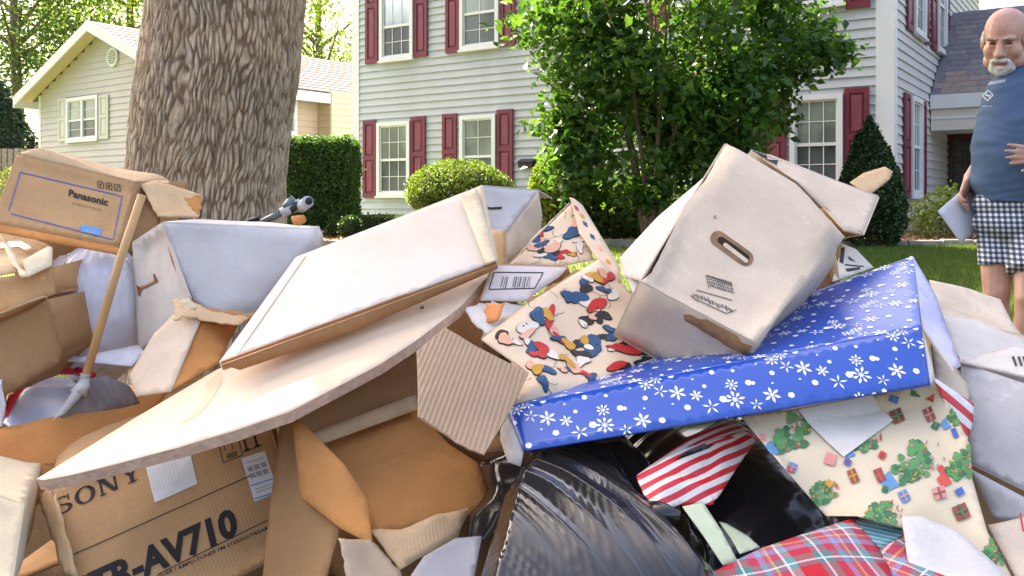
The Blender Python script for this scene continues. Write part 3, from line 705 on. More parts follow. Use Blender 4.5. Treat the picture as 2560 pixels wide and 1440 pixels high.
# ================================================================== wooden fence far left
m_fw = M('weathered_fence_wood', (.30, .25, .19), .9, .3, 12)
fn = thing('picket_fence', 'weathered wooden fence left of the cream house', 'fence', (-14, 28.5, .5))
for i in range(26):
    x = -17.5 + i * .19; MB().box((x, 29.5, .4), (.15, 0, 0), (0, .03, 0), (0, 0, 2.25 + random.uniform(-.03, .03))).build('picket', m_fw, fn)
for z in (.9, 2.1): MB().box((-17.6, 29.535, z), (5.1, 0, 0), (0, .05, 0), (0, 0, .1)).build('rail', m_fw, fn)
# ================================================================== BIG OAK
def bark_mat():
    m, n, l, b = nt('oak_bark'); at = n.new('ShaderNodeAttribute'); at.attribute_name = 'ridge'
    r = ramp(n, [(0, (.20, .14, .092)), (.35, (.36, .265, .18)), (.75, (.48, .375, .27)), (1, (.57, .465, .35))]); l.new(at.outputs['Fac'], r.inputs[0])
    tc = n.new('ShaderNodeTexCoord'); mp = n.new('ShaderNodeMapping'); mp.inputs['Scale'].default_value = (1, 1, .35); l.new(tc.outputs['Object'], mp.inputs[0])
    nz = n.new('ShaderNodeTexNoise'); nz.inputs['Scale'].default_value = 70; nz.inputs['Detail'].default_value = 6; l.new(mp.outputs[0], nz.inputs['Vector'])
    r2 = ramp(n, [(.3, (.6, .6, .6)), (.7, (1.15, 1.12, 1.1))]); l.new(nz.outputs['Fac'], r2.inputs[0])
    mx = n.new('ShaderNodeMixRGB'); mx.blend_type = 'MULTIPLY'; mx.inputs[0].default_value = 1; l.new(r.outputs[0], mx.inputs[1]); l.new(r2.outputs[0], mx.inputs[2]); big = n.new('ShaderNodeTexNoise'); big.inputs['Scale'].default_value = 3.5; big.inputs['Detail'].default_value = 4; l.new(tc.outputs['Object'], big.inputs['Vector'])
    r5 = ramp(n, [(.35, (.80, .82, .82)), (.65, (1.12, 1.08, 1.02))]); l.new(big.outputs['Fac'], r5.inputs[0]); my = n.new('ShaderNodeMixRGB'); my.blend_type = 'MULTIPLY'; my.inputs[0].default_value = 1; l.new(mx.outputs[0], my.inputs[1]); l.new(r5.outputs[0], my.inputs[2]); l.new(my.outputs[0], b.inputs['Base Color'])
    bp = n.new('ShaderNodeBump'); bp.inputs['Strength'].default_value = .7; bp.inputs['Distance'].default_value = .01; l.new(nz.outputs['Fac'], bp.inputs['Height']); l.new(bp.outputs[0], b.inputs['Normal'])
    b.inputs['Roughness'].default_value = .9; b.inputs['Specular IOR Level'].default_value = .15; return m
m_bark = bark_mat()
TD = 4.6
oak = thing('oak_tree', 'large old tree with thick deeply furrowed grey-brown bark trunk at left', 'tree', (W(505, 509, TD).x, TD, .1))
def trunk():
    zz = np.concatenate([np.linspace(-.1, .5, 20)[:-1], np.linspace(.5, 2.1, 470)[:-1], np.linspace(2.1, 5.2, 60)])
    nu = 640; th = np.linspace(0, 2 * np.pi, nu, endpoint=False)
    Z, T = np.meshgrid(zz, th, indexing='ij')
    # outline from the photograph: left/right limits as functions of height
    ypx = 509 - (Z - H) * F / TD
    hs = [-2500, -600, 0, 200, 300, 450, 560, 900, 1200]; lf = [560, 445, 366, 338, 322, 311, 300, 270, 215]; rg = [1010, 800, 757, 739, 722, 706, 708, 730, 790]
    L = np.interp(ypx, hs, lf); Rr = np.interp(ypx, hs, rg)
    cx = ((L + Rr) / 2 - 1280) / F * TD; r = (Rr - L) / 2 / F * TD * .985
    th2 = T; rad = .40
    u = T * rad; v = Z
    wu = u + .05 * np.sin(v * 2.6 + 1.3) + .012 * vnoise(np.cos(T) * 9, np.sin(T) * 9, v * 12, 55) + .03 * fbm(np.cos(T) * 3, np.sin(T) * 3, v * 3, 5, 2); wv = v + .03 * fbm(np.cos(T) * 4, np.sin(T) * 4, v * 5, 9, 2)
    ncell = 116; cu = 2 * np.pi * rad / ncell; cv = .130
    a = wu / cu; b = wv / cv; f1 = np.full(a.shape, 9.); f2 = np.full(a.shape, 9.)
    ia = np.floor(a).astype(np.int64); ib = np.floor(b).astype(np.int64)
    for da in (-1, 0, 1):
        for db in (-1, 0, 1):
            ca = ia + da; cb = ib + db; cm = ca % ncell
            px_ = ca + .5 + (.5 * (cb % 2)) * 1 - .25 + .75 * (_h(cm, cb, 0 * cm, 3) - .5); py_ = cb + .5 + .9 * (_h(cm, cb, 0 * cm, 4) - .5)
            d = (np.abs(a - px_)**1.35 + np.abs(b - py_)**1.35)**(1 / 1.35)
            f2 = np.where(d < f1, f1, np.minimum(f2, d)); f1 = np.minimum(f1, d)
    stk = vnoise(np.cos(T) * 34, np.sin(T) * 34, v * 7, 77) + .7 * vnoise(np.cos(T) * 60, np.sin(T) * 60, v * 16, 78)
    e = np.clip((f2 - f1) / .5 + .24 * stk, 0, 1); rid = e * e * (3 - 2 * e)
    fine = fbm(np.cos(T) * 22, np.sin(T) * 22, v * 16, 21, 3)
    rid = np.clip(rid * (.86 + .22 * fbm(np.cos(T) * 9, np.sin(T) * 9, v * 5, 31, 2)) + .22 * fine, 0, 1.1)
    hgt = rid * .0125 + .010 * fbm(np.cos(T) * 2, np.sin(T) * 2, v * 1.2, 41, 2)
    rr = r + hgt - .012
    X = cx + rr * np.cos(T); Y = TD + .05 + rr * np.sin(T)
    V = np.stack([X, Y, Z], -1).reshape(-1, 3); nz = len(zz)
    i = np.arange(nz - 1)[:, None] * nu; k = np.arange(nu)[None, :]; k2 = (k + 1) % nu
    Fc = np.stack([(i + k), (i + k2), (i + nu + k2), (i + nu + k)], -1).reshape(-1, 4)
    o = mk('trunk', V, Fc, m_bark, oak, smooth=True)
    at = o.data.attributes.new('ridge', 'FLOAT', 'POINT'); at.data.foreach_set('value', np.clip(rid, 0, 1).astype(np.float32).ravel())
    return Vector((float(cx[-1, 0]), TD + .05, 5.1))
top = trunk()
m_twig = M('branch_bark', (.17, .13, .10), .9, .3, 20, bump=.5)
lim = MB(); tips = []
for k in range(9):
    an = k * 2 * math.pi / 9 + .3; L = random.uniform(3.5, 5.5); p = top + Vector((math.cos(an) * .12, math.sin(an) * .12, -.35)); pts = [p]; d = Vector((math.cos(an) * .8, math.sin(an) * .8, .75))
    for j in range(6): d += Vector((random.uniform(-.25, .25), random.uniform(-.25, .25), random.uniform(-.08, .1))); p = p + d.normalized() * L / 6; pts.append(p)
    lim.tube(pts, [.2 * (1 - j / 7.5) for j in range(7)], 8); tips += pts[3:]
lim.build('limb', m_twig, oak, True)
# unseen crown shaped for the light: gaps cut along chosen sun rays
def keep(P, spots):
    k = np.ones(len(P), bool)
    for (c, r) in spots:
        d = P - np.array(c); S = np.array(SUN); q = d - (d @ S)[:, None] * S; k &= np.linalg.norm(q, axis=1) > r
    return P[k]
spots = [(W(480, 1060, 1.52), .055), (W(600, 1000, 1.57), .065), (W(720, 950, 1.62), .065), (W(850, 900, 1.68), .06), (W(960, 855, 1.74), .04), (W(360, 1110, 1.5), .045), (W(610, 880, 1.68), .035), (W(700, 845, 1.73), .03),
         (W(1080, 525, 2.2), .02), (W(980, 565, 2.2), .02), (W(200, 400, 2.3), .03), (W(200, 1080, 1.85), .06), (W(840, 1200, 1.58), .04), (W(530, 880, 1.85), .04), (W(330, 960, 1.9), .03), (W(1500, 600, 2.2), .03), (W(1400, 560, 2.25), .03), (W(60, 640, 2.0), .04)]
CR = clumps((-3.1, 7.2, 7.7), (4.9, 4.6, 2.3), 900, 75, .34, shell=.2, bottom=5.6)
CR = keep(CR, spots)
for c_, r_, n_ in ((W(1000, 1400, 1.42), .5, 1500), (W(1060, 640, 2.0), .36, 1100), (W(850, 720, 1.95), .32, 900), (W(2380, 1380, 1.35), .4, 700), (W(1100, 1100, 1.6), .4, 900), (W(300, 1300, 1.6), .4, 700), (W(600, 700, 2.1), .35, 600)):
    q_ = np.array(c_ + SUN * 8.3) + rng.normal(size=(n_, 3)) * r_ * .5; CR = np.vstack([CR, keep(q_, spots)])  # leaf clumps added out of view to keep sun off parts of pile
m_oakl = leafmat('oak_leaf', (.03, .06, .012), (.07, .11, .02), .35)
leaves('crown', CR, .15, m_oakl, oak)
# ================================================================== SMALL FRONT TREE
DT = 10.2
st = thing('dogwood_tree', 'small multi-stemmed broadleaf tree in full green leaf before the grey house', 'tree', (W(1625, 560, DT).x, DT, .45))
base = Vector((W(1625, 560, DT).x, DT, .44)); sm = MB()
for k in range(8):
    an = k * 2.4; sp = random.uniform(.25, 1.0); p = base + Vector((math.cos(an) * .05, math.sin(an) * .05, 0)); pts = [p]; d = Vector((math.cos(an) * .12, math.sin(an) * .12, 1))
    for j in range(9):
        d += Vector((math.cos(an) * .07 * sp, math.sin(an) * .07 * sp, 0)) + Vector((random.uniform(-.1, .1), random.uniform(-.1, .1), 0)); p = p + d.normalized() * .34; pts.append(p)
        if j > 2 and random.random() < .8:
            t = d.normalized() + Vector((random.uniform(-1, 1), random.uniform(-1, 1), .3)); sm.tube([p, p + t * .3, p + t * .6 + Vector((0, 0, .1))], [.012, .008, .003], 5)
    sm.tube(pts, [.038 * (1 - j / 11) for j in range(10)], 7)
sm.tube([base - Vector((0, 0, .15)), base + Vector((0, 0, .3)), base + Vector((.0, 0, .6))], [.09, .07, .045], 10)
sm.build('trunk', m_twig, st, True)
cx0 = W(1690, 200, DT)
P = [clumps((cx0.x, DT, 2.75), (1.55, 1.25, 1.35), 235, 62, .14, shell=.5),
     clumps((W(1600, 400, DT).x, DT, 1.55), (1.05, .9, .65), 75, 60, .13, shell=.45),
     clumps((W(1770, 250, DT).x, DT - .1, 1.95), (.88, .9, .75), 70, 70, .13, shell=.5),
     clumps((W(1430, 90, DT).x, DT - .1, 2.75), (.62, .6, .55), 26, 60, .13, shell=.4),
     clumps((W(2010, 110, DT).x, DT - .1, 2.65), (.42, .5, .42), 20, 55, .10, shell=.4),
     clumps((W(1425, 400, DT).x, DT - .1, 1.45), (.26, .4, .55), 20, 50, .09, shell=.4)]
P = np.vstack(P)
# open pocket where the stems show
d = (P - np.array([W(1600, 300, DT).x, DT - .5, 1.75])) / np.array([.42, .9, .34]); k = (np.linalg.norm(d, axis=1) > 1) | (rng.uniform(size=len(P)) < .22); P = P[k]
m_dl = leafmat('broad_leaf', (.020, .072, .016), (.085, .17, .040), .42, .38)
leaves('crown', P, .102, m_dl, st, asp=.6, sv=.6)
# ================================================================== SHRUBS
def shrub(name, label, cat, c, r, n, size, c1, c2, cone=False, box=False, trans=.35, shellw=.1, core=True):
    t = thing(name, label, cat, (c[0], c[1], c[2] - r[2]))
    d = rng.normal(size=(n, 3)); d /= np.linalg.norm(d, axis=1)[:, None]
    if cone:
        z = rng.uniform(-1, 1, n); prof = np.interp(z, [-1, -.75, -.35, .1, .6, 1], [.62, .9, 1, .8, .42, .03]); an = rng.uniform(0, 6.283, n)
        d = np.stack([prof * np.cos(an), prof * np.sin(an), z], 1)
    if box:
        d = rng.uniform(-1, 1, (n, 3)); fc_ = rng.integers(0, 5, n); d[np.arange(n), np.array([0, 1, 2, 1, 0])[fc_]] = np.where(fc_ == 2, 1, np.where(fc_ < 2, -1, 1)); d *= (1 - .06 * (np.sort(np.abs(d), 1)[:, 1] > .93))[:, None]
    nz_ = fbm(d[:, 0] * 3, d[:, 1] * 3, d[:, 2] * 3, int(c[0] * 7) & 31, 2)
    d = d * (1 + (.10 if cone else .06) * nz_ + .03 * rng.normal(size=n) * (.6) - shellw * rng.uniform(0, 1, n)**2 * 1.6)[:, None]
    P = np.array(c) + d * np.array(r); st2_ = rng.uniform(size=n) < .03; P[st2_] += (d * np.array([1, 1, 1.0]))[st2_] * rng.uniform(0, .05, st2_.sum())[:, None]
    lm = leafmat(name + '_leaf', c1, c2, trans); leaves('foliage', P, size, lm, t, up=.2)
    if core:
        b = MB(); b.ell(c, tuple(q * .8 for q in r), nu=20, nv=14)
        if cone or box:
            b = MB(); pts = []; zs = np.linspace(-.9, .9, 12); pr = [np.interp(z, [-1, -.75, -.35, .1, .6, 1], [.62, .9, 1, .8, .42, .03]) if cone else .9 for z in zs]
            vs = []; fs = []; nn = 16
            for z, p in zip(zs, pr):
                for q in range(nn):
                    a = 2 * math.pi * q / nn; ca, sa = math.cos(a), math.sin(a)
                    if box: s_ = max(abs(ca), abs(sa)); ca /= s_; sa /= s_
                    vs.append((c[0] + ca * p * r[0] * .72, c[1] + sa * p * r[1] * .72, c[2] + z * r[2] * .95))
            for j in range(11):
                for q in range(nn): fs.append((j * nn + q, j * nn + (q + 1) % nn, (j + 1) * nn + (q + 1) % nn, (j + 1) * nn + q))
            b.add(vs, fs + [tuple(range(nn - 1, -1, -1)), tuple(range(11 * nn, 12 * nn))])
        o = b.build('twigs', M('inner_twigs', (.045, .05, .02), .95, .5, 15, bump=1, bsc=30), t)
    return t
def PXc(x, y, d): v = W(x, y, d); return (v.x, v.y, v.z)
c = PXc(792, 470, 12.2); shrub('hedge', 'tall dark clipped hedge between the tree trunk and the grey house', 'hedge', c, (.50, .5, .64), 26000, .05, (.035, .095, .028), (.08, .17, .045), box=True, shellw=.07)
c = PXc(1150, 480, 12.9); shrub('round_bush', 'rounded clipped bush with yellow-green leaves under the lower windows', 'bush', c, (.75, .62, .45), 14000, .04, (.06, .12, .02), (.17, .24, .045))
c = PXc(2175, 455, 9.9); shrub('cone_shrub', 'dark teardrop-shaped evergreen shrub at the corner of the grey house', 'shrub', (c[0], c[1], 1.13), (.375, .375, .68), 15000, .045, (.015, .04, .012), (.05, .09, .028), cone=True, trans=.15)
c = PXc(960, 556, 11.8); shrub('low_hedge', 'low dark clipped hedge along the foot of the grey house', 'hedge', (c[0] - .05, c[1], .58), (.62, .3, .17), 6000, .035, (.03, .06, .02), (.07, .12, .03), box=True)
c = PXc(1480, 545, 11.2); shrub('base_shrub', 'dark loose shrub growing below the small tree, left of its stems', 'shrub', (c[0], c[1], .78), (.85, .4, .42), 9000, .055, (.04, .10, .03), (.12, .20, .06))
c = PXc(1640, 560, 11.4); shrub('base_shrub', 'dark loose shrub growing directly behind the stems of the small tree', 'shrub', (c[0] + .3, c[1], .75), (.65, .4, .38), 6000, .055, (.045, .11, .03), (.12, .20, .06))
c = PXc(1400, 520, 10.7); shrub('base_shrub', 'yellow-green leafy shrub at the left edge of the small tree', 'shrub', (c[0] - .05, c[1], .95), (.32, .3, .5), 4500, .055, (.08, .15, .02), (.2, .28, .05))
c = PXc(2385, 560, 10.9); shrub('flowering_shrub', 'thin loose green shrub in the bed in front of the porch', 'shrub', (c[0], c[1], .78), (.42, .3, .34), 1500, .06, (.07, .13, .03), (.2, .26, .09), core=False, shellw=.5)
c = PXc(2310, 565, 11.2); shrub('flowering_shrub', 'sparse twiggy shrub by the pinkish side wall of the grey house', 'shrub', (c[0], c[1], .68), (.24, .2, .28), 500, .06, (.09, .14, .04), (.25, .28, .12), core=False, shellw=.6)
c = PXc(872, 572, 11); shrub('small_plant', 'small dark potted-size plant at the left corner of the grey house', 'plant', (c[0] + .02, c[1], .62), (.14, .13, .14), 900, .04, (.02, .06, .02), (.05, .1, .03))
# ================================================================== BACKGROUND TREES
def tree(name, label, x, y, zc, r, k, per, cs, ls, c1, c2, tr=.3, h0=.4, group='trees behind the houses', trans=.5):
    t = thing(name, label, 'tree', (x, y, .5), group)
    b = MB(); b.tube([(x, y, .4), (x + .1, y, zc * .5), (x - .1, y, zc), (x, y, zc + r[2] * .5)], [tr, tr * .8, tr * .5, .08], 8)
    for q in range(9):
        a = random.uniform(0, 6.28); z = random.uniform(zc - r[2] * .5, zc + r[2] * .3); b.tube([(x, y, z - 1), (x + math.cos(a) * r[0] * .4, y + math.sin(a) * r[1] * .4, z), (x + math.cos(a) * r[0] * .8, y + math.sin(a) * r[1] * .8, z + r[2] * .25)], [tr * .35, tr * .2, .03], 6)
    b.build('trunk', m_twig, t, True)
    leaves('crown', clumps((x, y, zc), r, k, per, cs, shell=.35), ls, leafmat(name + '_leaf', c1, c2, trans, .6), t)
tree('maple_tree', 'bright yellow-green tree rising behind the gable of the cream house', W(330, 0, 40).x, 40, 9.4, (4.2, 3, 4.0), 210, 42, .5, .2, (.07, .14, .03), (.19, .28, .06))
tree('ash_tree', 'dull green tree at the far left top corner behind the cream house', W(40, 0, 38).x, 38, 9.0, (3.6, 3, 3.6), 190, 50, .5, .2, (.03, .07, .03), (.08, .13, .055))
tree('maple_tree', 'light green airy tree between the big trunk and the grey house', W(800, 0, 44).x, 44, 9.6, (3.0, 3, 4.6), 150, 40, .55, .22, (.09, .16, .035), (.22, .31, .08))
tree('maple_tree', 'sparse pale green tree seen between two crowns left of the big trunk', W(200, 0, 48).x, 48, 9.2, (3.5, 3, 4.2), 140, 40, .55, .22, (.07, .13, .035), (.17, .25, .07))
c = W(10, 300, 31); shrub('spruce_tree', 'dark dense evergreen at the left edge beside the cream house', 'tree', (c.x - .6, 31, 2.9), (1.9, 1.5, 2.6), 9000, .16, (.012, .04, .02), (.04, .08, .035), cone=True, trans=.15)
c = W(60, 400, 26); shrub('garden_bush', 'loose sunlit garden bush below the eave of the cream house', 'bush', (c.x - .3, 27.5, 1.3), (1.3, .8, .9), 3500, .10, (.06, .10, .03), (.22, .24, .10))
# ================================================================== THE PILE
TAPES = []
GRP = None
def box(name, label, cat='cardboard box', loc=(0, 0, 0), group=None): return thing(name, label, cat, loc, group)
def base_at(*p): v = W(*p); return (v.x, v.y, max(.0, v.z))
def mw(base, seed=0, k=1): return lambda x, y: base
# ---- receiver box, bottom left (STR-AV710)
t = box('receiver_box', 'brown receiver carton with large black model lettering, crushed left corner, at bottom left', loc=base_at(420, 1500, 1.7))
fr = [(130, 1218, 1.63), (655, 1012, 1.86), (760, 1355, 1.74), (215, 1640, 1.48)]
w = resolve(fr); bk = Vector((-.13, .30, .035))
S = Sheet('front_panel', w, KRAFT, t, amp=.0045, sc=5, res=.012)
Sheet('side_panel', [w[0], w[3], w[3] + bk * .9, w[0] + bk * .95 - Vector((0, 0, .015))], KRAFTD, t, amp=.012, sc=9, jag=.006, fade=.01)
Sheet('side_panel', [w[1], w[2], w[2] + bk, w[1] + bk], KRAFT, t, res=.03)
Sheet('top_panel', [w[0], w[1], w[1] + bk, w[0] + bk], KRAFT, t, res=.03)
Sheet('bottom_panel', [w[3], w[2], w[2] + bk, w[3] + bk], KRAFT, t, res=.04); Sheet('back_panel', [p + bk for p in w], KRAFT, t, res=.04)
Sheet('torn_flap', [(95, 1240, 1.66), (140, 1208, 1.66), (140, 1240, 1.61), (190, 1440, 1.51), (160, 1440, 1.52)], KRAFT3, t, jag=.005, amp=.003, res=.01, t=.0025)
p = Print(S)
ux = Vector((562, -152)).normalized(); uy = Vector((.245, -.97)).normalized()     # along the print, and up
ux = Vector((.966, -.262)); uy = Vector((-.235, -.972))
# slab-serif word, drawn as strokes
def slab_word(pr, o, hx, hy, mat):
    def T(x, y): return (o[0] + x * hx[0] + y * hy[0], o[1] + x * hx[1] + y * hy[1])
    def quad(a, b, c, d): pr.px([T(*a), T(*b), T(*c), T(*d)], mat)
    def rect(x0, y0, x1, y1): quad((x0, y0), (x1, y0), (x1, y1), (x0, y1))
    def ringy(cx, cy, ro, rx, ri, rix, a0, a1, n=18):
        for i in range(n):
            t0 = a0 + (a1 - a0) * i / n; t1 = a0 + (a1 - a0) * (i + 1) / n
            quad((cx + ro * math.cos(t0), cy + rx * math.sin(t0)), (cx + ro * math.cos(t1), cy + rx * math.sin(t1)), (cx + ri * math.cos(t1), cy + rix * math.sin(t1)), (cx + ri * math.cos(t0), cy + rix * math.sin(t0)))
    # S
    ringy(.42, .74, .36, .26, .20, .19, math.radians(40), math.radians(270)); ringy(.42, .27, .40, .27, .22, .19, math.radians(90), math.radians(-140))
    rect(.68, .66, .75, 1.0); rect(.04, .0, .11, .33)
    # O
    ringy(1.42, .5, .46, .51, .26, .43, 0, 2 * math.pi, 28)
    # N
    x = 2.02; rect(x + .08, 0, x + .18, 1); rect(x + .71, 0, x + .81, 1); quad((x + .08, 1), (x + .30, 1), (x + .80, 0), (x + .60, 0))
    for q in ((x, 0, x + .28, .07), (x - .02, .93, x + .2, 1), (x + .62, .93, x + .92, 1)): rect(*q)
    # Y
    x = 3.0; rect(x + .40, 0, x + .57, .48); quad((x + .05, 1), (x + .26, 1), (x + .56, .42), (x + .40, .42)); quad((x + .76, 1), (x + .86, 1), (x + .57, .42), (x + .47, .48)); rect(x + .28, 0, x + .7, .07); rect(x - .03, .93, x + .36, 1); rect(x + .64, .93, x + .98, 1)
slab_word(p, (138, 1293), Vector((55.5, -25)), Vector((-9, -40)), INK)
p.line((168, 1394), (626, 1190), 2.6, INK); p.line((395, 1436), (716, 1278), 2.4, INK)
p.text('STR-AV710', (196, 1516), Vector((402, -184)), Vector((-15, -64)), INK, .045)
p.text('FM/AM RECEIVER / AMPLI-TUNER FM STEREO/TREAM', (318, 1482), Vector((355, -159)), Vector((-2, -9)), INK, .01)
for (bx, by, kind) in ((562, 1141, 0), (612, 1130, 1)):
    ex, ey = Vector((.92, -.36)), Vector((-.25, -.96))
    def Q(a, b): return (bx + a * ex.x + b * ey.x, by + a * ex.y + b * ey.y)
    if kind == 0:
        for a, b in (((-8, -14), (44, -14)), ((-8, -14), (-8, 34)), ((44, -14), (44, 34))): p.line(Q(*a), Q(*b), 2.2, INK)
        for k in range(3): p.line(Q(4, -8 + k * 4.2), Q(32, -8 + k * 4.2), 2.5, INK)
        p.line(Q(4, 12), Q(4, 34), 2, INK); p.line(Q(24, 8), Q(24, 34), 2, INK); p.line(Q(12, 30), Q(24, 30), 2, INK)
    else:
        p.line(Q(-4, 0), Q(48, 0), 2.4, INK)
        for a in (6, 34): p.line(Q(a, 4), Q(a, 30), 6, INK); p.line(Q(a - 7, 3), Q(a + 7, 3), 4, INK)
p.px([(692, 1376), (704, 1368), (701, 1382)], INK)
p.build()
L1 = Sheet('tape_label', [(355, 1148, 1.687), (470, 1113), (494, 1212), (386, 1256)], LABELW, t, t=.0008, amp=.0015, sc=12, res=.01)
# keep stickers a hair above the panel
def sticker(sh, quad, mat, parent, name='sticker', lift=.0012, jag=0, amp=0):
    uvq = [sh.uvpx(*q) for q in quad]; A = np.array(uvq); vs, fs = subdiv_poly(uvq, [list(range(len(uvq)))], .02)
    A = np.array(vs); P = sh.at(A[:, 0], A[:, 1], lift); V = [Vector(q) for q in P]
    ff = [f if (V[f[1]] - V[f[0]]).cross(V[f[2]] - V[f[0]]).dot(sh.n) > 0 else f[::-1] for f in fs]
    o = mk(name, V, ff, mat, parent, uvs=A); return o
bpy.data.objects.remove(L1.obj)
sticker(S, [(360, 1150), (472, 1122), (493, 1210), (387, 1257)], LABELW, t)
sticker(S, [(603, 1147), (662, 1128), (695, 1230), (636, 1255)], LABELW, t)
p = Print(S)
def Lb(a, b): return (603 + 59 * a + 33 * b, 1147 - 19 * a + 105 * b)
for b_, w_ in ((.66, 3.2), (.97, 3.5)): p.line(Lb(.02, b_), Lb(.98, b_), w_, CYAN)
for b_ in (.24, .40):
    for k in range(14):
        if k % 5 != 4: p.line(Lb(.12 + k * .056, b_), Lb(.14 + k * .056, b_ + .11), 1.6, INKG)
for b_ in (.14, .77, .84): p.line(Lb(.15, b_), Lb(.85, b_), 1.2, INKG)
for k in range(9): p.line((372 + k * 8, 1175 - k * 2.4), (386 + k * 8, 1235 - k * 3), .9, M('grey_pen', (.5, .5, .52), .7))
p.build(off=.0018)
# ---- cream box corner at bottom left
t = box('cream_carton', 'cream folded box corner standing at the lower left edge of the photo', loc=base_at(0, 1440, 1.5))
w = resolve([(-150, 1180, 1.55), (62, 1262, 1.50), (28, 1480, 1.42), (-170, 1500, 1.45)])
for i, q in enumerate([w, [w[0], w[1], w[1] + Vector((-.1, .25, .0)), w[0] + Vector((-.1, .25, .02))], [w[1], w[2], w[2] + Vector((-.1, .25, 0)), w[1] + Vector((-.1, .25, 0))], [w[0], w[3], w[3] + Vector((-.1, .25, 0)), w[0] + Vector((-.1, .25, 0))]]):
    Sheet(['front_panel', 'top_panel', 'side_panel', 'side_panel'][i], q, CREAMB, t)
# ---- big open box, orange sun glow painted in, behind the long board
t = box('large_open_box', 'large open brown box at left, its tall inside wall behind the long white board', loc=base_at(0, 1400, 1.75))
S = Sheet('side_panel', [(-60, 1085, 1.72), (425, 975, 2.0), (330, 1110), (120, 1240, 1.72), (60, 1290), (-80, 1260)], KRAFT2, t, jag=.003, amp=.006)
p = Print(S); p.text('Please recycle', (112, 1166), Vector((62, -10)), Vector((-1, -7)), INKG); p.build()
w = resolve([(-60, 1085, 1.72), (425, 975, 2.0), (415, 1300, 1.95), (-80, 1500, 1.68)])
Sheet('side_panel', [w[1] + Vector((.01, .01, -.06)), w[1] + Vector((0, .3, -.05)), w[2] + Vector((0, .3, 0)), w[2]], KRAFTD, t, res=.03)
Sheet('bottom_panel', [w[2], w[3], w[3] + Vector((0, .3, 0)), w[2] + Vector((0, .3, 0))], KRAFTD, t, res=.04)
# ---- striped-edge plastic bag
def cloth(name, pts, mat, parent=None, **k): return Sheet(name, pts, mat, parent, **k)
m_bluebag = M('pale_blue_plastic', (.55, .60, .72), .35, .08, 10, bump=.3, bsc=25, spec=.5, trans=.2)
m_red = M('red_plastic', (.62, .03, .05), .4, .1, 10)
def wr(k1, k2, a, sd=0): return lambda x, y: a * np.sin(x * k1 + y * k2 + 3 * vnoise(x * 9, y * 9, sd + .0)) * (1 + .6 * vnoise(x * 14, y * 5, sd + 2.))
t = thing('drawstring_bag', 'pale blue-white plastic bag with red rim sunk in the open brown box at left', 'plastic bag', base_at(100, 1050, 2.0))
cloth('bag_body', [(8, 1060, 1.86), (40, 985, 1.98), (95, 935, 2.06), (190, 945, 2.1), (215, 1000, 2.0), (190, 1050, 1.9), (60, 1090, 1.82)], m_bluebag, t, amp=.02, sc=9, ridge=wr(50, 20, .006), t=.002, res=.01)
MB().tube([W(12, 1045, 1.88), W(38, 985, 1.965), W(78, 942, 2.03), (W(130, 925, 2.04)), W(200, 930, 2.05)], [.006, .012, .015, .010, .006], 8).build('rim', m_red, t, True)
MB().tube([W(192, 928, 2.03), W(235, 938, 2.0)], [.010, .006], 8).build('rim', m_red, t, True)
# ---- broom: stick and grey head
t = thing('broom', 'wooden-handled broom leaning head-down among the boxes at left', 'broom', base_at(212, 950, 1.86))
m_stick = M('pine_handle', (.50, .30, .13), .55, .12, 6, aniso=(8, 8, 1), bump=.1, spec=.35)
MB().tube([W(213, 945, 1.86), W(300, 650, 1.93), W(355, 488, 1.97)], [.0085, .0088, .009], 14).build('handle', m_stick, t, True)
m_head = M('pale_grey_plastic', (.48, .47, .44), .5, .12, 20); m_mesh = M('grey_bristles', (.20, .175, .175), .8, .2, 30, bump=.3, bsc=300, aniso=(1, 4, 1))
MB().tube([W(214, 935, 1.86), W(209, 962, 1.86), W(196, 985, 1.85)], [.010, .013, .018], 12).build('socket', m_head, t, True)
Sheet('broom_head', [(202, 952, 1.85), (220, 952, 1.86), (212, 982), (160, 1036, 1.80), (138, 1046)], M('broom_cap', (.42, .40, .37), .6, .2, 20), t, t=.012, amp=.004)
br = Sheet('bristles', [(214, 950, 1.87), (262, 938, 1.91), (325, 965, 1.93), (352, 1010), (180, 1055, 1.84), (150, 1042), (196, 992)], m_mesh, t, t=.006, amp=.010, sc=10, jag=.003, creases=3)
# ---- brown stack at far left
t = box('lidded_carton', 'tan box with folded lid at the left edge below the blue-lined box', loc=base_at(50, 760, 2.0))
w = resolve([(-60, 700, 1.90), (28, 690, 1.90), (135, 668, 1.95), (138, 735, 1.94), (60, 765, 1.9), (-60, 800, 1.88)])
Sheet('front_panel', w, KRAFT, t, amp=.004)
LID = Sheet('lid', [(-60, 560, 2.25), (70, 588, 2.25), (128, 612, 2.2), (132, 625), (128, 668, 1.96), (62, 676, 1.93), (-60, 700, 1.90)], KRAFT3, t, amp=.009, sc=7, jag=.003)
Sheet('flap', [(55, 652, 1.93), (120, 615, 2.0), (131, 618), (130, 662, 1.93), (70, 690, 1.90)], CREAMB, t, amp=.003)
Sheet('torn_flap', [(-10, 575, 2.05), (18, 600, 2.02), (44, 655, 1.94), (75, 690, 1.90), (52, 692, 1.89), (20, 640, 1.97)], CREAMB, t, amp=.006, jag=.006)
for q in ([w[2], w[3], w[3] + Vector((0, .3, 0)), w[2] + Vector((0, .3, .02))], [w[5], w[3], w[3] + Vector((0, .3, 0)), w[5] + Vector((0, .3, 0))]): Sheet('side_panel', q, KRAFT, t, res=.03)
TAPES.append((LID, [(-20, 612), (50, 604), (120, 640), (118, 652), (48, 618), (-20, 626)], None)); t = box('open_carton', 'dark brown open box with torn upper rim at the left edge under the tan box', loc=base_at(60, 960, 1.85))
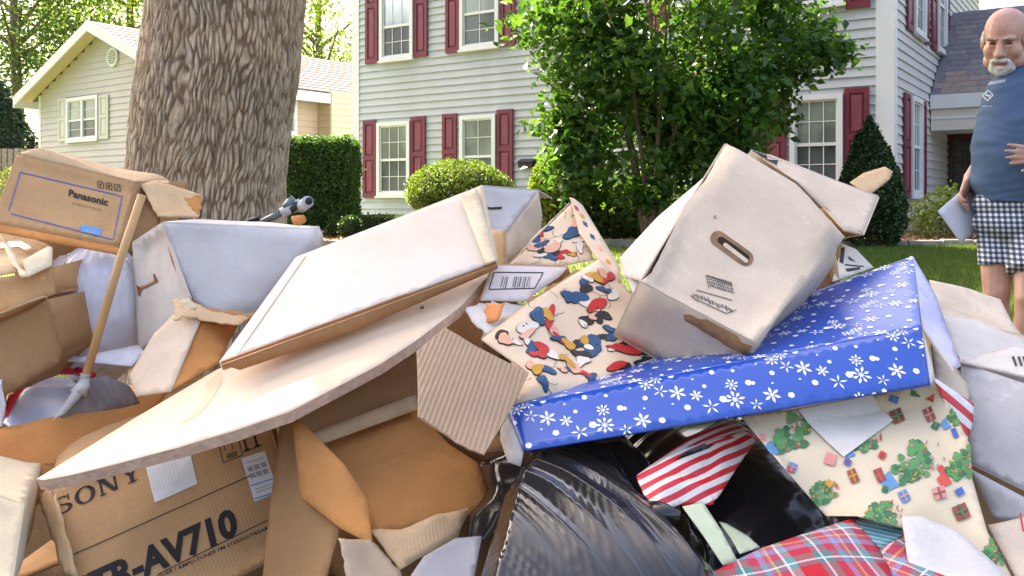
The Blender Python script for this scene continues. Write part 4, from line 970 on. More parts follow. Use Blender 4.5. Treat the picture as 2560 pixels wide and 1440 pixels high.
Sheet('front_panel', [(-60, 830, 1.84), (40, 790, 1.86), (118, 748, 1.88), (155, 880, 1.90), (150, 905), (20, 985, 1.83), (-60, 1000, 1.80)], KRAFTD, t, amp=.006, jag=.003)
Sheet('torn_flap', [(-60, 812, 1.82), (40, 768, 1.84), (112, 742, 1.87), (120, 752), (45, 795), (-60, 838)], KRAFT3, t, jag=.008, amp=.006, res=.01)
w = resolve([(118, 748, 1.88), (155, 880, 1.90), (20, 985, 1.83), (-60, 830, 1.84)])
Sheet('side_panel', [w[0], w[1], w[1] + Vector((0, .25, 0)), w[0] + Vector((0, .25, 0))], KRAFTD, t, res=.03); Sheet('bottom_panel', [w[2], w[1], w[1] + Vector((0, .25, 0)), w[2] + Vector((0, .25, 0))], KRAFTD, t, res=.03)
t = box('narrow_white_box', 'sliver of a white box at the left edge beside the red-rimmed bag', loc=base_at(0, 1050, 1.75))
Sheet('front_panel', [(-60, 940, 1.78), (2, 960, 1.78), (14, 1010), (4, 1065), (-60, 1080, 1.74)], WHITEC, t); w = resolve([(2, 960, 1.78), (4, 1065, 1.75)])
Sheet('side_panel', [w[0], w[1], w[1] + Vector((-.1, .2, 0)), w[0] + Vector((-.1, .2, 0))], WHITEC, t, res=.03)
# ---- blue-lined box, upper left
t = box('electronics_box', 'brown box with thin blue printed outline, tilted on top of the pile at upper left', loc=base_at(160, 600, 2.2))
setp(t, 'brown box with thin blue printed outline, tilted on top of the pile at upper left')
fr = [(45, 384, 2.18), (340, 457, 2.26), (298, 614, 2.14), (-18, 556, 2.06)]
w = resolve(fr); bk = Vector((-.02, .28, .012))
S = Sheet('front_panel', w, KRAFT, t, amp=.003)
Sheet('top_panel', [w[0] + Vector((0, 0, .003)), w[1] + Vector((0, 0, .003)), w[1] + bk, w[0] + bk], KRAFT3, t, amp=.001)
Sheet('side_panel', [w[1] + Vector((.004, 0, 0)), w[2] + Vector((.004, 0, 0)), w[2] + bk + Vector((.05, 0, 0)), w[1] + bk + Vector((.05, 0, 0))], KRAFTD, t, amp=.004)
Sheet('side_panel', [w[0], w[3], w[3] + bk, w[0] + bk], KRAFT, t, res=.03); Sheet('bottom_panel', [w[3], w[2], w[2] + bk, w[3] + bk], KRAFT, t, res=.03); Sheet('back_panel', [q + bk for q in w], KRAFT, t, res=.03)
p = Print(S)
for a, b in (((52, 431), (305, 491)), ((305, 491), (283, 600)), ((28, 535), (283, 600)), ((52, 431), (22, 528))): p.line(a, b, 2.4, INKB, 12)
p.text('Panasonic', (170, 490), Vector((99, 25)), Vector((2.2, -17)), INK, .03)
p.text('just slightly ahead of our time', (180, 510), Vector((75, 19)), Vector((1, -6.5)), M('brown_ink', (.25, .13, .07), .7), 0)
for k in range(3):
    x, y = 245 + k * 21, 469 + k * 3.6
    p.line((x, y), (x + 14, y + 3), 1.7, INK); p.line((x, y), (x - 1, y - 15), 1.7, INK); p.line((x + 14, y + 3), (x + 13, y - 11), 1.7, INK); p.line((x, y - 15), (x + 13, y - 12), 1.7, INK)
    p.line((x + 6, y - 2), (x + 6, y - 10), 3.5, INK) if k < 2 else p.line((x + 2, y - 2), (x + 11, y - 10), 1.6, INK)
p.px([(203, 564), (252, 573), (249, 591), (201, 580)], CYAN)
p.text('AUDIO', (212, 581), Vector((28, 5)), Vector((.5, -7)), KRAFT3, .02)
p.build()
Sheet('flap', [(350, 458, 2.28), (380, 452), (430, 462, 2.34), (452, 470), (505, 487, 2.36), (497, 542, 2.24), (395, 540, 2.18), (365, 480)], KRAFT3, t, amp=.006, jag=.004, sc=9)
Sheet('torn_flap', [(452, 470, 2.35), (505, 490, 2.35), (500, 535, 2.25), (480, 520), (460, 490)], KRAFT2, t, amp=.01, jag=.01, res=.01)
Sheet('flap', [(335, 452, 2.35), (420, 450, 2.4), (425, 458), (345, 462, 2.33)], KRAFT3, t, jag=.003, amp=.003)
Sheet('flap', [(-30, 556, 2.02), (298, 618, 2.10), (300, 636), (-30, 574, 2.0)], KRAFT2, t, amp=.002)
w2 = resolve([(345, 475, 2.30), (400, 545, 2.24), (395, 640, 2.20), (300, 625, 2.17)]); Sheet('inner_panel', [w2[0], w2[1], w2[2], w2[3]], KRAFTD, t, amp=.01)
t = box('dark_gap_carton', 'added dark brown box filling the shaded gap under the tilted blue-lined box', loc=base_at(200, 700, 2.35))  # dark box added so the gap below the tilted one reads as shade
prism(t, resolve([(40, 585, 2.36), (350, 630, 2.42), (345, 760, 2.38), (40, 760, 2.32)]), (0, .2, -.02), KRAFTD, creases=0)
# ---- white trash bag at left
def blob(name, c, r, mat, parent, disp, nu=160, nv=110, rot=None, flat=.0, taper=None):
    th = np.linspace(0, np.pi, nv); ph = np.linspace(0, 2 * np.pi, nu, endpoint=False); T, P = np.meshgrid(th, ph, indexing='ij')
    D = np.stack([np.sin(T) * np.cos(P), np.sin(T) * np.sin(P), np.cos(T)], -1)
    k = 1 + disp(D, T, P); V = D * np.array(r) * k[..., None]
    if taper is not None: s = taper(D[..., 2]); V[..., 0] *= s; V[..., 1] *= s
    V = V.reshape(-1, 3)
    if rot is not None: V = V @ np.array(rot).T
    V = V + np.array(c); i = np.arange(nv - 1)[:, None] * nu; k1 = np.arange(nu)[None]; k2 = (k1 + 1) % nu
    Fc = np.stack([(i + k1), (i + nu + k1), (i + nu + k2), (i + k2)], -1).reshape(-1, 4); return mk(name, V, Fc, mat, parent, smooth=True)
m_wbag = M('white_plastic_film', (.66, .67, .74), .38, .05, 12, bump=.25, bsc=30, spec=.4, trans=.12)
t = thing('white_trash_bag', 'full white plastic trash bag wedged left of the tall white box', 'trash bag', base_at(250, 900, 2.05))
def wd_(D, T, P):
    x, y, z = D[..., 0], D[..., 1], D[..., 2]
    return .05 * fbm(x * 2, y * 2, z * 2, 3, 2) + .035 * np.abs(vnoise(x * 6, y * 6, z * 1.6, 8)) + .02 * np.abs(vnoise(x * 14, y * 14, z * 4, 9)) - .02 * np.clip(np.sin(P * 17 + 3 * vnoise(x * 3, y * 3, z * 3, 2)), 0, 1) * np.clip(z, 0, 1)
c = W(245, 785, 2.16); blob('bag_body', c, (.118, .12, .165), m_wbag, t, wd_)
blob('bag_neck', W(235, 690, 2.14), (.07, .05, .045), m_wbag, t, wd_, 60, 40)
Sheet('bag_hem', [(150, 880, 2.02), (200, 893), (345, 860, 2.03), (362, 880), (330, 915), (200, 905, 1.97), (160, 900)], m_wbag, t, t=.002, amp=.012, sc=12, ridge=wr(10, 90, .004))
t = thing('shipping_bag', 'white paper sack with a round printed mark beside the broom handle, above the trash bag', 'paper bag', base_at(160, 690, 2.1))
S = Sheet('paper_sheet', [(120, 660, 2.08), (150, 640, 2.12), (215, 632, 2.15), (228, 660), (165, 700), (140, 712, 2.05), (125, 700)], WHITEB, t, t=.002, amp=.008, sc=9)
p = Print(S)
for k in range(20):
    if k in (3, 11, 15): continue
    a0, a1 = k * .314, k * .314 + .27; p.line((180 + 19 * math.cos(a0), 660 + 12 * math.sin(a0)), (180 + 19 * math.cos(a1), 660 + 12 * math.sin(a1)), 1.6, INKG, 2)
p.line((176, 660), (187, 656), 2, INKG, 2); p.line((176, 656), (184, 664), 2, INKG, 2); p.build()
# ---- tall white box
t = box('white_storage_box', 'big cool-white box standing open with a cut handle on its left face', loc=base_at(500, 880, 2.05))
w = resolve([(405, 555, 2.02), (790, 573, 2.26), (803, 618, 2.24), (655, 800, 2.08), (545, 792, 2.01), (484, 748, 2.0)])
S = Sheet('front_panel', w, WHITEC, t, amp=.006, sc=4)
SL = Sheet('side_panel', [(330, 605, 2.14), (404, 556, 2.03), (440, 650, 2.0), (476, 745, 1.97), (470, 800, 1.97), (430, 850, 1.98), (345, 880, 2.06)], WHITEB, t, amp=.004, sc=4)
Sheet('side_panel', [(409, 560, 2.06), (445, 640, 2.04), (484, 748, 2.02), (470, 745, 2.0), (430, 650, 2.02)], KRAFTD, t, t=.003, amp=.002)
bk = Vector((-.05, .28, .0)); Sheet('top_panel', [w[0], w[1], w[1] + bk, w[0] + bk], WHITEB, t, res=.03); Sheet('side_panel', [w[1], w[2], w[2] + bk, w[1] + bk], WHITEB, t, res=.03)
Sheet('back_panel', [w[0] + bk, w[1] + bk, w[3] + bk, w[5] + bk], WHITEB, t, res=.04); Sheet('bottom_panel', [w[3], w[4], w[4] + bk, w[3] + bk], WHITEB, t, res=.04)
hole = M('brown_cut_edge', (.20, .09, .04), .9, .2, 30)
p = Print(SL); p.px([(343, 712), (352, 718), (386, 702), (384, 684), (389, 686), (397, 704), (356, 724), (352, 740), (346, 738)], hole); p.px([(352, 716), (388, 703), (391, 706), (355, 721)], KRAFT2); p.build()
# ---- torn brown piece in front of white box
t = box('torn_carton', 'torn brown box with ragged top edge, left face pale and right face glowing orange', loc=base_at(460, 960, 1.8))
Sheet('side_panel', [(322, 938, 1.84), (385, 835, 1.88), (452, 770, 1.90), (500, 800, 1.86), (428, 978, 1.76), (340, 990)], BEIGEB, t, amp=.006)
Sheet('front_panel', [(500, 795, 1.87), (600, 806, 1.95), (575, 850), (552, 905, 1.80), (426, 980, 1.76)], KRAFT2, t, amp=.004, jag=.005, jagedges=[0])  # orange sun glow sits in this panel's board colour
Sheet('torn_flap', [(440, 745, 1.92), (462, 742), (500, 762, 1.90), (530, 780), (625, 790, 1.95), (600, 812), (500, 800, 1.85), (455, 790), (436, 800)], KRAFT3, t, amp=.005, jag=.012, res=.007, sc=12, t=.002, creases=5)
Sheet('torn_flap', [(470, 748, 1.93), (520, 770, 1.93), (650, 785, 2.0), (640, 800), (560, 800), (490, 780)], KRAFTD, t, amp=.006, jag=.01, res=.01)
Sheet('torn_flap', [(448, 750, 1.88), (470, 745), (492, 770, 1.87), (470, 782), (456, 776)], CREAMB, t, amp=.01, jag=.008, res=.008)
# ---- grey tube joint sticking up
m_tube = M('grey_painted_tube', (.11, .14, .15), .35, .15, 10, metal=.3); m_pt = M('pale_grey_plastic2', (.40, .44, .45), .45, .1, 10); 
t = thing('tripod', 'grey tubular frame with clamp joints sticking up behind the white box', 'tripod', base_at(700, 560, 2.5))
MB().tube([W(655, 556, 2.5), W(712, 528, 2.5)], .010, 12).build('tube', m_tube, t, True)
MB().tube([W(705, 533, 2.5), W(752, 508, 2.5)], .0145, 14).build('sleeve', m_pt, t, True)
MB().tube([W(712, 520, 2.5), W(737, 500, 2.5)], [.012, .017], 12).build('clamp', m_tube, t, True)
MB().tube([W(735, 512, 2.5), W(745, 524, 2.5)], .02, 12).build('collar', m_blk, t, True)
MB().tube([W(752, 518, 2.5), W(770, 504, 2.46)], .016, 14).build('socket', m_pt, t, True)
MB().tube([W(771, 503, 2.455), W(773, 502, 2.45)], .010, 14).build('bore', m_blk, t, True)
MB().tube([W(622, 553, 2.52), W(650, 545, 2.52), W(668, 556, 2.5)], .008, 8).build('strap', m_blk, t, True)
MB().tube([W(735, 556, 2.46), W(762, 545, 2.46)], [.018, .010], 10).build('grip', KRAFT2, t, True)
# ---- long boards
m_foam2 = M('cream_card', (.60, .54, .465), .6, .05, 3, spec=.3, stain=(.55, .47, .38), stsc=3); m_foam = M('white_laminate', (.76, .585, .42), .42, .04, 3, spec=.5, stain=(.66, .48, .33), stsc=2.2); m_foame = M('chipboard_edge', (.66, .43, .30), .85, .15, 60, bump=.4, bsc=90)
t = thing('long_board', 'long curved white board with thick pinkish-brown edge sweeping from lower left to centre', 'board', base_at(700, 1060, 1.6))
cur = [(92, 1197, 1.50), (330, 1050), (540, 926), (700, 860), (900, 790), (1212, 672, 2.05), (1222, 690), (1150, 768), (1040, 852), (860, 962), (725, 1036, 1.56), (590, 1085), (450, 1128), (300, 1168), (180, 1196), (110, 1204)]
cur = [cur[0], cur[5], cur[10]] ; full = [(92, 1197, 1.50), (1212, 672, 2.05), (725, 1036, 1.56)]
wz = resolve(full); nn_ = (wz[1] - wz[0]).cross(wz[2] - wz[0]).normalized()
def onpl(x, y): r = R(x, y); return EYE + r * ((wz[0] - EYE).dot(nn_) / r.dot(nn_))
outl = [(92, 1197), (330, 1050), (540, 926), (700, 862), (900, 790), (1212, 672), (1222, 690), (1150, 768), (1040, 852), (950, 912), (860, 962), (725, 1036), (590, 1085), (450, 1126), (300, 1162), (180, 1188), (110, 1200)]
S = Sheet('board_top', [onpl(*q) for q in outl], m_foam, t, t=.020, amp=.002, bow=.010, edge=m_foame, res=.02)
p = Print(S); m_tapeo = M('old_tape', (.62, .50, .34), .35, .1, 10)
p.px([(512, 958), (552, 930), (556, 955), (530, 1000), (500, 1035), (455, 1062), (448, 1060), (490, 1025), (515, 990)], m_tapeo); p.px([(1050, 768), (1060, 766), (1060, 773), (1052, 774)], INKG); p.build()
t = box('flat_white_box', 'long shallow white flat box lying across the curved board, pointing up right', loc=base_at(900, 800, 1.8))
w = resolve([(552, 905, 1.66), (742, 643, 2.06), (1190, 470, 2.22), (1240, 652, 1.92)])
S = Sheet('lid_panel', w, m_foam2, t, amp=.0012, sc=3, t=.003, res=.02, creases=0)
dn = -S.n * .017
m_ored = cardboard('orange_board_edge', (.50, .26, .12), trans=.15)
for i in range(4): Sheet('rim', [w[i], w[(i + 1) % 4], w[(i + 1) % 4] + dn, w[i] + dn], m_ored if i == 3 else WHITEB, t, res=.02, amp=.001, t=.003)
Sheet('bottom_panel', [q + dn * 1.0 for q in w], KRAFT3, t, res=.04, amp=.0005, t=.002, creases=0)
Sheet('lower_flap', [(556, 912, 1.645), (1242, 662, 1.905), (1245, 672), (900, 822), (600, 925)], m_ored, t, t=.003, amp=.004)
Sheet('end_flap', [(1190, 468, 2.215), (1207, 462, 2.22), (1246, 655, 1.93), (1238, 652, 1.91)], CREAMB, t, t=.003, amp=.003)
Sheet('end_flap', [(1150, 490, 2.16), (1192, 470, 2.19), (1241, 650, 1.895), (1215, 660, 1.885)], CREAMB, t, t=.003, amp=.003)
p = Print(S); cr_ = M('crease_brown', (.42, .27, .17), .8)
p.line((590, 893), (765, 640), 2.2, cr_, 20); p.build()
# ---- small white box behind
t = box('small_white_box', 'small bluish-white box with a slot handle behind the flat box end', loc=base_at(1280, 600, 2.5))
w = resolve([(1200, 465, 2.35), (1345, 477, 2.5), (1262, 585, 2.32), (1228, 580, 2.30)])
S = Sheet('front_panel', w, WHITEC, t, amp=.003); S2 = Sheet('side_panel', [(1346, 477, 2.5), (1356, 540, 2.52), (1350, 590), (1250, 680, 2.3), (1228, 660), (1262, 585, 2.33)], BEIGEB, t, amp=.004)
Sheet('back_panel', [w[0], w[1], w[1] + Vector((.05, .25, -.02)), w[0] + Vector((.05, .25, -.02))], WHITEC, t, res=.03)
Sheet('side_panel', [w[0], w[3], w[3] + Vector((.05, .25, -.05)), w[0] + Vector((.05, .25, -.02))], WHITEC, t, res=.03)
p = Print(S); p.px([(1214, 516), (1254, 517), (1254, 523), (1214, 522)], INK); p.build()  # slot is a black patch: its inner shade painted on the panel
Sheet('flap', [(1225, 575, 2.28), (1262, 577), (1268, 680, 2.2), (1245, 700), (1235, 660)], KRAFT3, t, amp=.003)
# ---- barcode flap and scraps
t = box('barcode_carton', 'pinkish-white flap with a black framed barcode beside the flat box end', loc=base_at(1300, 760, 1.95))
S = Sheet('front_panel', [(1232, 662, 1.98), (1420, 668, 2.08), (1400, 690), (1330, 738), (1325, 752, 1.94), (1204, 751, 1.90)], M('pink_white_card', (.66, .58, .55), .7, .05, 8), t, amp=.003)
p = Print(S)
for a, b in (((1235, 681), (1358, 682)), ((1358, 682), (1337, 721)), ((1337, 721), (1222, 724)), ((1222, 724), (1235, 681))): p.line(a, b, 2.6, INK)
for k, (x, wd__) in enumerate(((1254, 2.5), (1260, 1.5), (1265, 2.5), (1283, 2), (1288, 3), (1294, 1.5), (1299, 3), (1306, 1.5), (1311, 2.8), (1318, 2), (1323, 1.3))): p.line((x + 4, 692), (x - 2, 718 + (k % 3) * 2), wd__, INKG)
p.build()
w = S.w; bk = Vector((.03, .18, -.06)); Sheet('side_panel', [w[0], w[1], w[1] + bk, w[0] + bk], KRAFT3, t, res=.03); Sheet('side_panel', [w[0], w[5], w[5] + bk, w[0] + bk], KRAFT3, t, res=.03)
Sheet('torn_flap', [(1330, 740, 1.93), (1420, 690, 2.02), (1500, 650, 2.08), (1490, 668), (1420, 710), (1330, 772), (1290, 790, 1.88)], KRAFTD, t, amp=.008, jag=.008, res=.01)
t = box('crumpled_scrap', 'crumpled white and orange packaging scrap under the barcode flap', 'packaging', loc=base_at(1230, 800, 1.9))
Sheet('scrap', [(1165, 770, 1.86), (1230, 752, 1.9), (1330, 765, 1.95), (1345, 780), (1260, 800), (1230, 835, 1.80), (1180, 800)], WHITEB, t, amp=.02, sc=14, jag=.01, res=.01)
Sheet('scrap', [(1210, 760, 1.87), (1262, 758), (1245, 800, 1.82), (1215, 808)], M('orange_print_card', (.65, .25, .08), .6, .1), t, amp=.012, sc=14, jag=.008, res=.01)
Sheet('scrap', [(1290, 782, 1.84), (1350, 770, 1.9), (1330, 800, 1.86), (1280, 830)], CREAMB, t, amp=.012, sc=14, jag=.01, res=.01)
t = box('dark_gap_carton', 'added dark brown box filling the shaded gap behind the crumpled orange scrap', loc=base_at(1180, 850, 2.15))  # added dark filler that gives the gap behind the scrap its shade
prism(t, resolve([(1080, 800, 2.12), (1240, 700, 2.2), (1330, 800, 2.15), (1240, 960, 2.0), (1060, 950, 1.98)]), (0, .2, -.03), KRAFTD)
# ---- toy-print wrapped box
GOLD = M('ochre_print', (.52, .27, .035), .6, .08, 20); NAVY = M('navy_print', (.02, .075, .16), .6, .1, 20); RED = M('red_print', (.48, .025, .025), .6, .1, 20); PEACH = M('peach_print', (.68, .36, .24), .6, .08, 20); PALE = M('pale_print', (.66, .60, .52), .6, .06, 20)
m_wrap = M('cream_wrapping', (.64, .49, .34), .5, .08, 6, bump=.25, bsc=15, spec=.45)
def motif(pr, x, y, s, rnd):
    """a generic party-paper motif: balloons, hats, ribbons and dots with dark outlines"""
    def el(cx, cy, a, b, rot, mat, n=14, ol=True):
        pts = [(cx + a * math.cos(q) * math.cos(rot) - b * math.sin(q) * math.sin(rot), cy + a * math.cos(q) * math.sin(rot) + b * math.sin(q) * math.cos(rot)) for q in np.linspace(0, 2 * math.pi, n, endpoint=False)]
        if ol:
            o2 = [(cx + (px_ - cx) * 1.13, cy + (py_ - cy) * 1.13) for px_, py_ in pts]; OUT.append(o2)
        TOP.append((pts, mat))
    def blobby(cx, cy, a, mat, el_=1.):
        r0 = rnd.uniform(0, 6.28); k2, k3 = rnd.uniform(.1, .3), rnd.uniform(.05, .22); ph = rnd.uniform(0, 6.28); pts = []
        for q in np.linspace(0, 2 * math.pi, 18, endpoint=False):
            rr_ = a * (1 + k2 * math.cos(2 * q + ph) + k3 * math.cos(3 * q + 2 * ph)); X, Y = rr_ * math.cos(q) * el_, rr_ * math.sin(q) / el_; pts.append((cx + X * math.cos(r0) - Y * math.sin(r0), cy + X * math.sin(r0) + Y * math.cos(r0)))
        OUT.append([(cx + (px_ - cx) * 1.0 + (px_ - cx) / a * .0011, cy + (py_ - cy) + (py_ - cy) / a * .0011) for px_, py_ in pts]); TOP.append((pts, mat))
    cols = [NAVY, GOLD, RED, PEACH, PALE, NAVY, INK]; n_ = rnd.randint(3, 6); an = rnd.uniform(0, 6.28); X, Y = x, y
    for q in range(n_):
        blobby(X, Y, s * rnd.uniform(.26, .62), rnd.choice(cols), rnd.uniform(1, 1.5)); an += rnd.uniform(-1.2, 1.2); X += s * .62 * math.cos(an); Y += s * .62 * math.sin(an)
    for q in range(2): a2 = rnd.uniform(0, 6.28); el(x + s * .25 * math.cos(a2), y + s * .25 * math.sin(a2), s * .08, s * .06, 0, INK, 8, ol=False)
OUT = []; TOP = []
def wrapprint(sh, seed, step=.064, size=.031, off=.0007):
    global OUT, TOP
    rnd = random.Random(seed); OUT = []; TOP = []; e = sh.ext; row = 0; y = e[2]
    while y < e[3]:
        x = e[0] + (step / 2 if row % 2 else 0)
        while x < e[1]:
            cx_, cy_ = x + rnd.uniform(-.012, .012), y + rnd.uniform(-.012, .012)
            if pip(sh.poly, cx_, cy_): motif(None, cx_, cy_, size * rnd.uniform(.7, 1.15), rnd)
            x += step
        y += step * .86; row += 1
    pr = Print(sh)
    for q in OUT: pr.uv(q, INK)
    pr.build(off=off)
    for lay in range(3):
        pr = Print(sh)
        for q, m in TOP[lay::3]: pr.uv(q, m)
        pr.build(off=off + .0006 + .0001 * lay)
    # thin curly lines between motifs
    pr = Print(sh)
    for _ in range(26):
        a = rnd.uniform(e[0], e[1]); b = rnd.uniform(e[2], e[3]); d = rnd.uniform(0, 6.28); pts = []
        for k in range(9): a += math.cos(d) * .006; b += math.sin(d) * .006; d += rnd.uniform(-.5, .9); pts.append((a, b))
        for (x0, y0), (x1, y1) in zip(pts, pts[1:]):
            q = Vector((y0 - y1, x1 - x0)).normalized() * .0005; pr.uv([(x0 + q.x, y0 + q.y), (x1 + q.x, y1 + q.y), (x1 - q.x, y1 - q.y), (x0 - q.x, y0 - q.y)], INK)
    pr.build(off=off)
t = box('patterned_gift_box', 'open gift box in cream paper printed with navy, red and ochre shapes, in the middle', loc=base_at(1450, 1000, 1.8))
S = Sheet('front_panel', [(1205, 848, 1.76), (1330, 752, 1.88), (1498, 648, 2.04), (1548, 700, 2.02), (1610, 770), (1682, 862, 1.86), (1560, 960), (1440, 1020, 1.66), (1285, 1010, 1.62), (1320, 930, 1.68)], m_wrap, t, amp=.007, sc=6, creases=4)
wrapprint(S, 5)
S = Sheet('inner_flap', [(1275, 660, 2.14), (1430, 506, 2.30), (1452, 560), (1485, 648, 2.12), (1400, 664)], m_wrap, t, amp=.004, sc=4); wrapprint(S, 9, .062)
S = Sheet('side_flap', [(1424, 488, 2.30), (1456, 512, 2.28), (1550, 668, 2.04), (1552, 706, 2.0), (1525, 690, 2.02), (1448, 580, 2.16)], m_wrap, t, amp=.003); pr = Print(S)
for (x, y, m) in ((1440, 520, RED), (1455, 540, GOLD), (1462, 560, NAVY), (1480, 592, NAVY), (1500, 620, PEACH), (1520, 655, GOLD)): pr.px([(x - 6, y - 8), (x + 5, y - 2), (x + 8, y + 9), (x - 3, y + 3)], m)
pr.build()
Sheet('side_panel', [(1205, 760, 2.2), (1285, 655, 2.26), (1425, 508, 2.32), (1270, 665, 2.18)], BEIGEB, t, res=.02)
w = resolve([(1205, 848, 1.78), (1498, 648, 2.06), (1682, 862, 1.88), (1285, 1010, 1.64)]); bk = Vector((0, .24, -.10))
for i in (0, 1, 2): Sheet('side_panel', [w[i], w[(i + 1) % 4], w[(i + 1) % 4] + bk, w[i] + bk], BEIGEB, t, res=.03)
# ---- corrugated piece (real flutes)
t = box('corrugated_sheet', 'torn single-face corrugated cardboard with fine vertical ribs, right of the open box', 'cardboard', loc=base_at(1180, 1130, 1.55))
m_corr = cardboard('corrugated_paper', (.52, .36, .235), corr=0, trans=.1)
# flutes run from upper right to lower left in the sheet plane
w = resolve([(1042, 878, 1.60), (1112, 818, 1.66), (1190, 868), (1255, 900), (1322, 932, 1.62), (1275, 1030), (1210, 1136, 1.44), (1150, 1110), (1045, 1042, 1.48)])
fl = (W(1180, 1100, 1.47) - W(1240, 920, 1.63)).normalized()
Sx = Sheet('flute_liner', w, m_corr, t, amp=.002, t=.002, bow=.01, jag=.004, jagedges=[6, 7])
fu, fv = fl.dot(Sx.u), fl.dot(Sx.v); q_ = math.hypot(fu, fv); fu, fv = fu / q_, fv / q_
bpy.data.objects.remove(Sx.obj)
Sheet('fluted_face', w, m_corr, t, amp=.002, t=.003, bow=.01, jag=.004, jagedges=[6, 7], res=.0026, fade=.004, seed=3.3, ridge=lambda x, y: .0017 * np.sin((x * -fv + y * fu) * 2 * math.pi / .0083))
Sheet('backing', [q - Vector((0, -.012, .004)) for q in w], KRAFT3, t, amp=.002, bow=.01, t=.002)
# ---- central open brown box
t = box('open_brown_box', 'large open brown box in the centre foreground showing its creased inside', loc=base_at(1000, 1350, 1.6))
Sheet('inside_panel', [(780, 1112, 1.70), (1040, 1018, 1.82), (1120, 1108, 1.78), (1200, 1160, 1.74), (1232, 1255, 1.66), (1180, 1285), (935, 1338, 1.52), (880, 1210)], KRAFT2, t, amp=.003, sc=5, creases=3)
Sheet('inside_wall', [(735, 1040, 1.66), (830, 985, 1.74), (1045, 870, 1.92), (1050, 1005, 1.86), (800, 1112, 1.68)], KRAFTD, t, amp=.008)
Sheet('upper_flap', [(770, 1085, 1.66), (1040, 985, 1.80), (1046, 1022, 1.78), (800, 1112, 1.65)], KRAFT3, t, amp=.005, sc=4)
Sheet('left_flap', [(728, 1038, 1.62), (770, 1070, 1.62), (860, 1160, 1.56), (918, 1250, 1.52), (932, 1362, 1.44), (850, 1320), (752, 1242, 1.54)], KRAFT2, t, amp=.002, sc=6, creases=2)
Sheet('bottom_flap', [(925, 1325, 1.49), (1000, 1325), (1080, 1290, 1.54), (1176, 1268, 1.60), (1145, 1345), (1062, 1388, 1.48), (1000, 1425), (960, 1368)], KRAFT3, t, amp=.006, sc=9, jag=.003, t=.0025, creases=3)
Sheet('side_panel', [(700, 1048, 1.66), (735, 1045, 1.65), (760, 1245, 1.56), (850, 1322, 1.5), (800, 1500, 1.46), (650, 1500, 1.56)], KRAFTD, t, amp=.004)
Sheet('side_panel', [(690, 1066, 1.79), (722, 1056, 1.80), (782, 1350, 1.70), (760, 1362)], KRAFT3, t, amp=.001, t=.004)
w = resolve([(780, 1112, 1.72), (1040, 1018, 1.86), (1232, 1255, 1.70), (935, 1338, 1.56)]); dn = Vector((0, .06, -.22))
for i in range(4): Sheet('side_panel', [w[i] + Vector((0, .01, -.01)), w[(i + 1) % 4] + Vector((0, .01, -.01)), w[(i + 1) % 4] + dn, w[i] + dn], KRAFTD, t, res=.03)
# ---- crumpled paper at bottom centre
t = thing('crumpled_paper', 'crumpled beige-grey packing paper at the bottom centre below the open box', 'paper', base_at(960, 1440, 1.35))
m_pap = M('packing_paper', (.36, .27, .19), .7, .12, 10)
Sheet('paper_fold', [(845, 1345, 1.42), (925, 1350, 1.45), (1000, 1425, 1.40), (1010, 1500), (880, 1500, 1.34), (862, 1400)], m_pap, t, t=.0012, amp=.009, sc=9, res=.008, jag=.004, creases=6)
Sheet('paper_fold', [(985, 1500, 1.35), (1060, 1390, 1.42), (1140, 1345), (1205, 1340, 1.46), (1175, 1500, 1.34)], M('grey_paper', (.29, .29, .31), .6, .1, 8), t, t=.0012, amp=.005, sc=8, res=.01, creases=5)
t = thing('dark_plastic_scrap', 'dark crumpled plastic between the open brown box and the black bag', 'plastic bag', base_at(1230, 1220, 1.6))
m_black = None
def blackfilm():
    m, n, l, b = nt('black_film'); b.inputs['Base Color'].default_value = (.012, .012, .014, 1); b.inputs['Roughness'].default_value = .17; b.inputs['Specular IOR Level'].default_value = .65
    tc = n.new('ShaderNodeTexCoord'); nz = n.new('ShaderNodeTexNoise'); nz.inputs['Scale'].default_value = 30; nz.inputs['Detail'].default_value = 5; l.new(tc.outputs['Object'], nz.inputs['Vector'])
    bp = n.new('ShaderNodeBump'); bp.inputs['Strength'].default_value = .10; bp.inputs['Distance'].default_value = .004; l.new(nz.outputs['Fac'], bp.inputs['Height']); l.new(bp.outputs[0], b.inputs['Normal']); return m
m_black = blackfilm()
Sheet('film', [(1195, 1160, 1.72), (1290, 1130, 1.66), (1330, 1200, 1.6), (1260, 1260, 1.55), (1215, 1350, 1.5), (1165, 1380), (1180, 1280), (1225, 1230)], m_black, t, t=.002, amp=.03, sc=9, res=.009)
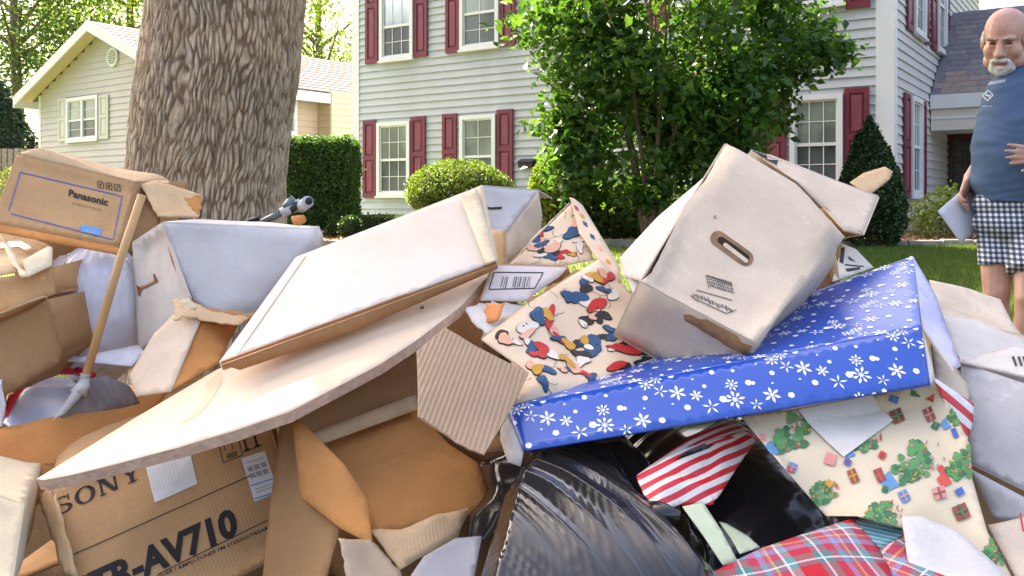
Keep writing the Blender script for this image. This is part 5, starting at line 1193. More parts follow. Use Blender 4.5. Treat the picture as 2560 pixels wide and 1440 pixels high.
# ---- black trash bags
def ridgef(u, k, s): # sharp folds
    a = u * k; return 1 - np.abs(((a + s) % 1) * 2 - 1)
t = thing('black_trash_bag', 'glossy black trash bag with stretched wrinkles, large, bottom centre', 'trash bag', base_at(1480, 1440, 1.4))
def bag_sheet(parent, pts, da, db, mat, lam=.0120, amp=.0042, amp2=.005, name='bag_film', res=.0042, seed=1, dome=.07, bend=2.0):
    w = resolve(pts); s0 = Sheet(name, w, mat, parent, res=.1); A_ = Vector(s0.uvpx(*da)); B_ = Vector(s0.uvpx(*db)); bpy.data.objects.remove(s0.obj); d = (B_ - A_).normalized()
    def rg(x, y):
        al = (x - A_.x) * d.x + (y - A_.y) * d.y; q = -(x - A_.x) * d.y + (y - A_.y) * d.x; q = q + bend * al * al * .5 + .013 * vnoise(al * 6, q * 8, seed + .0) + .004 * vnoise(al * 16, q * 20, seed + 5.)
        def tri(v): return np.abs((v % 1) * 2 - 1)
        f = tri(q / lam)**1.6 * np.clip(vnoise(q * 26, al * 6, seed + 2.) * 1.1 + .55, 0, 1.4) + .5 * tri(q / (lam * .43) + .3)**1.3 * (vnoise(q * 50, al * 9, seed + 3.) * .5 + .5)
        f = f * np.clip(vnoise(x * 8, y * 8, seed + 11.) * .9 + .95, .5, 1.6) + .35 * np.abs(vnoise(x * 45, y * 45, seed + 12.)) * np.clip(vnoise(x * 6, y * 6, seed + 13.) + .2, 0, 1)
        big = tri(q / (lam * 4.3) + .2)**1.5
        e = s0.ext; xx = (x - e[0]) / (e[1] - e[0]) * 2 - 1; yy = (y - e[2]) / (e[3] - e[2]) * 2 - 1
        return amp * f + amp * 1.6 * big + dome * np.clip(1 - .8 * xx * xx - .8 * yy * yy, 0, 1) + amp2 * vnoise(x * 7, y * 7, seed + 7.)
    return Sheet(name, w, mat, parent, res=res, amp=0, ridge=rg, fade=.03, t=.0015, seed=seed)
bag_sheet(t, [(1335, 1118, 1.62), (1440, 1095, 1.66), (1520, 1110, 1.64), (1560, 1180), (1625, 1265, 1.50), (1700, 1330, 1.42), (1800, 1440, 1.30), (1790, 1690, 1.2), (1130, 1690, 1.2), (1215, 1400, 1.34), (1262, 1240, 1.48)], (1330, 1190), (1620, 1345), m_black, bend=1.5)
blob('bag_back', W(1470, 1300, 1.80), (.17, .10, .14), m_black, t, wd_, 80, 50)
bag_sheet(t, [(1440, 1100, 1.70), (1560, 1085, 1.74), (1640, 1180, 1.66), (1680, 1290, 1.5), (1620, 1285), (1520, 1180)], (1500, 1110), (1600, 1270), m_black, lam=.02, amp=.006, name='bag_neck', dome=.02, seed=4)
MB().tube([W(1595, 1270, 1.46), W(1650, 1285, 1.42), W(1700, 1290, 1.41)], [.012, .02, .008], 10).build('knot', m_black, t, True)
t = thing('black_trash_bag', 'second black trash bag in deep shade behind the red and white striped bag', 'trash bag', base_at(1900, 1400, 1.6))
bag_sheet(t, [(1500, 1060, 1.98), (1800, 1040, 1.98), (1950, 1130, 1.85), (2100, 1300, 1.66), (2130, 1420, 1.55), (1760, 1460, 1.5), (1640, 1300, 1.66), (1540, 1180, 1.85)], (1880, 1290), (1990, 1200), m_black, lam=.05, amp=.006, res=.009, seed=8)
blob('bag_back', W(1850, 1260, 1.98), (.24, .16, .2), m_black, t, wd_, 80, 50)
# ---- red and white striped gift bag
def stripes(name, c1, c2, per, ang, rough=.35, w=.5):
    m, n, l, b = nt(name); tc = n.new('ShaderNodeTexCoord'); mp = n.new('ShaderNodeMapping'); mp.inputs['Rotation'].default_value = (0, 0, ang); l.new(tc.outputs['UV'], mp.inputs[0])
    sx = n.new('ShaderNodeSeparateXYZ'); l.new(mp.outputs[0], sx.inputs[0]); a = n.new('ShaderNodeMath'); a.operation = 'MULTIPLY'; a.inputs[1].default_value = 1 / per; l.new(sx.outputs[0], a.inputs[0])
    f = n.new('ShaderNodeMath'); f.operation = 'FRACT'; l.new(a.outputs[0], f.inputs[0]); g = n.new('ShaderNodeMath'); g.operation = 'GREATER_THAN'; g.inputs[1].default_value = w; l.new(f.outputs[0], g.inputs[0])
    mx = n.new('ShaderNodeMixRGB'); l.new(g.outputs[0], mx.inputs[0]); mx.inputs[1].default_value = (*c1, 1); mx.inputs[2].default_value = (*c2, 1); l.new(mx.outputs[0], b.inputs['Base Color']); b.inputs['Roughness'].default_value = rough; return m
t = thing('striped_gift_bag', 'crushed red and white striped gift bag lying on the black bags', 'gift bag', base_at(1740, 1270, 1.5))
def dirang(sh, pa, pb):
    a = Vector(sh.uvpx(*pa)); b = Vector(sh.uvpx(*pb)); d = b - a; return math.atan2(d.y, d.x)
pts = [(1592, 1190, 1.50), (1700, 1125, 1.57), (1790, 1095), (1862, 1075, 1.66), (1895, 1092, 1.66), (1850, 1160, 1.6), (1782, 1262, 1.50), (1700, 1262), (1640, 1276, 1.44), (1610, 1235)]
s0 = Sheet('tmp', pts, INK, t, res=.1); an = dirang(s0, (1610, 1215), (1880, 1085)); bpy.data.objects.remove(s0.obj)
m_st = stripes('red_white_stripes', (.60, .015, .025), (.72, .68, .60), .0185, math.pi / 2 - an)
Sheet('bag_front', pts, m_st, t, amp=.006, sc=8, t=.0015, res=.007, ridge=lambda x, y: .008 * np.abs(np.sin((-x * math.sin(an) + y * math.cos(an)) * 55 + 2 * vnoise(x * 12, y * 12, 3.))), jag=.002)
Sheet('bag_mouth', [(1592, 1188, 1.53), (1720, 1095, 1.62), (1800, 1052, 1.7), (1850, 1060, 1.7), (1880, 1082, 1.67), (1780, 1110, 1.6), (1690, 1150, 1.56)], m_st, t, amp=.006, sc=8, t=.0015, res=.008)
Sheet('bag_back', [(1625, 1240, 1.56), (1700, 1180, 1.62), (1880, 1100, 1.72), (1800, 1240, 1.6)], m_st, t, amp=.006, t=.0015)
Sheet('mouth_dark_patch', [(1688, 1150, 1.50), (1715, 1128, 1.51), (1760, 1110, 1.54), (1786, 1112, 1.55), (1770, 1122, 1.54), (1715, 1142, 1.51)], m_blk, t, amp=.001, t=.001, res=.008)  # black sheet before the stripes, standing for shade inside the mouth
MB().ell(W(1900, 1086, 1.64), (.014, .01, .012)).build('sticker', M('pink_bow', (.65, .15, .2), .5), t, True)
# ---- pale green ribbons
m_rib = M('pale_green_ribbon', (.47, .53, .36), .5, .06, 30, bump=.1, bsc=100)
t = thing('satin_ribbon', 'pale green flat ribbon running down from the striped bag to the plaid paper', 'ribbon', base_at(1770, 1340, 1.4)); 
Sheet('ribbon_strip', [(1706, 1266, 1.45), (1758, 1256, 1.47), (1800, 1320), (1845, 1402, 1.36), (1808, 1412), (1760, 1340)], m_rib, t, t=.001, amp=.004, sc=10, res=.009)
t = thing('satin_ribbon', 'shorter pale green ribbon end right of the wide ribbon, in the dark gap', 'ribbon', base_at(1850, 1340, 1.45))
Sheet('ribbon_strip', [(1798, 1304, 1.5), (1815, 1308, 1.5), (1870, 1340), (1900, 1368, 1.42), (1850, 1385), (1830, 1350)], m_rib, t, t=.001, amp=.004, res=.009)
# ---- christmas paper
m_xm = M('cream_christmas_paper', (.62, .52, .36), .5, .07, 7, spec=.45, bump=.25, bsc=16, stain=(.60, .48, .28), stsc=4)
LG = M('leaf_green_print', (.10, .27, .09), .6, .15, 60); DG = M('dark_green_print', (.05, .16, .07), .6, .15, 60); BL = M('pot_blue_print', (.11, .25, .45), .6, .1, 30); BR = M('gift_brown_print', (.27, .07, .05), .6, .15, 60); RP = M('pot_red_print', (.60, .08, .06), .6, .1); PK = M('candy_pink_print', (.62, .25, .22), .6, .1)
t = thing('christmas_paper', 'large cream gift-wrap sheet printed with potted trees and presents, lower right', 'wrapping paper', base_at(2200, 1300, 1.5))
S = Sheet('paper_sheet', [(1850, 1040, 1.62), (1990, 1022), (2190, 985, 1.66), (2332, 952, 1.64), (2385, 1030, 1.60), (2425, 1110), (2432, 1200, 1.52), (2470, 1330), (2545, 1470, 1.36), (2400, 1420), (2330, 1340), (2140, 1290, 1.40), (2065, 1290), (1960, 1170, 1.50)], m_xm, t, t=.0012, amp=.006, sc=6, res=.009, creases=4)
def u_of(x, y): return Vector(S.uvpx(x, y))
pr2 = []
def potted(cx, cy, sc_, pot, rot=2.35):
    """tree leaning: pot at (cx,cy)+, crown of blobs; px units"""
    rnd = random.Random(int(cx)); d = Vector((math.cos(rot), math.sin(rot)))
    p0 = Vector((cx, cy)); q = Vector((-d.y, d.x))
    pot0 = p0 + d * sc_ * 1.35
    A = [pot0 - q * sc_ * .42 - d * sc_ * .25, pot0 + q * sc_ * .42 - d * sc_ * .25, pot0 + q * sc_ * .28 + d * sc_ * .35, pot0 - q * sc_ * .28 + d * sc_ * .35]
    Pm.px([tuple(a) for a in A], pot)
    for i in range(46):
        f = rnd.random()**.7; ww = (1 - abs(f - .35) * .9) * sc_ * .85; c = p0 + d * sc_ * (.95 - 1.9 * (1 - f)) + q * rnd.uniform(-ww, ww)
        r = sc_ * rnd.uniform(.13, .24); m = LG if rnd.random() < .6 else DG; (Pm if i % 2 else Pm2).px([(c.x + r * math.cos(a) * (1 + .3 * math.cos(3 * a)), c.y + r * math.sin(a)) for a in np.linspace(0, 6.28, 8, endpoint=False)], m)
    for i in range(16):
        c = p0 + q * rnd.uniform(-.7, .7) * sc_ + d * rnd.uniform(-.9, .8) * sc_; r = sc_ * .06; Pm3.px([(c.x + r * math.cos(a), c.y + r * math.sin(a)) for a in np.linspace(0, 6.28, 6, endpoint=False)], rnd.choice([RP, PK, GOLD]))
    for i in range(7):
        c = p0 - d * sc_ * rnd.uniform(.6, 1.3) + q * rnd.uniform(-.9, .9) * sc_; Pm3.line(tuple(c), tuple(c + Vector((rnd.uniform(-6, 6), -9))), 2.6, rnd.choice([RP, BR]), 2)
Pm, Pm2, Pm3 = Print(S), Print(S), Print(S)
for (x, y, s_, pt) in ((1985, 1085, 52, BL), (2285, 1160, 56, BL), (2408, 1165, 44, RP), (2160, 1105, 34, BL), (2200, 1290, 44, LG), (2400, 1035, 34, BL), (2052, 1240, 36, BL), (2492, 1380, 46, DG)): potted(x, y, s_, pt, 2.5)
def gift(x, y, w_, h_, rot, m1, m2):
    c, s_ = math.cos(rot), math.sin(rot); T = lambda a, b: (x + a * c - b * s_, y + a * s_ + b * c)
    Pm.px([T(-w_, -h_), T(w_, -h_), T(w_, h_), T(-w_, h_)], m1); Pm3.px([T(-w_ * .15, -h_), T(w_ * .15, -h_), T(w_ * .15, h_), T(-w_ * .15, h_)], m2); Pm3.px([T(-w_, -h_ * .12), T(w_, -h_ * .12), T(w_, h_ * .12), T(-w_, h_ * .12)], m2)
for (x, y, a, b, r, m1, m2) in ((2242, 1042, 15, 17, -.4, BR, LG), (2322, 1038, 11, 17, -.4, BR, PK), (2328, 990, 9, 9, 0, RP, BR), (2132, 1192, 11, 17, -.4, BR, GOLD), (2198, 1190, 11, 17, -.4, BR, RP), (2260, 1242, 12, 15, -.5, BL, PK), (2348, 1235, 15, 15, -.3, PK, BR), (2402, 1282, 18, 19, -.4, BR, DG), (2398, 1232, 10, 9, -.5, INKB, RP),
                            (2075, 1150, 14, 14, .3, PK, RP), (2205, 1140, 9, 9, .5, RP, BR), (2352, 1174, 8, 8, .7, RP, RP), (2338, 1066, 9, 9, .5, DG, LG), (2212, 1225, 8, 8, .3, DG, DG), (2118, 1158, 9, 8, .5, INKB, BR), (1980, 1170, 12, 12, .4, BL, PK), (1975, 1178, 7, 7, 0, RP, RP), (2072, 1212, 9, 8, .8, GOLD, GOLD), (2232, 1004, 12, 8, .3, INKB, LG), (2290, 982, 13, 9, .1, DG, LG), (1905, 1095, 8, 8, .2, PK, RP), (2385, 1085, 7, 12, -.4, INKB, PK)): gift(x, y, a, b, r, m1, m2)
Pm.build(off=.0008); Pm2.build(off=.0014); Pm3.build(off=.0020)
m_tape = M('milky_tape', (.60, .57, .52), .35, .1, 12, spec=.7)
sticker(S, [(1995, 1028), (2180, 992), (2232, 1054), (2108, 1146)], m_tape, t, 'tape', lift=.0042)
# stripe-printed reverse part at the right
s0 = Sheet('tmp', [(2330, 940, 1.60), (2435, 1010, 1.62), (2412, 1120), (2385, 1055, 1.58)], INK, t, res=.1); an2 = dirang(s0, (2335, 950), (2430, 1030)); bpy.data.objects.remove(s0.obj)
t2 = thing('striped_paper', 'red and white striped gift-wrap corner beside the right end of the blue box', 'wrapping paper', base_at(2400, 1040, 1.6))
Sheet('paper_sheet', [(2330, 940, 1.62), (2435, 1010, 1.64), (2432, 1060), (2412, 1120), (2425, 1125), (2405, 1100, 1.60), (2380, 1040)], stripes('red_white_wrap', (.62, .02, .03), (.75, .73, .70), .030, math.pi / 2 - an2), t2, t=.0015, amp=.003, res=.01)
# ---- snowflake box
m_snow = M('royal_blue_gloss', (.006, .070, .40), .28, .08, 4, spec=.8, bump=.05, bsc=18)
t = box('snowflake_gift_box', 'royal blue flat gift box printed with white snowflakes across the right half', loc=base_at(1800, 1100, 1.6))
def flake(pr, x, y, s, k, rot):
    def add(pts): pr.uv([(x + a * math.cos(rot) - b * math.sin(rot), y + a * math.sin(rot) + b * math.cos(rot)) for a, b in pts], WHITEINK)
    def ray(an, r0, r1, w0, w1):
        c, s_ = math.cos(an), math.sin(an); f = lambda r, q: (r * c - q * s_, r * s_ + q * c); add([f(r0, -w0), f((r0 + r1) / 2, -w1), f(r1, 0), f((r0 + r1) / 2, w1), f(r0, w0)])
    if k == 'dot': add([(s * (.9 + .1 * (q % 2)) * math.cos(q * .6283), s * (.9 + .1 * (q % 2)) * math.sin(q * .6283)) for q in range(10)])
    elif k == 'star5':
        for q in range(5): ray(q * 1.2566, s * .15, s, s * .02, s * .12)
    elif k == 'fl6':
        for q in range(6): ray(q * 1.0472, s * .28, s, s * .10, s * .17)
        add([(s * .24 * math.cos(q), s * .24 * math.sin(q)) for q in np.linspace(0, 6.28, 6, endpoint=False)])
    elif k == 'fl8':
        for q in range(8): ray(q * .7854, s * .42, s * (.95 if q % 2 else 1.1), s * .06, s * .16)
        for q in range(8): ray(q * .7854, s * .12, s * .42, s * .04, s * .05)
        add([(s * .16 * math.cos(q), s * .16 * math.sin(q)) for q in np.linspace(0, 6.28, 6, endpoint=False)])
TILE = [(a * 1.25, b * 1.25, k, s * 1.02) for a, b, k, s in [(0, 0, 'fl8', .017), (.026, -.014, 'star5', .012), (.052, -.004, 'fl6', .016), (.028, .022, 'dot', .006), (.034, .020, 'dot', .004), (.004, .024, 'fl8', .012), (.078, -.01, 'dot', .006), (.066, .03, 'dot', .005), (.09, .036, 'star5', .014), (.112, .028, 'fl6', .016), (.074, .052, 'fl8', .013), (.09, .058, 'fl8', .012),
        (.112, .058, 'dot', .006), (.136, .018, 'fl6', .012), (.118, .002, 'dot', .006), (.15, -.004, 'star5', .016), (.17, .004, 'dot', .007), (.152, .03, 'dot', .004), (.014, .046, 'dot', .0035), (.05, .05, 'dot', .002), (.06, .014, 'dot', .002), (.1, .012, 'dot', .002), (.14, .045, 'dot', .002), (.02, -.03, 'dot', .0045), (.17, .05, 'dot', .005)]]
def snowprint(sh, ang, ox=0, oy=0, per=.232, pery=.115):
    pr = Print(sh); e = sh.ext
    for i in range(-12, 12):
        for j in range(-14, 14):
            for (a, b, k, s) in TILE:
                x = a + i * per + ox + (j % 2) * per * .42; y = b + j * pery + oy; X = x * math.cos(ang) - y * math.sin(ang); Y = x * math.sin(ang) + y * math.cos(ang)
                if e[0] - .02 < X < e[1] + .02 and e[2] - .02 < Y < e[3] + .02: flake(pr, X, Y, s, k, a * 40 + i)
    pr.build(L=.05)
w = resolve([(1268, 1020, 1.60), (2302, 818, 1.68), (2326, 962, 1.60), (1310, 1128, 1.53)])
S = Sheet('front_panel', w, m_snow, t, amp=.002, sc=3, t=.003); snowprint(S, 0, .01, -.02)
tb = resolve([(1268, 1020, 1.60), (2302, 818, 1.68), (2282, 640, 2.05), (1660, 868, 1.98)])
tb = [w[0], w[1], tb[2], tb[3]]
wt = resolve([(1268, 1019, 1.602), (2302, 817, 1.682), (2282, 640, 2.02), (2000, 738, 2.02), (1640, 872, 1.98)])
S = Sheet('top_panel', wt, m_snow, t, amp=.004, sc=3, t=.003); snowprint(S, 0, 0, 0)
m_snowb = M('pale_reverse_print', (.42, .42, .66), .4, .25, 9, stain=(.60, .52, .56), stsc=8)
Sheet('end_flap', [(2282, 640, 2.03), (2340, 740, 1.9), (2402, 915, 1.66), (2385, 925), (2306, 822, 1.70)], m_snowb, t, amp=.004, edge=CREAMB)
Sheet('end_panel', [(2305, 822, 1.69), (2330, 905), (2338, 945, 1.62), (2326, 965, 1.60)], WHITEB, t, amp=.002)
iu = Vector((0, .012, .010)); Sheet('bottom_panel', [w[3] + iu, w[2] + iu, wt[2] + (w[2] - w[1]), wt[4] + (w[3] - w[0])], WHITEB, t, res=.04, creases=0)
Sheet('back_panel', [wt[4], wt[2], wt[2] + (w[2] - w[1]), wt[4] + (w[3] - w[0])], WHITEB, t, res=.04)
Sheet('end_flap', [(1268, 1022, 1.60), (1308, 1126, 1.535), (1300, 1165, 1.52), (1270, 1155, 1.53), (1250, 1100, 1.57)], WHITEB, t, amp=.004, bow=.01)
# ---- white office boxes
t = box('white_office_box', 'large tilted cream-white office box with an oval hand hole and black printed marks', loc=base_at(1800, 860, 1.8))
w = [(1815, 358, 2.06), (2000, 468), (2112, 592, 1.92), (1888, 856, 1.66), (1740, 775), (1602, 702, 1.86), (1640, 660), (1713, 511), (1764, 450)]
w = resolve([(1815, 358, 2.06), (2112, 592, 1.92), (1888, 856, 1.66), (2000, 468), (1740, 775), (1602, 702), (1630, 680), (1713, 511), (1764, 450)])
order = [w[0], w[3], w[1], w[2], w[4], w[5], w[6], w[7], w[8]]
# move ray-plane points
S = Sheet('front_panel', order, BEIGEB, t, amp=.003, sc=4, jag=.0015, creases=4)
FP = S
Sheet('side_panel', [(1815, 358, 2.07), (1764, 450, 1.99), (1713, 511, 1.94), (1630, 680, 1.85), (1602, 702, 1.86), (1560, 690, 1.90), (1549, 645, 1.95), (1640, 545), (1762, 440, 2.10)], WHITEB, t, amp=.006, sc=5)
nb_ = -S.n * .17
Sheet('rim_panel', [w[5] + nb_ * .04, w[4] + nb_ * .04, w[2] + nb_ * .04, w[2] + nb_ * .22 + Vector((0, 0, -.006)), w[4] + nb_ * .2 + Vector((0, 0, -.004)), w[5] + nb_ * .22], KRAFTD, t, amp=.003, jag=.004)
Sheet('lower_flap', [(1552, 655, 1.93), (1602, 704, 1.88), (1740, 785, 1.80), (1862, 856, 1.71), (1851, 864), (1713, 858, 1.76), (1678, 869), (1602, 787, 1.84)], WHITEB, t, amp=.012, sc=11, creases=3)
bo = [order[0], order[2], order[3], order[5]]
for i in range(4): Sheet('side_panel', [bo[i] + nb_ * .02, bo[(i + 1) % 4] + nb_ * .02, bo[(i + 1) % 4] + nb_, bo[i] + nb_], BEIGEB, t, res=.03)
Sheet('back_panel', [q + nb_ for q in bo], BEIGEB, t, res=.04)
p = Print(S)
def stadium(c, d, L, r, n=7):
    d = Vector(d).normalized(); a0 = math.atan2(d.y, d.x); pts = []
    for s_, off in ((1, 0), (-1, math.pi)):
        for k in range(n): a = a0 + off - math.pi / 2 + math.pi * k / (n - 1); pts.append((c[0] + s_ * d.x * L + r * math.cos(a), c[1] + s_ * d.y * L + r * math.sin(a)))
    return pts
p.px(stadium((1829, 622), (52, 37), 43, 19), M('cut_brown_edge2', (.24, .14, .075), .9, .3, 40)); p.build()
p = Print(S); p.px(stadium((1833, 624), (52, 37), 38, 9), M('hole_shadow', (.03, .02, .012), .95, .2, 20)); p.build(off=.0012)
p = Print(S); p.px(stadium((1838, 634), (50, 38), 33, 5), BEIGEB); p.build(off=.0018)
p = Print(S)
rnd = random.Random(4)
for r_ in range(4):
    a = (1768 + r_ * 2, 690 + r_ * 8)
    for k in range(11): p.line((a[0] + k * 5.6, a[1] + k * 1.7), (a[0] + k * 5.6 + 3.6, a[1] + k * 1.7 + 1.1), rnd.uniform(3, 6), INKG, 1)
p.line((1764, 690), (1830, 712), 2, INK); p.line((1764, 690), (1772, 722), 1.6, INK)
for k in range(22): x, y = 1732 + k * 4.6, 738 + k * 1.9; p.line((x, y - rnd.uniform(3, 9)), (x + rnd.uniform(0, 5), y + rnd.uniform(2, 7)), rnd.uniform(1.6, 3.2), INKG, 1)
p.line((1740, 726), (1830, 752), 1.8, INK); p.line((1726, 740), (1745, 755), 1.8, INK); p.line((1745, 752), (1815, 785), 1.8, INK); p.line((1815, 785), (1840, 776), 1.8, INK); p.px([(1783, 540), (1790, 540), (1790, 547), (1783, 546)], M('grey_spot', (.3, .27, .24), .8)); p.build()
t = box('white_office_box', 'second white box behind the hand-hole box, its top torn with a black gap', loc=base_at(2050, 600, 2.2))
w = resolve([(1878, 376, 2.24), (1930, 388), (2196, 492, 2.20), (2157, 586, 2.08), (2112, 576), (2060, 520), (1990, 450, 2.14)])
S = Sheet('front_panel', w, BEIGEB, t, amp=.005, sc=4)
bk = Vector((.04, .26, -.02)); Sheet('top_panel', [w[0], w[2], w[2] + bk, w[0] + bk], WHITEB, t, res=.03); Sheet('side_panel', [w[2], w[3], w[3] + bk, w[2] + bk], BEIGEB, t, res=.03); Sheet('bottom_panel', [w[3], w[5], w[5] + bk, w[3] + bk], KRAFTD, t, res=.03); Sheet('back_panel', [w[0] + bk, w[2] + bk, w[3] + bk, w[6] + bk], WHITEB, t, res=.04)
p = Print(S); p.px([(1878, 377), (1898, 373), (1912, 380), (1918, 398), (1945, 402), (1941, 416), (1935, 409), (1905, 407), (1888, 392)], INK); p.build()  # black patch painted on for the dark inside of the hole
Sheet('brown_flap', [(2125, 455, 2.36), (2160, 432), (2212, 416, 2.42), (2232, 428), (2225, 446), (2185, 478, 2.32), (2170, 485)], KRAFT3, t, amp=.002)
# dark support pieces between office box and blue box, newspaper
t = thing('newspaper', 'folded printed newspaper scrap below the office boxes, beside the lawn', 'newspaper', base_at(2130, 660, 2.2))
S = Sheet('paper_sheet', [(2105, 608, 2.16), (2140, 622), (2185, 668, 2.14), (2080, 705, 2.02), (2095, 650)], PALE, t, t=.001, amp=.004)
p = Print(S)
for q in ([(2102, 620), (2112, 618), (2108, 660), (2098, 655)], [(2120, 640), (2140, 655), (2122, 650)], [(2112, 660), (2160, 665), (2158, 668), (2112, 664)], [(2112, 672), (2150, 668), (2150, 674), (2118, 680)]): p.px(q, INK)
p.build()
TAPES.append((FP, [(1655, 640), (1700, 640), (1790, 440), (1770, 452), (1720, 520)], BEIGEB)) if False else None
t = box('dark_gap_carton', 'shadowed brown box wedged beneath the tilted office box', loc=base_at(2020, 760, 2.1))
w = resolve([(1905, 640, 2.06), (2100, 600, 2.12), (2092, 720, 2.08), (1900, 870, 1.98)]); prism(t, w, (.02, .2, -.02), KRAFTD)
Sheet('flap', [(2072, 645, 2.06), (2090, 640), (2098, 700, 2.04), (2078, 712)], KRAFT3, t)
# ---- right side: crushed beige box, big white box, panels
t = box('crushed_beige_box', 'crushed beige box with soft folds at the right edge behind the blue box', loc=base_at(2450, 900, 1.9))
Sheet('top_panel', [(2322, 702, 2.10), (2420, 722), (2502, 746, 2.12), (2530, 800), (2600, 900, 1.92), (2480, 880), (2350, 800, 1.98)], BEIGEB, t, amp=.02, sc=6)
Sheet('front_panel', [(2345, 790, 1.96), (2440, 800), (2560, 850, 1.94), (2600, 930), (2420, 925, 1.80), (2385, 880)], WHITEB, t, amp=.02, sc=6)
Sheet('side_panel', [(2330, 860, 1.80), (2400, 930, 1.76), (2430, 935), (2420, 1010), (2340, 960, 1.70)], BEIGEB, t, amp=.01, sc=8)
w = resolve([(2345, 790, 1.98), (2600, 850, 1.96), (2600, 950, 1.9), (2400, 935, 1.84)]); prism(t, w, (.05, .24, -.05), BEIGEB)
t = box('big_white_box', 'big smooth lavender-white box filling the right edge, black letters near its top', loc=base_at(2500, 1200, 1.6))
w = resolve([(2400, 905, 1.76), (2640, 985, 1.66), (2640, 1262, 1.58), (2428, 1158, 1.66)]); prism(t, w, (.12, .26, .0), WHITEC, amp=.004, sc=3)
S = Sheet('top_flap', [(2400, 903, 1.75), (2470, 882), (2530, 868, 1.82), (2640, 880, 1.84), (2640, 960, 1.68), (2560, 940)], WHITEB, t, amp=.006)
p = Print(S); 
for x in (2532, 2546, 2558): p.line((x, 892), (x + 8, 916), 6, INK, 2)
p.build()
t = thing('white_board', 'white board slanting below the big white box at the right edge', 'board', base_at(2520, 1230, 1.5))
Sheet('panel', [(2425, 1172, 1.58), (2640, 1285, 1.52), (2640, 1330), (2500, 1300), (2480, 1290)], WHITEC, t, amp=.003)
t = thing('white_board', 'pale curled card with a small red mark at the lower right edge', 'board', base_at(2540, 1380, 1.45))
S = Sheet('panel', [(2470, 1312, 1.50), (2560, 1292, 1.52), (2640, 1290), (2640, 1480, 1.38), (2556, 1470)], BEIGEB, t, amp=.006, sc=6); p = Print(S); p.line((2550, 1285), (2558, 1330), 4, RED); p.build()
t = thing('white_board', 'white board under the christmas paper at the bottom right corner', 'board', base_at(2400, 1420, 1.3))
Sheet('panel', [(2255, 1292, 1.40), (2300, 1288), (2400, 1330), (2530, 1450, 1.30), (2520, 1520), (2330, 1520, 1.26), (2270, 1400)], WHITEC, t, amp=.005, sc=5, t=.003)
# ---- plaid paper
def plaid(name, ang, sc_=1):
    m, n, l, b = nt(name); tc = n.new('ShaderNodeTexCoord'); mp = n.new('ShaderNodeMapping'); mp.inputs['Rotation'].default_value = (0, 0, ang); mp.inputs['Scale'].default_value = (sc_, sc_, 1); l.new(tc.outputs['UV'], mp.inputs[0]); sx = n.new('ShaderNodeSeparateXYZ'); l.new(mp.outputs[0], sx.inputs[0])
    def band(o, per, sh_):
        a = n.new('ShaderNodeMath'); a.operation = 'MULTIPLY_ADD'; a.inputs[1].default_value = 1 / per; a.inputs[2].default_value = sh_; l.new(sx.outputs[o], a.inputs[0]); f = n.new('ShaderNodeMath'); f.operation = 'FRACT'; l.new(a.outputs[0], f.inputs[0])
        r = n.new('ShaderNodeValToRGB'); r.color_ramp.interpolation = 'CONSTANT'; e = r.color_ramp.elements
        st = [(0, (.42, .01, .02)), (.20, (.05, .16, .19)), (.27, (.75, .75, .75)), (.30, (.06, .18, .17)), (.40, (.40, .03, .06)), (.52, (.20, .25, .42)), (.60, (.34, .11, .15)), (.66, (.65, .35, .12)), (.69, (.30, .07, .12)), (.80, (.75, .72, .74)), (.83, (.12, .30, .30)), (.93, (.40, .01, .03))]
        while len(e) < len(st): e.new(.5)
        for i, (p_, c_) in enumerate(st): e[i].position = p_; e[i].color = (*c_, 1)
        l.new(f.outputs[0], r.inputs[0]); return r.outputs[0]
    c1, c2 = band(0, .085, .1), band(1, .085, .35)
    # twill: fine diagonal switching between the two directions
    ad = n.new('ShaderNodeMath'); ad.operation = 'ADD'; l.new(sx.outputs[0], ad.inputs[0]); l.new(sx.outputs[1], ad.inputs[1]); k = n.new('ShaderNodeMath'); k.operation = 'MULTIPLY'; k.inputs[1].default_value = 330; l.new(ad.outputs[0], k.inputs[0]); f = n.new('ShaderNodeMath'); f.operation = 'FRACT'; l.new(k.outputs[0], f.inputs[0]); gt = n.new('ShaderNodeMath'); gt.operation = 'GREATER_THAN'; gt.inputs[1].default_value = .5; l.new(f.outputs[0], gt.inputs[0])
    mx = n.new('ShaderNodeMixRGB'); l.new(gt.outputs[0], mx.inputs[0]); l.new(c1, mx.inputs[1]); l.new(c2, mx.inputs[2]); l.new(mx.outputs[0], b.inputs['Base Color']); b.inputs['Roughness'].default_value = .55; b.inputs['Specular IOR Level'].default_value = .2; return m
t = thing('plaid_paper', 'red, teal and white tartan gift-wrap along the bottom edge, larger left sheet', 'wrapping paper', base_at(2000, 1420, 1.3))
Sheet('paper_sheet', [(1715, 1462, 1.28), (1900, 1372), (2132, 1294, 1.42), (2165, 1330), (2215, 1395, 1.34), (2250, 1500, 1.24), (1700, 1500, 1.24)], plaid('tartan_print', .35, .72), t, t=.0012, amp=.004, sc=6, creases=4)
t = thing('plaid_paper', 'smaller tartan-wrapped piece at the bottom right beside the white board', 'wrapping paper', base_at(2300, 1420, 1.3))
w = resolve([(2198, 1372, 1.36), (2325, 1310, 1.42), (2370, 1372), (2440, 1500, 1.26), (2255, 1500, 1.25)])
Sheet('paper_sheet', w, plaid('tartan_print_b', -.25, .72), t, t=.0012, amp=.003, sc=6, creases=3)
t = thing('teal_ribbon', 'teal and white striped paper strip between the two tartan pieces', 'ribbon', base_at(2200, 1340, 1.38))
s0 = Sheet('tmp', [(2138, 1300, 1.41), (2262, 1305, 1.45), (2265, 1325), (2208, 1378, 1.37), (2180, 1350)], INK, t, res=.1); an3 = dirang(s0, (2150, 1310), (2250, 1335)); bpy.data.objects.remove(s0.obj)
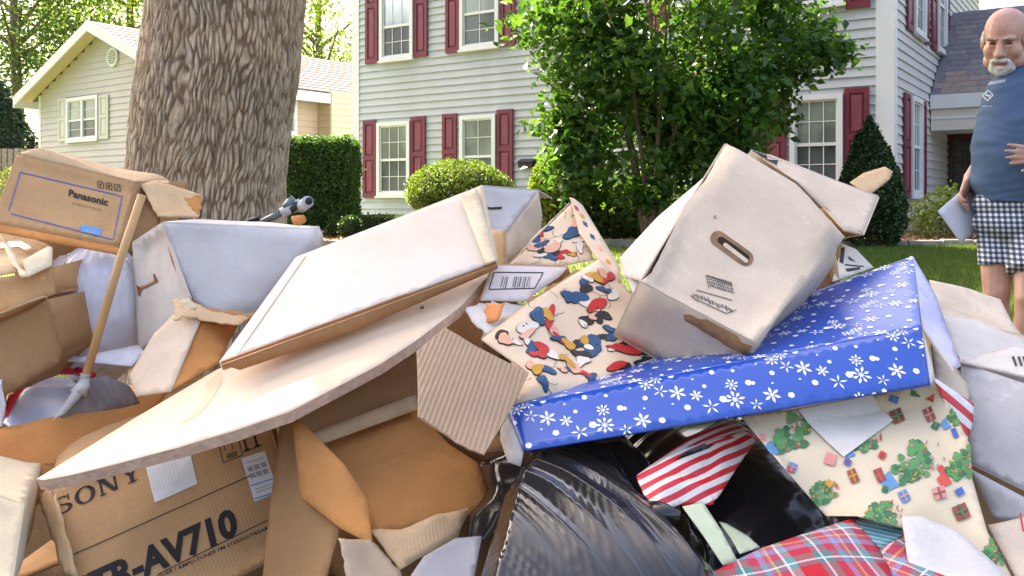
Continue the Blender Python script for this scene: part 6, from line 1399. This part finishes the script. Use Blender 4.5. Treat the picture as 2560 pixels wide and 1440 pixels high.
Sheet('ribbon_strip', [(2138, 1300, 1.43), (2262, 1305, 1.45), (2268, 1325), (2208, 1378, 1.38), (2180, 1350)], stripes('teal_stripes', (.10, .33, .36), (.45, .60, .60), .0085, math.pi / 2 - an3, w=.65), t, t=.0012, amp=.003)
# ---- packing tape and dents
m_pt2 = M('brown_packing_tape', (.42, .25, .11), .22, .08, 12, spec=.6); m_ct = M('clear_tape', (.66, .60, .52), .18, .05, 10, spec=.8)
for sh, q, m_ in TAPES: sticker(sh, q, m_ or m_pt2, sh.obj, 'tape', lift=.0016)
# ---- hidden bulk of the pile: boxes lower down that show as brown and dark between the others
for i, (x, y, d, wd__, hh, lab) in enumerate(((1500, 1300, 2.0, .5, .36, 'plain brown box buried low in the pile behind the large black bag'), (600, 1150, 2.15, .55, .42, 'plain brown box buried under the long curved board'), (2100, 1250, 2.0, .5, .4, 'plain brown box buried behind the christmas paper'), (2480, 1300, 1.95, .42, .40, 'plain brown box buried under the big lavender-white box at right'), (150, 1250, 2.15, .5, .40, 'plain brown box buried under the dark open box at far left'), (1150, 1300, 2.2, .5, .45, 'plain brown box buried behind the open brown box at centre'))):
    t = box('buried_box', lab, loc=base_at(x, y, d)); c = W(x, y, d); c.z = hh
    prism(t, [c + Vector((-wd__ / 2, 0, 0)), c + Vector((wd__ / 2, .05, .02)), c + Vector((wd__ / 2, .05, -hh)), c + Vector((-wd__ / 2, 0, -hh))], (0, .3, 0), KRAFTD, res=.04)
# ================================================================== THE MAN
from mathutils.bvhtree import BVHTree
def fuse(name, m, vox, mat, parent, smooth=6, post=None, fac_=.5):
    """overlapping volumes fused into one continuous skin"""
    me = bpy.data.meshes.new('tmp'); me.from_pydata([tuple(v) for v in m.v], [], m.f); o = bpy.data.objects.new('tmp', me); COL.objects.link(o)
    r = o.modifiers.new('r', 'REMESH'); r.mode = 'VOXEL'; r.voxel_size = vox; r.use_smooth_shade = True
    s = o.modifiers.new('s', 'SMOOTH'); s.iterations = smooth; s.factor = fac_
    ev = o.evaluated_get(bpy.context.evaluated_depsgraph_get()); nm = bpy.data.meshes.new_from_object(ev); bpy.data.objects.remove(o)
    V = np.empty(len(nm.vertices) * 3); nm.vertices.foreach_get('co', V); V = V.reshape(-1, 3)
    if post is not None:
        N = np.empty(len(nm.vertices) * 3); nm.vertices.foreach_get('normal', N); V = post(V, N.reshape(-1, 3))
    Fs = [tuple(p.vertices) for p in nm.polygons]
    return mk(name, [Vector(v) for v in V], Fs, mat, parent, smooth=True), V
def cap(m, a, b, ra, rb, n=14, k=5):
    a, b = Vector(a), Vector(b); m.tube([a + (b - a) * i / k for i in range(k + 1)], [ra + (rb - ra) * i / k for i in range(k + 1)], n); m.ell(a, (ra,) * 3, nu=n, nv=8); m.ell(b, (rb,) * 3, nu=n, nv=8)
MD = 4.0
man = thing('person', 'bald man with white goatee in blue t-shirt and checked shorts, holding papers on the lawn', 'person', (W(2540, 509, MD).x, MD, 0))
def skinmat():
    m, n, l, b = nt('skin'); tc = n.new('ShaderNodeTexCoord'); nz = n.new('ShaderNodeTexNoise'); nz.inputs['Scale'].default_value = 14; nz.inputs['Detail'].default_value = 5; l.new(tc.outputs['Object'], nz.inputs['Vector'])
    r = ramp(n, [(.3, (.42, .21, .15)), (.7, (.56, .33, .25))]); l.new(nz.outputs['Fac'], r.inputs[0]); l.new(r.outputs[0], b.inputs['Base Color']); b.inputs['Roughness'].default_value = .5
    b.inputs['Subsurface Weight'].default_value = .12; b.inputs['Subsurface Radius'].default_value = (.012, .004, .002)
    n3 = n.new('ShaderNodeTexNoise'); n3.inputs['Scale'].default_value = 160; l.new(tc.outputs['Object'], n3.inputs['Vector']); bp = n.new('ShaderNodeBump'); bp.inputs['Strength'].default_value = .15; bp.inputs['Distance'].default_value = .003; l.new(n3.outputs['Fac'], bp.inputs['Height']); l.new(bp.outputs[0], b.inputs['Normal']); return m
m_skin = skinmat()
# head frame: X = his left, Y = where the face points, Z = up
hc = W(2514, 100, MD); fy = Vector((-.62, -.72, -.34)).normalized(); fx = fy.cross(Vector((.10, 0, 1))).normalized(); fz = fx.cross(fy).normalized()
HR = Matrix((fx, fy, fz)).transposed(); HS = 1.10
def hp(x, y, z): return hc + HR @ (Vector((x, y, z)) * HS)
B = MB()
def he(x, y, z, a, b, c, m=None): (m or B).ell(hp(x, y, z), (a * HS, b * HS, c * HS), HR, 18, 12)
he(0, -.012, .030, .080, .100, .094); he(0, .015, -.035, .068, .078, .085); he(0, .045, -.088, .048, .046, .040); he(0, .01, -.095, .060, .05, .035); he(0, .066, -.110, .026, .022, .022)
for s_ in (-1, 1):
    he(s_ * .040, .050, -.030, .030, .036, .034); he(s_ * .083, -.008, -.008, .010, .024, .034); he(s_ * .076, .0, -.012, .012, .018, .02); he(s_ * .050, .02, -.075, .026, .045, .034)
    he(s_ * .031, .076, -.004, .016, .014, .012); he(s_ * .013, .100, -.038, .0105, .012, .009); he(s_ * .03, .080, .022, .026, .016, .010)
he(0, .078, .020, .030, .018, .012)
for k in range(6): f = k / 5; he(0, .090 + .022 * f, .012 - .046 * f, .010 + .006 * f, .012, .011)
he(0, .086, -.066, .028, .016, .009); he(0, .082, -.080, .026, .016, .008)
nk = W(2585, 195, MD + .03)
B.tube([hp(0, -.03, -.02), hp(0, -.035, -.09), nk, nk + Vector((.0, .0, -.08))], [.062, .066, .075, .09], 18)
# torso core, arms, legs of the body
TX = W(2562, 300, MD).x
tor = [(1.42, .03, .10, .06), (1.34, .03, .13, .08), (1.2, .0, .15, .1), (1.08, .0, .16, .12), (.96, .0, .16, .12), (.86, -.0, .165, .13), (.78, .02, .16, .13)]
for (z, dx, rx, ry) in tor: B.ell((TX + dx, MD + .02, z), (rx, ry, .11))
def arm(sh, el, wr_, r=(.052, .042, .036, .027)): cap(B, sh, el, r[0], r[1]); cap(B, el, wr_, r[2] + .004, r[3])
RS, RE, RW = Vector((TX - .02, MD + .12, 1.33)), W(2478, 372, MD + .2), W(2424, 446, MD + .10)
arm(RS, RE, RW)
def hand(wr_, d, pn, curl=.5, spread=.05, thumb=1, s=1.0, lens=(.074, .082, .076, .060)):
    """palm, four unequal bent fingers and a thumb from the palm's side"""
    d = Vector(d).normalized(); pn = Vector(pn); pn = (pn - d * pn.dot(d)).normalized(); sd_ = d.cross(pn)
    R3 = Matrix((sd_, d, pn)).transposed(); B.ell(wr_ + d * .045 * s, (.040 * s, .052 * s, .017 * s), R3, 16, 10); cap(B, wr_ - d * .01, wr_ + d * .03, .024 * s, .022 * s)
    for i in range(4):
        o = wr_ + d * .082 * s + sd_ * (i - 1.5) * .0195 * s; dd = (d + sd_ * (i - 1.5) * spread).normalized(); p = o; a = curl * .35
        for k, (f, r) in enumerate(((.42, .0098), (.32, .0088), (.26, .0078))):
            v = (dd * math.cos(a) + pn * math.sin(a)); q = p + v * lens[i] * f * s; cap(B, p, q, r * s, (r - .0008) * s, 10, 2); p = q; a += curl
    o = wr_ + d * .03 * s - sd_ * thumb * .03 * s; v1 = (d * .6 - sd_ * thumb * .75 + pn * .25).normalized(); q = o + v1 * .038 * s; cap(B, o, q, .0125 * s, .011 * s, 10, 2); v2 = (d * .85 - sd_ * thumb * .25 + pn * .4).normalized(); cap(B, q, q + v2 * .03 * s, .0105 * s, .009 * s, 10, 2)
hand(RW, Vector((-.045, -.02, -.08)), Vector((.75, -.6, -.1)), .55, .05, 1)
LS, LE, LWr = Vector((TX + .17, MD - .02, 1.36)), Vector((TX + .37, MD - .14, 1.12)), W(2616, 388, MD - .25)
arm(LS, LE, LWr)
hand(LWr, Vector((-1, -.05, .02)), Vector((-.1, .95, .1)), .22, .10, -1)
legs = [(W(2497, 560, MD + .06), W(2492, 735, MD + .03), W(2500, 990, MD + .06)), (W(2592, 560, MD - .03), W(2572, 745, MD - .12), W(2578, 990, MD - .08))]
for a, k_, f_ in legs:
    cap(B, a, k_, .088, .056); cm = k_ + (f_ - k_) * .35 + Vector((.0, .02, 0)); cap(B, k_, cm, .052, .055); cap(B, cm, f_, .055, .034)
    B.ell(Vector((f_.x - .05, f_.y - .04, .045)), (.12, .06, .04), nu=14, nv=8); cap(B, f_, Vector((f_.x, f_.y, .06)), .036, .036)
HRi = HR.transposed()
def face(V, N):
    L = (V - np.array(hc)) @ np.array(HRi).T / HS
    for s_ in (-1, 1):
        g_ = np.exp(-(((L[:, 0] - s_ * .031) / .017)**2 + ((L[:, 1] - .088) / .03)**2 + ((L[:, 2] - .008) / .0085)**2)); V = V - np.array(fy) * (g_ * .010 * HS)[:, None]
        g_ = np.exp(-(((L[:, 0] - s_ * .030) / .010)**2 + ((L[:, 1] - .09) / .03)**2 + ((L[:, 2] + .048) / .02)**2)); V = V - np.array(fy) * (g_ * .004 * HS)[:, None]
    for z0 in (.062, .078, .050): V = V - N * (.0012 * np.exp(-((L[:, 2] - z0 - .01 * np.abs(L[:, 0]) * 8) / .003)**2) * (np.abs(L[:, 0]) < .05) * (L[:, 1] > .05))[:, None]
    return V
body, _ = fuse('body', B, .0058, m_skin, man, 3, face)
def fz_mat(name, c1, c2): return M(name, tuple((a + b) / 2 for a, b in zip(c1, c2)), .9, .2, 60, bump=.8, bsc=220)
m_hair = fz_mat('white_hair', (.62, .60, .57), (.75, .73, .70))
def tuft(name, ells, parent, mat, amp=.002):
    m = MB()
    for e_ in ells: he(*e_, m=m)
    return fuse(name, m, .0035, mat, parent, 3, lambda V, N: V + N * (amp * fbm(V[:, 0] * 130, V[:, 1] * 130, V[:, 2] * 60, 3, 2))[:, None])[0]
tuft('goatee', [(0, .066, -.104, .035, .030, .026), (0, .080, -.092, .028, .018, .016), (-.03, .058, -.095, .02, .024, .024), (.03, .058, -.095, .02, .024, .024), (-.027, .076, -.085, .011, .018, .026), (.027, .076, -.085, .011, .018, .026)], man, m_hair, .003)
tuft('moustache', [(-.014, .096, -.060, .018, .012, .0085), (.014, .096, -.060, .018, .012, .0085), (-.028, .085, -.068, .010, .012, .012), (.028, .085, -.068, .010, .012, .012)], man, m_hair)
mh = MB()
for s_ in (-1, 1):
    for q in range(14):
        t_ = q / 13; yy = .035 - t_ * .13; zz = .012 + .01 * math.sin(t_ * 3) - t_ * .02; xx = .081 * math.sqrt(max(.02, 1 - (yy / .108)**2)); he(s_ * (xx - .004), yy - .01, zz, .0075, .014, .026, m=mh)
fuse('hair', mh, .004, m_hair, man, 3, lambda V, N: V + N * (.003 * fbm(V[:, 0] * 120, V[:, 1] * 120, V[:, 2] * 40, 5, 2))[:, None])
for s_ in (-1, 1):
    m = MB(); he(s_ * .031, .0835, .0045, .0125, .006, .0032, m=m); m.build('eye', m_blk, man, True)
    m = MB(); 
    for q in range(5): he(s_ * (.016 + q * .008), .096 - q * .0032, .024 + .003 * math.sin(q * .8), .007, .005, .004, m=m)
    m.build('eyebrow', M('grey_brow', (.40, .33, .28), .9, .2, 40), man, True)
m = MB()
for q in range(-3, 4): he(q * .006, .1005 - abs(q) * .0016, -.0725 - abs(q) * .0007, .005, .004, .0022, m=m)
m.build('mouth', M('lip', (.30, .09, .07), .5, .1), man, True)
# t-shirt
S_ = MB()
def loft(m, rings, n=48):
    vs = []; fs = []
    for (c, rx, ry) in rings:
        for k in range(n):
            t_ = 2 * math.pi * k / n; ct, st2 = math.cos(t_), math.sin(t_); vs.append(Vector((c[0] + math.copysign(abs(ct)**.85, ct) * rx, c[1] + math.copysign(abs(st2)**.85, st2) * ry, c[2])))
    for i in range(len(rings) - 1):
        for k in range(n): fs.append((i * n + k, i * n + (k + 1) % n, (i + 1) * n + (k + 1) % n, (i + 1) * n + k))
    fs.append(tuple(range(n - 1, -1, -1))); fs.append(tuple(range((len(rings) - 1) * n, len(rings) * n))); m.add(vs, fs)
rg = []
for (y, lx, hw, ry) in ((520, 2450, 122, .17), (505, 2446, 124, .175), (470, 2436, 128, .185), (430, 2429, 131, .192), (390, 2427, 133, .196), (350, 2430, 132, .19), (310, 2438, 128, .18), (275, 2447, 124, .168), (245, 2456, 120, .155), (220, 2466, 114, .14), (200, 2477, 106, .125), (182, 2492, 94, .11), (166, 2515, 76, .095), (152, 2540, 56, .08), (140, 2560, 42, .07)):
    q = W(lx + 14, y, MD); c0 = q + Vector((hw / F * MD, 0, 0)); rg.append(((c0.x, MD + .02 - max(0, .03 * math.sin((y - 200) / 300 * 3.1)), c0.z), hw / F * MD, ry))
loft(S_, rg)
cap(S_, RS + Vector((.02, 0, -.06)), RS + (RE - RS) * .6, .085, .072); cap(S_, LS + Vector((-.03, 0, 0)), LS + (LE - LS) * .72, .09, .078)
def cloth_w(V, N):
    x, y, z = V[:, 0], V[:, 1], V[:, 2]
    a = np.sin((x * 1.1 + z * 1.5) * 26 + 4 * vnoise(x * 5, y * 5, z * 5, 3)) * .5 + .5
    w_ = .018 * a**4 * np.clip(1.3 - z, .1, .6) * 2 + .009 * fbm(x * 5, y * 5, z * 9, 7, 3) + .002 * np.abs(np.sin((x * .6 - z * 1.8) * 34 + 4 * vnoise(x * 8, y * 8, z * 8, 13)))**3
    V = V + N * w_[:, None]; V[:, 2] = np.maximum(V[:, 2], .905 + .006 * np.sin(x * 25)); return V
m_shirt = M('blue_cotton', (.062, .105, .185), .9, .12, 5, bump=.25, bsc=240, spec=.15)
shirt, SV = fuse('t_shirt', S_, .008, m_shirt, man, 5, cloth_w)
bv = BVHTree.FromPolygons([v.co + ORI[man] for v in shirt.data.vertices], [tuple(p.vertices) for p in shirt.data.polygons])
m_sp = M('faded_print', (.34, .40, .46), .9, .3, 80); V = []; Fc = []
def onshirt(x, y):
    h_ = bv.ray_cast(EYE, R(x, y).normalized()); return h_[0] + h_[1] * .0025 if h_[0] else None
def sline(a, b, w_, n=3):
    a, b = Vector(a), Vector(b); d = (b - a).normalized(); q = Vector((-d.y, d.x)) * w_ / 2
    for i in range(n):
        c0, c1 = a + (b - a) * i / n, a + (b - a) * (i + 1) / n; P = [onshirt(*p) for p in (c0 + q, c1 + q, c1 - q, c0 - q)]
        if all(p is not None for p in P): k = len(V); V.extend(P); Fc.append((k, k + 1, k + 2, k + 3))
for k in range(9): x = 2468 + k * 5.3; sline((x, 214 - k * .9), (x + 3.2, 207 - k * .9), 3.2, 1); sline((x, 207 - k * .9), (x + 3.5, 207 - k * .9), 1.8, 1)
for a, b in (((2458, 240), (2472, 226)), ((2472, 226), (2484, 238)), ((2484, 238), (2470, 252)), ((2470, 252), (2458, 240)), ((2464, 239), (2478, 239)), ((2466, 234), (2477, 245))): sline(a, b, 3, 2)
for k in range(4): sline((2456 + k * 7, 266), (2460 + k * 7, 266), 2, 1)
if V: o = mk('print', V, Fc, m_sp, man); o['kind'] = 'stuff'
# checked shorts
def gingham():
    m, n, l, b = nt('checked_cotton'); tc = n.new('ShaderNodeTexCoord'); sx = n.new('ShaderNodeSeparateXYZ'); l.new(tc.outputs['UV'], sx.inputs[0]); fs = []
    for k in (0, 1):
        a = n.new('ShaderNodeMath'); a.operation = 'MULTIPLY'; a.inputs[1].default_value = 1 / .022; l.new(sx.outputs[k], a.inputs[0]); f = n.new('ShaderNodeMath'); f.operation = 'FRACT'; l.new(a.outputs[0], f.inputs[0]); g_ = n.new('ShaderNodeMath'); g_.operation = 'LESS_THAN'; g_.inputs[1].default_value = .5; l.new(f.outputs[0], g_.inputs[0]); fs.append(g_)
    ad = n.new('ShaderNodeMath'); ad.operation = 'ADD'; l.new(fs[0].outputs[0], ad.inputs[0]); l.new(fs[1].outputs[0], ad.inputs[1]); dv = n.new('ShaderNodeMath'); dv.operation = 'MULTIPLY'; dv.inputs[1].default_value = .5; l.new(ad.outputs[0], dv.inputs[0])
    r = ramp(n, [(0, (.68, .70, .72)), (.5, (.17, .19, .25)), (1, (.03, .035, .07))]); r.color_ramp.interpolation = 'LINEAR'; l.new(dv.outputs[0], r.inputs[0]); l.new(r.outputs[0], b.inputs['Base Color']); b.inputs['Roughness'].default_value = .9; return m
Q = MB()
Q.ell((TX, MD + .02, .90), (.205, .17, .10), nu=24); Q.ell((TX, MD + .02, .82), (.205, .17, .10), nu=24)
ax = []
for (a, k_, f_), hemy, rr3 in zip(legs, (666, 682), ((.10, .086, .080), (.115, .112, .112))):
    top_ = Vector((a.x + (.015 if a.x > TX else -.0), a.y, .84)); zh = H - (hemy - 509) / F * MD; hm = Vector((k_.x + (a.x - k_.x) * .3, k_.y, zh)); Q.tube([top_, (top_ + hm) / 2, hm], rr3, 24); ax.append((top_, hm))
def shorts_w(V, N):
    x, y, z = V[:, 0], V[:, 1], V[:, 2]; return V + N * (.006 * fbm(x * 7, y * 7, z * 3, 17, 2) + .003 * np.sin(x * 40 + y * 30))[:, None]
sh_, SV = fuse('shorts', Q, .007, gingham(), man, 3, shorts_w)
ul = sh_.data.uv_layers.new(name='UVMap'); md = (ax[0][1].x + ax[1][1].x) / 2; li = np.empty(len(sh_.data.loops), np.int32); sh_.data.loops.foreach_get('vertex_index', li)
u_ = np.where(SV[:, 0] < md, (SV[:, 0] - ax[0][1].x) * .9 - (SV[:, 1] - MD) * .45 + .08 * (SV[:, 2] - .6), (SV[:, 0] - ax[1][1].x) * .95 - (SV[:, 1] - MD) * .3)
ul.data.foreach_set('uv', np.stack([u_, SV[:, 2]], 1)[li].astype(np.float32).ravel())
for a, k_, f_ in legs:
    m = MB(); m.ell(Vector((f_.x - .055, f_.y - .045, .05)), (.14, .072, .05)); m.ell(Vector((f_.x + .02, f_.y, .055)), (.07, .055, .05)); fuse('shoe', m, .009, M('dark_shoe', (.06, .06, .07), .6), man, 2)
# papers in his right hand
t = thing('papers', 'pale sheets of paper held down in the right hand of the man', 'paper', tuple(W(2395, 560, MD + .08)))
m_pp = M('office_paper', (.66, .68, .76), .6, .03, 5)
Sheet('sheet', [(2345, 528, MD + .02), (2398, 482), (2442, 452, MD + .17), (2452, 572), (2401, 607, MD + .06)], m_pp, t, t=.001, amp=.006, sc=4, res=.03)
Sheet('sheet', [(2349, 524, MD + .035), (2402, 478), (2446, 448, MD + .185), (2456, 566), (2405, 600, MD + .075)], m_pp, t, t=.001, amp=.006, sc=4, res=.03)
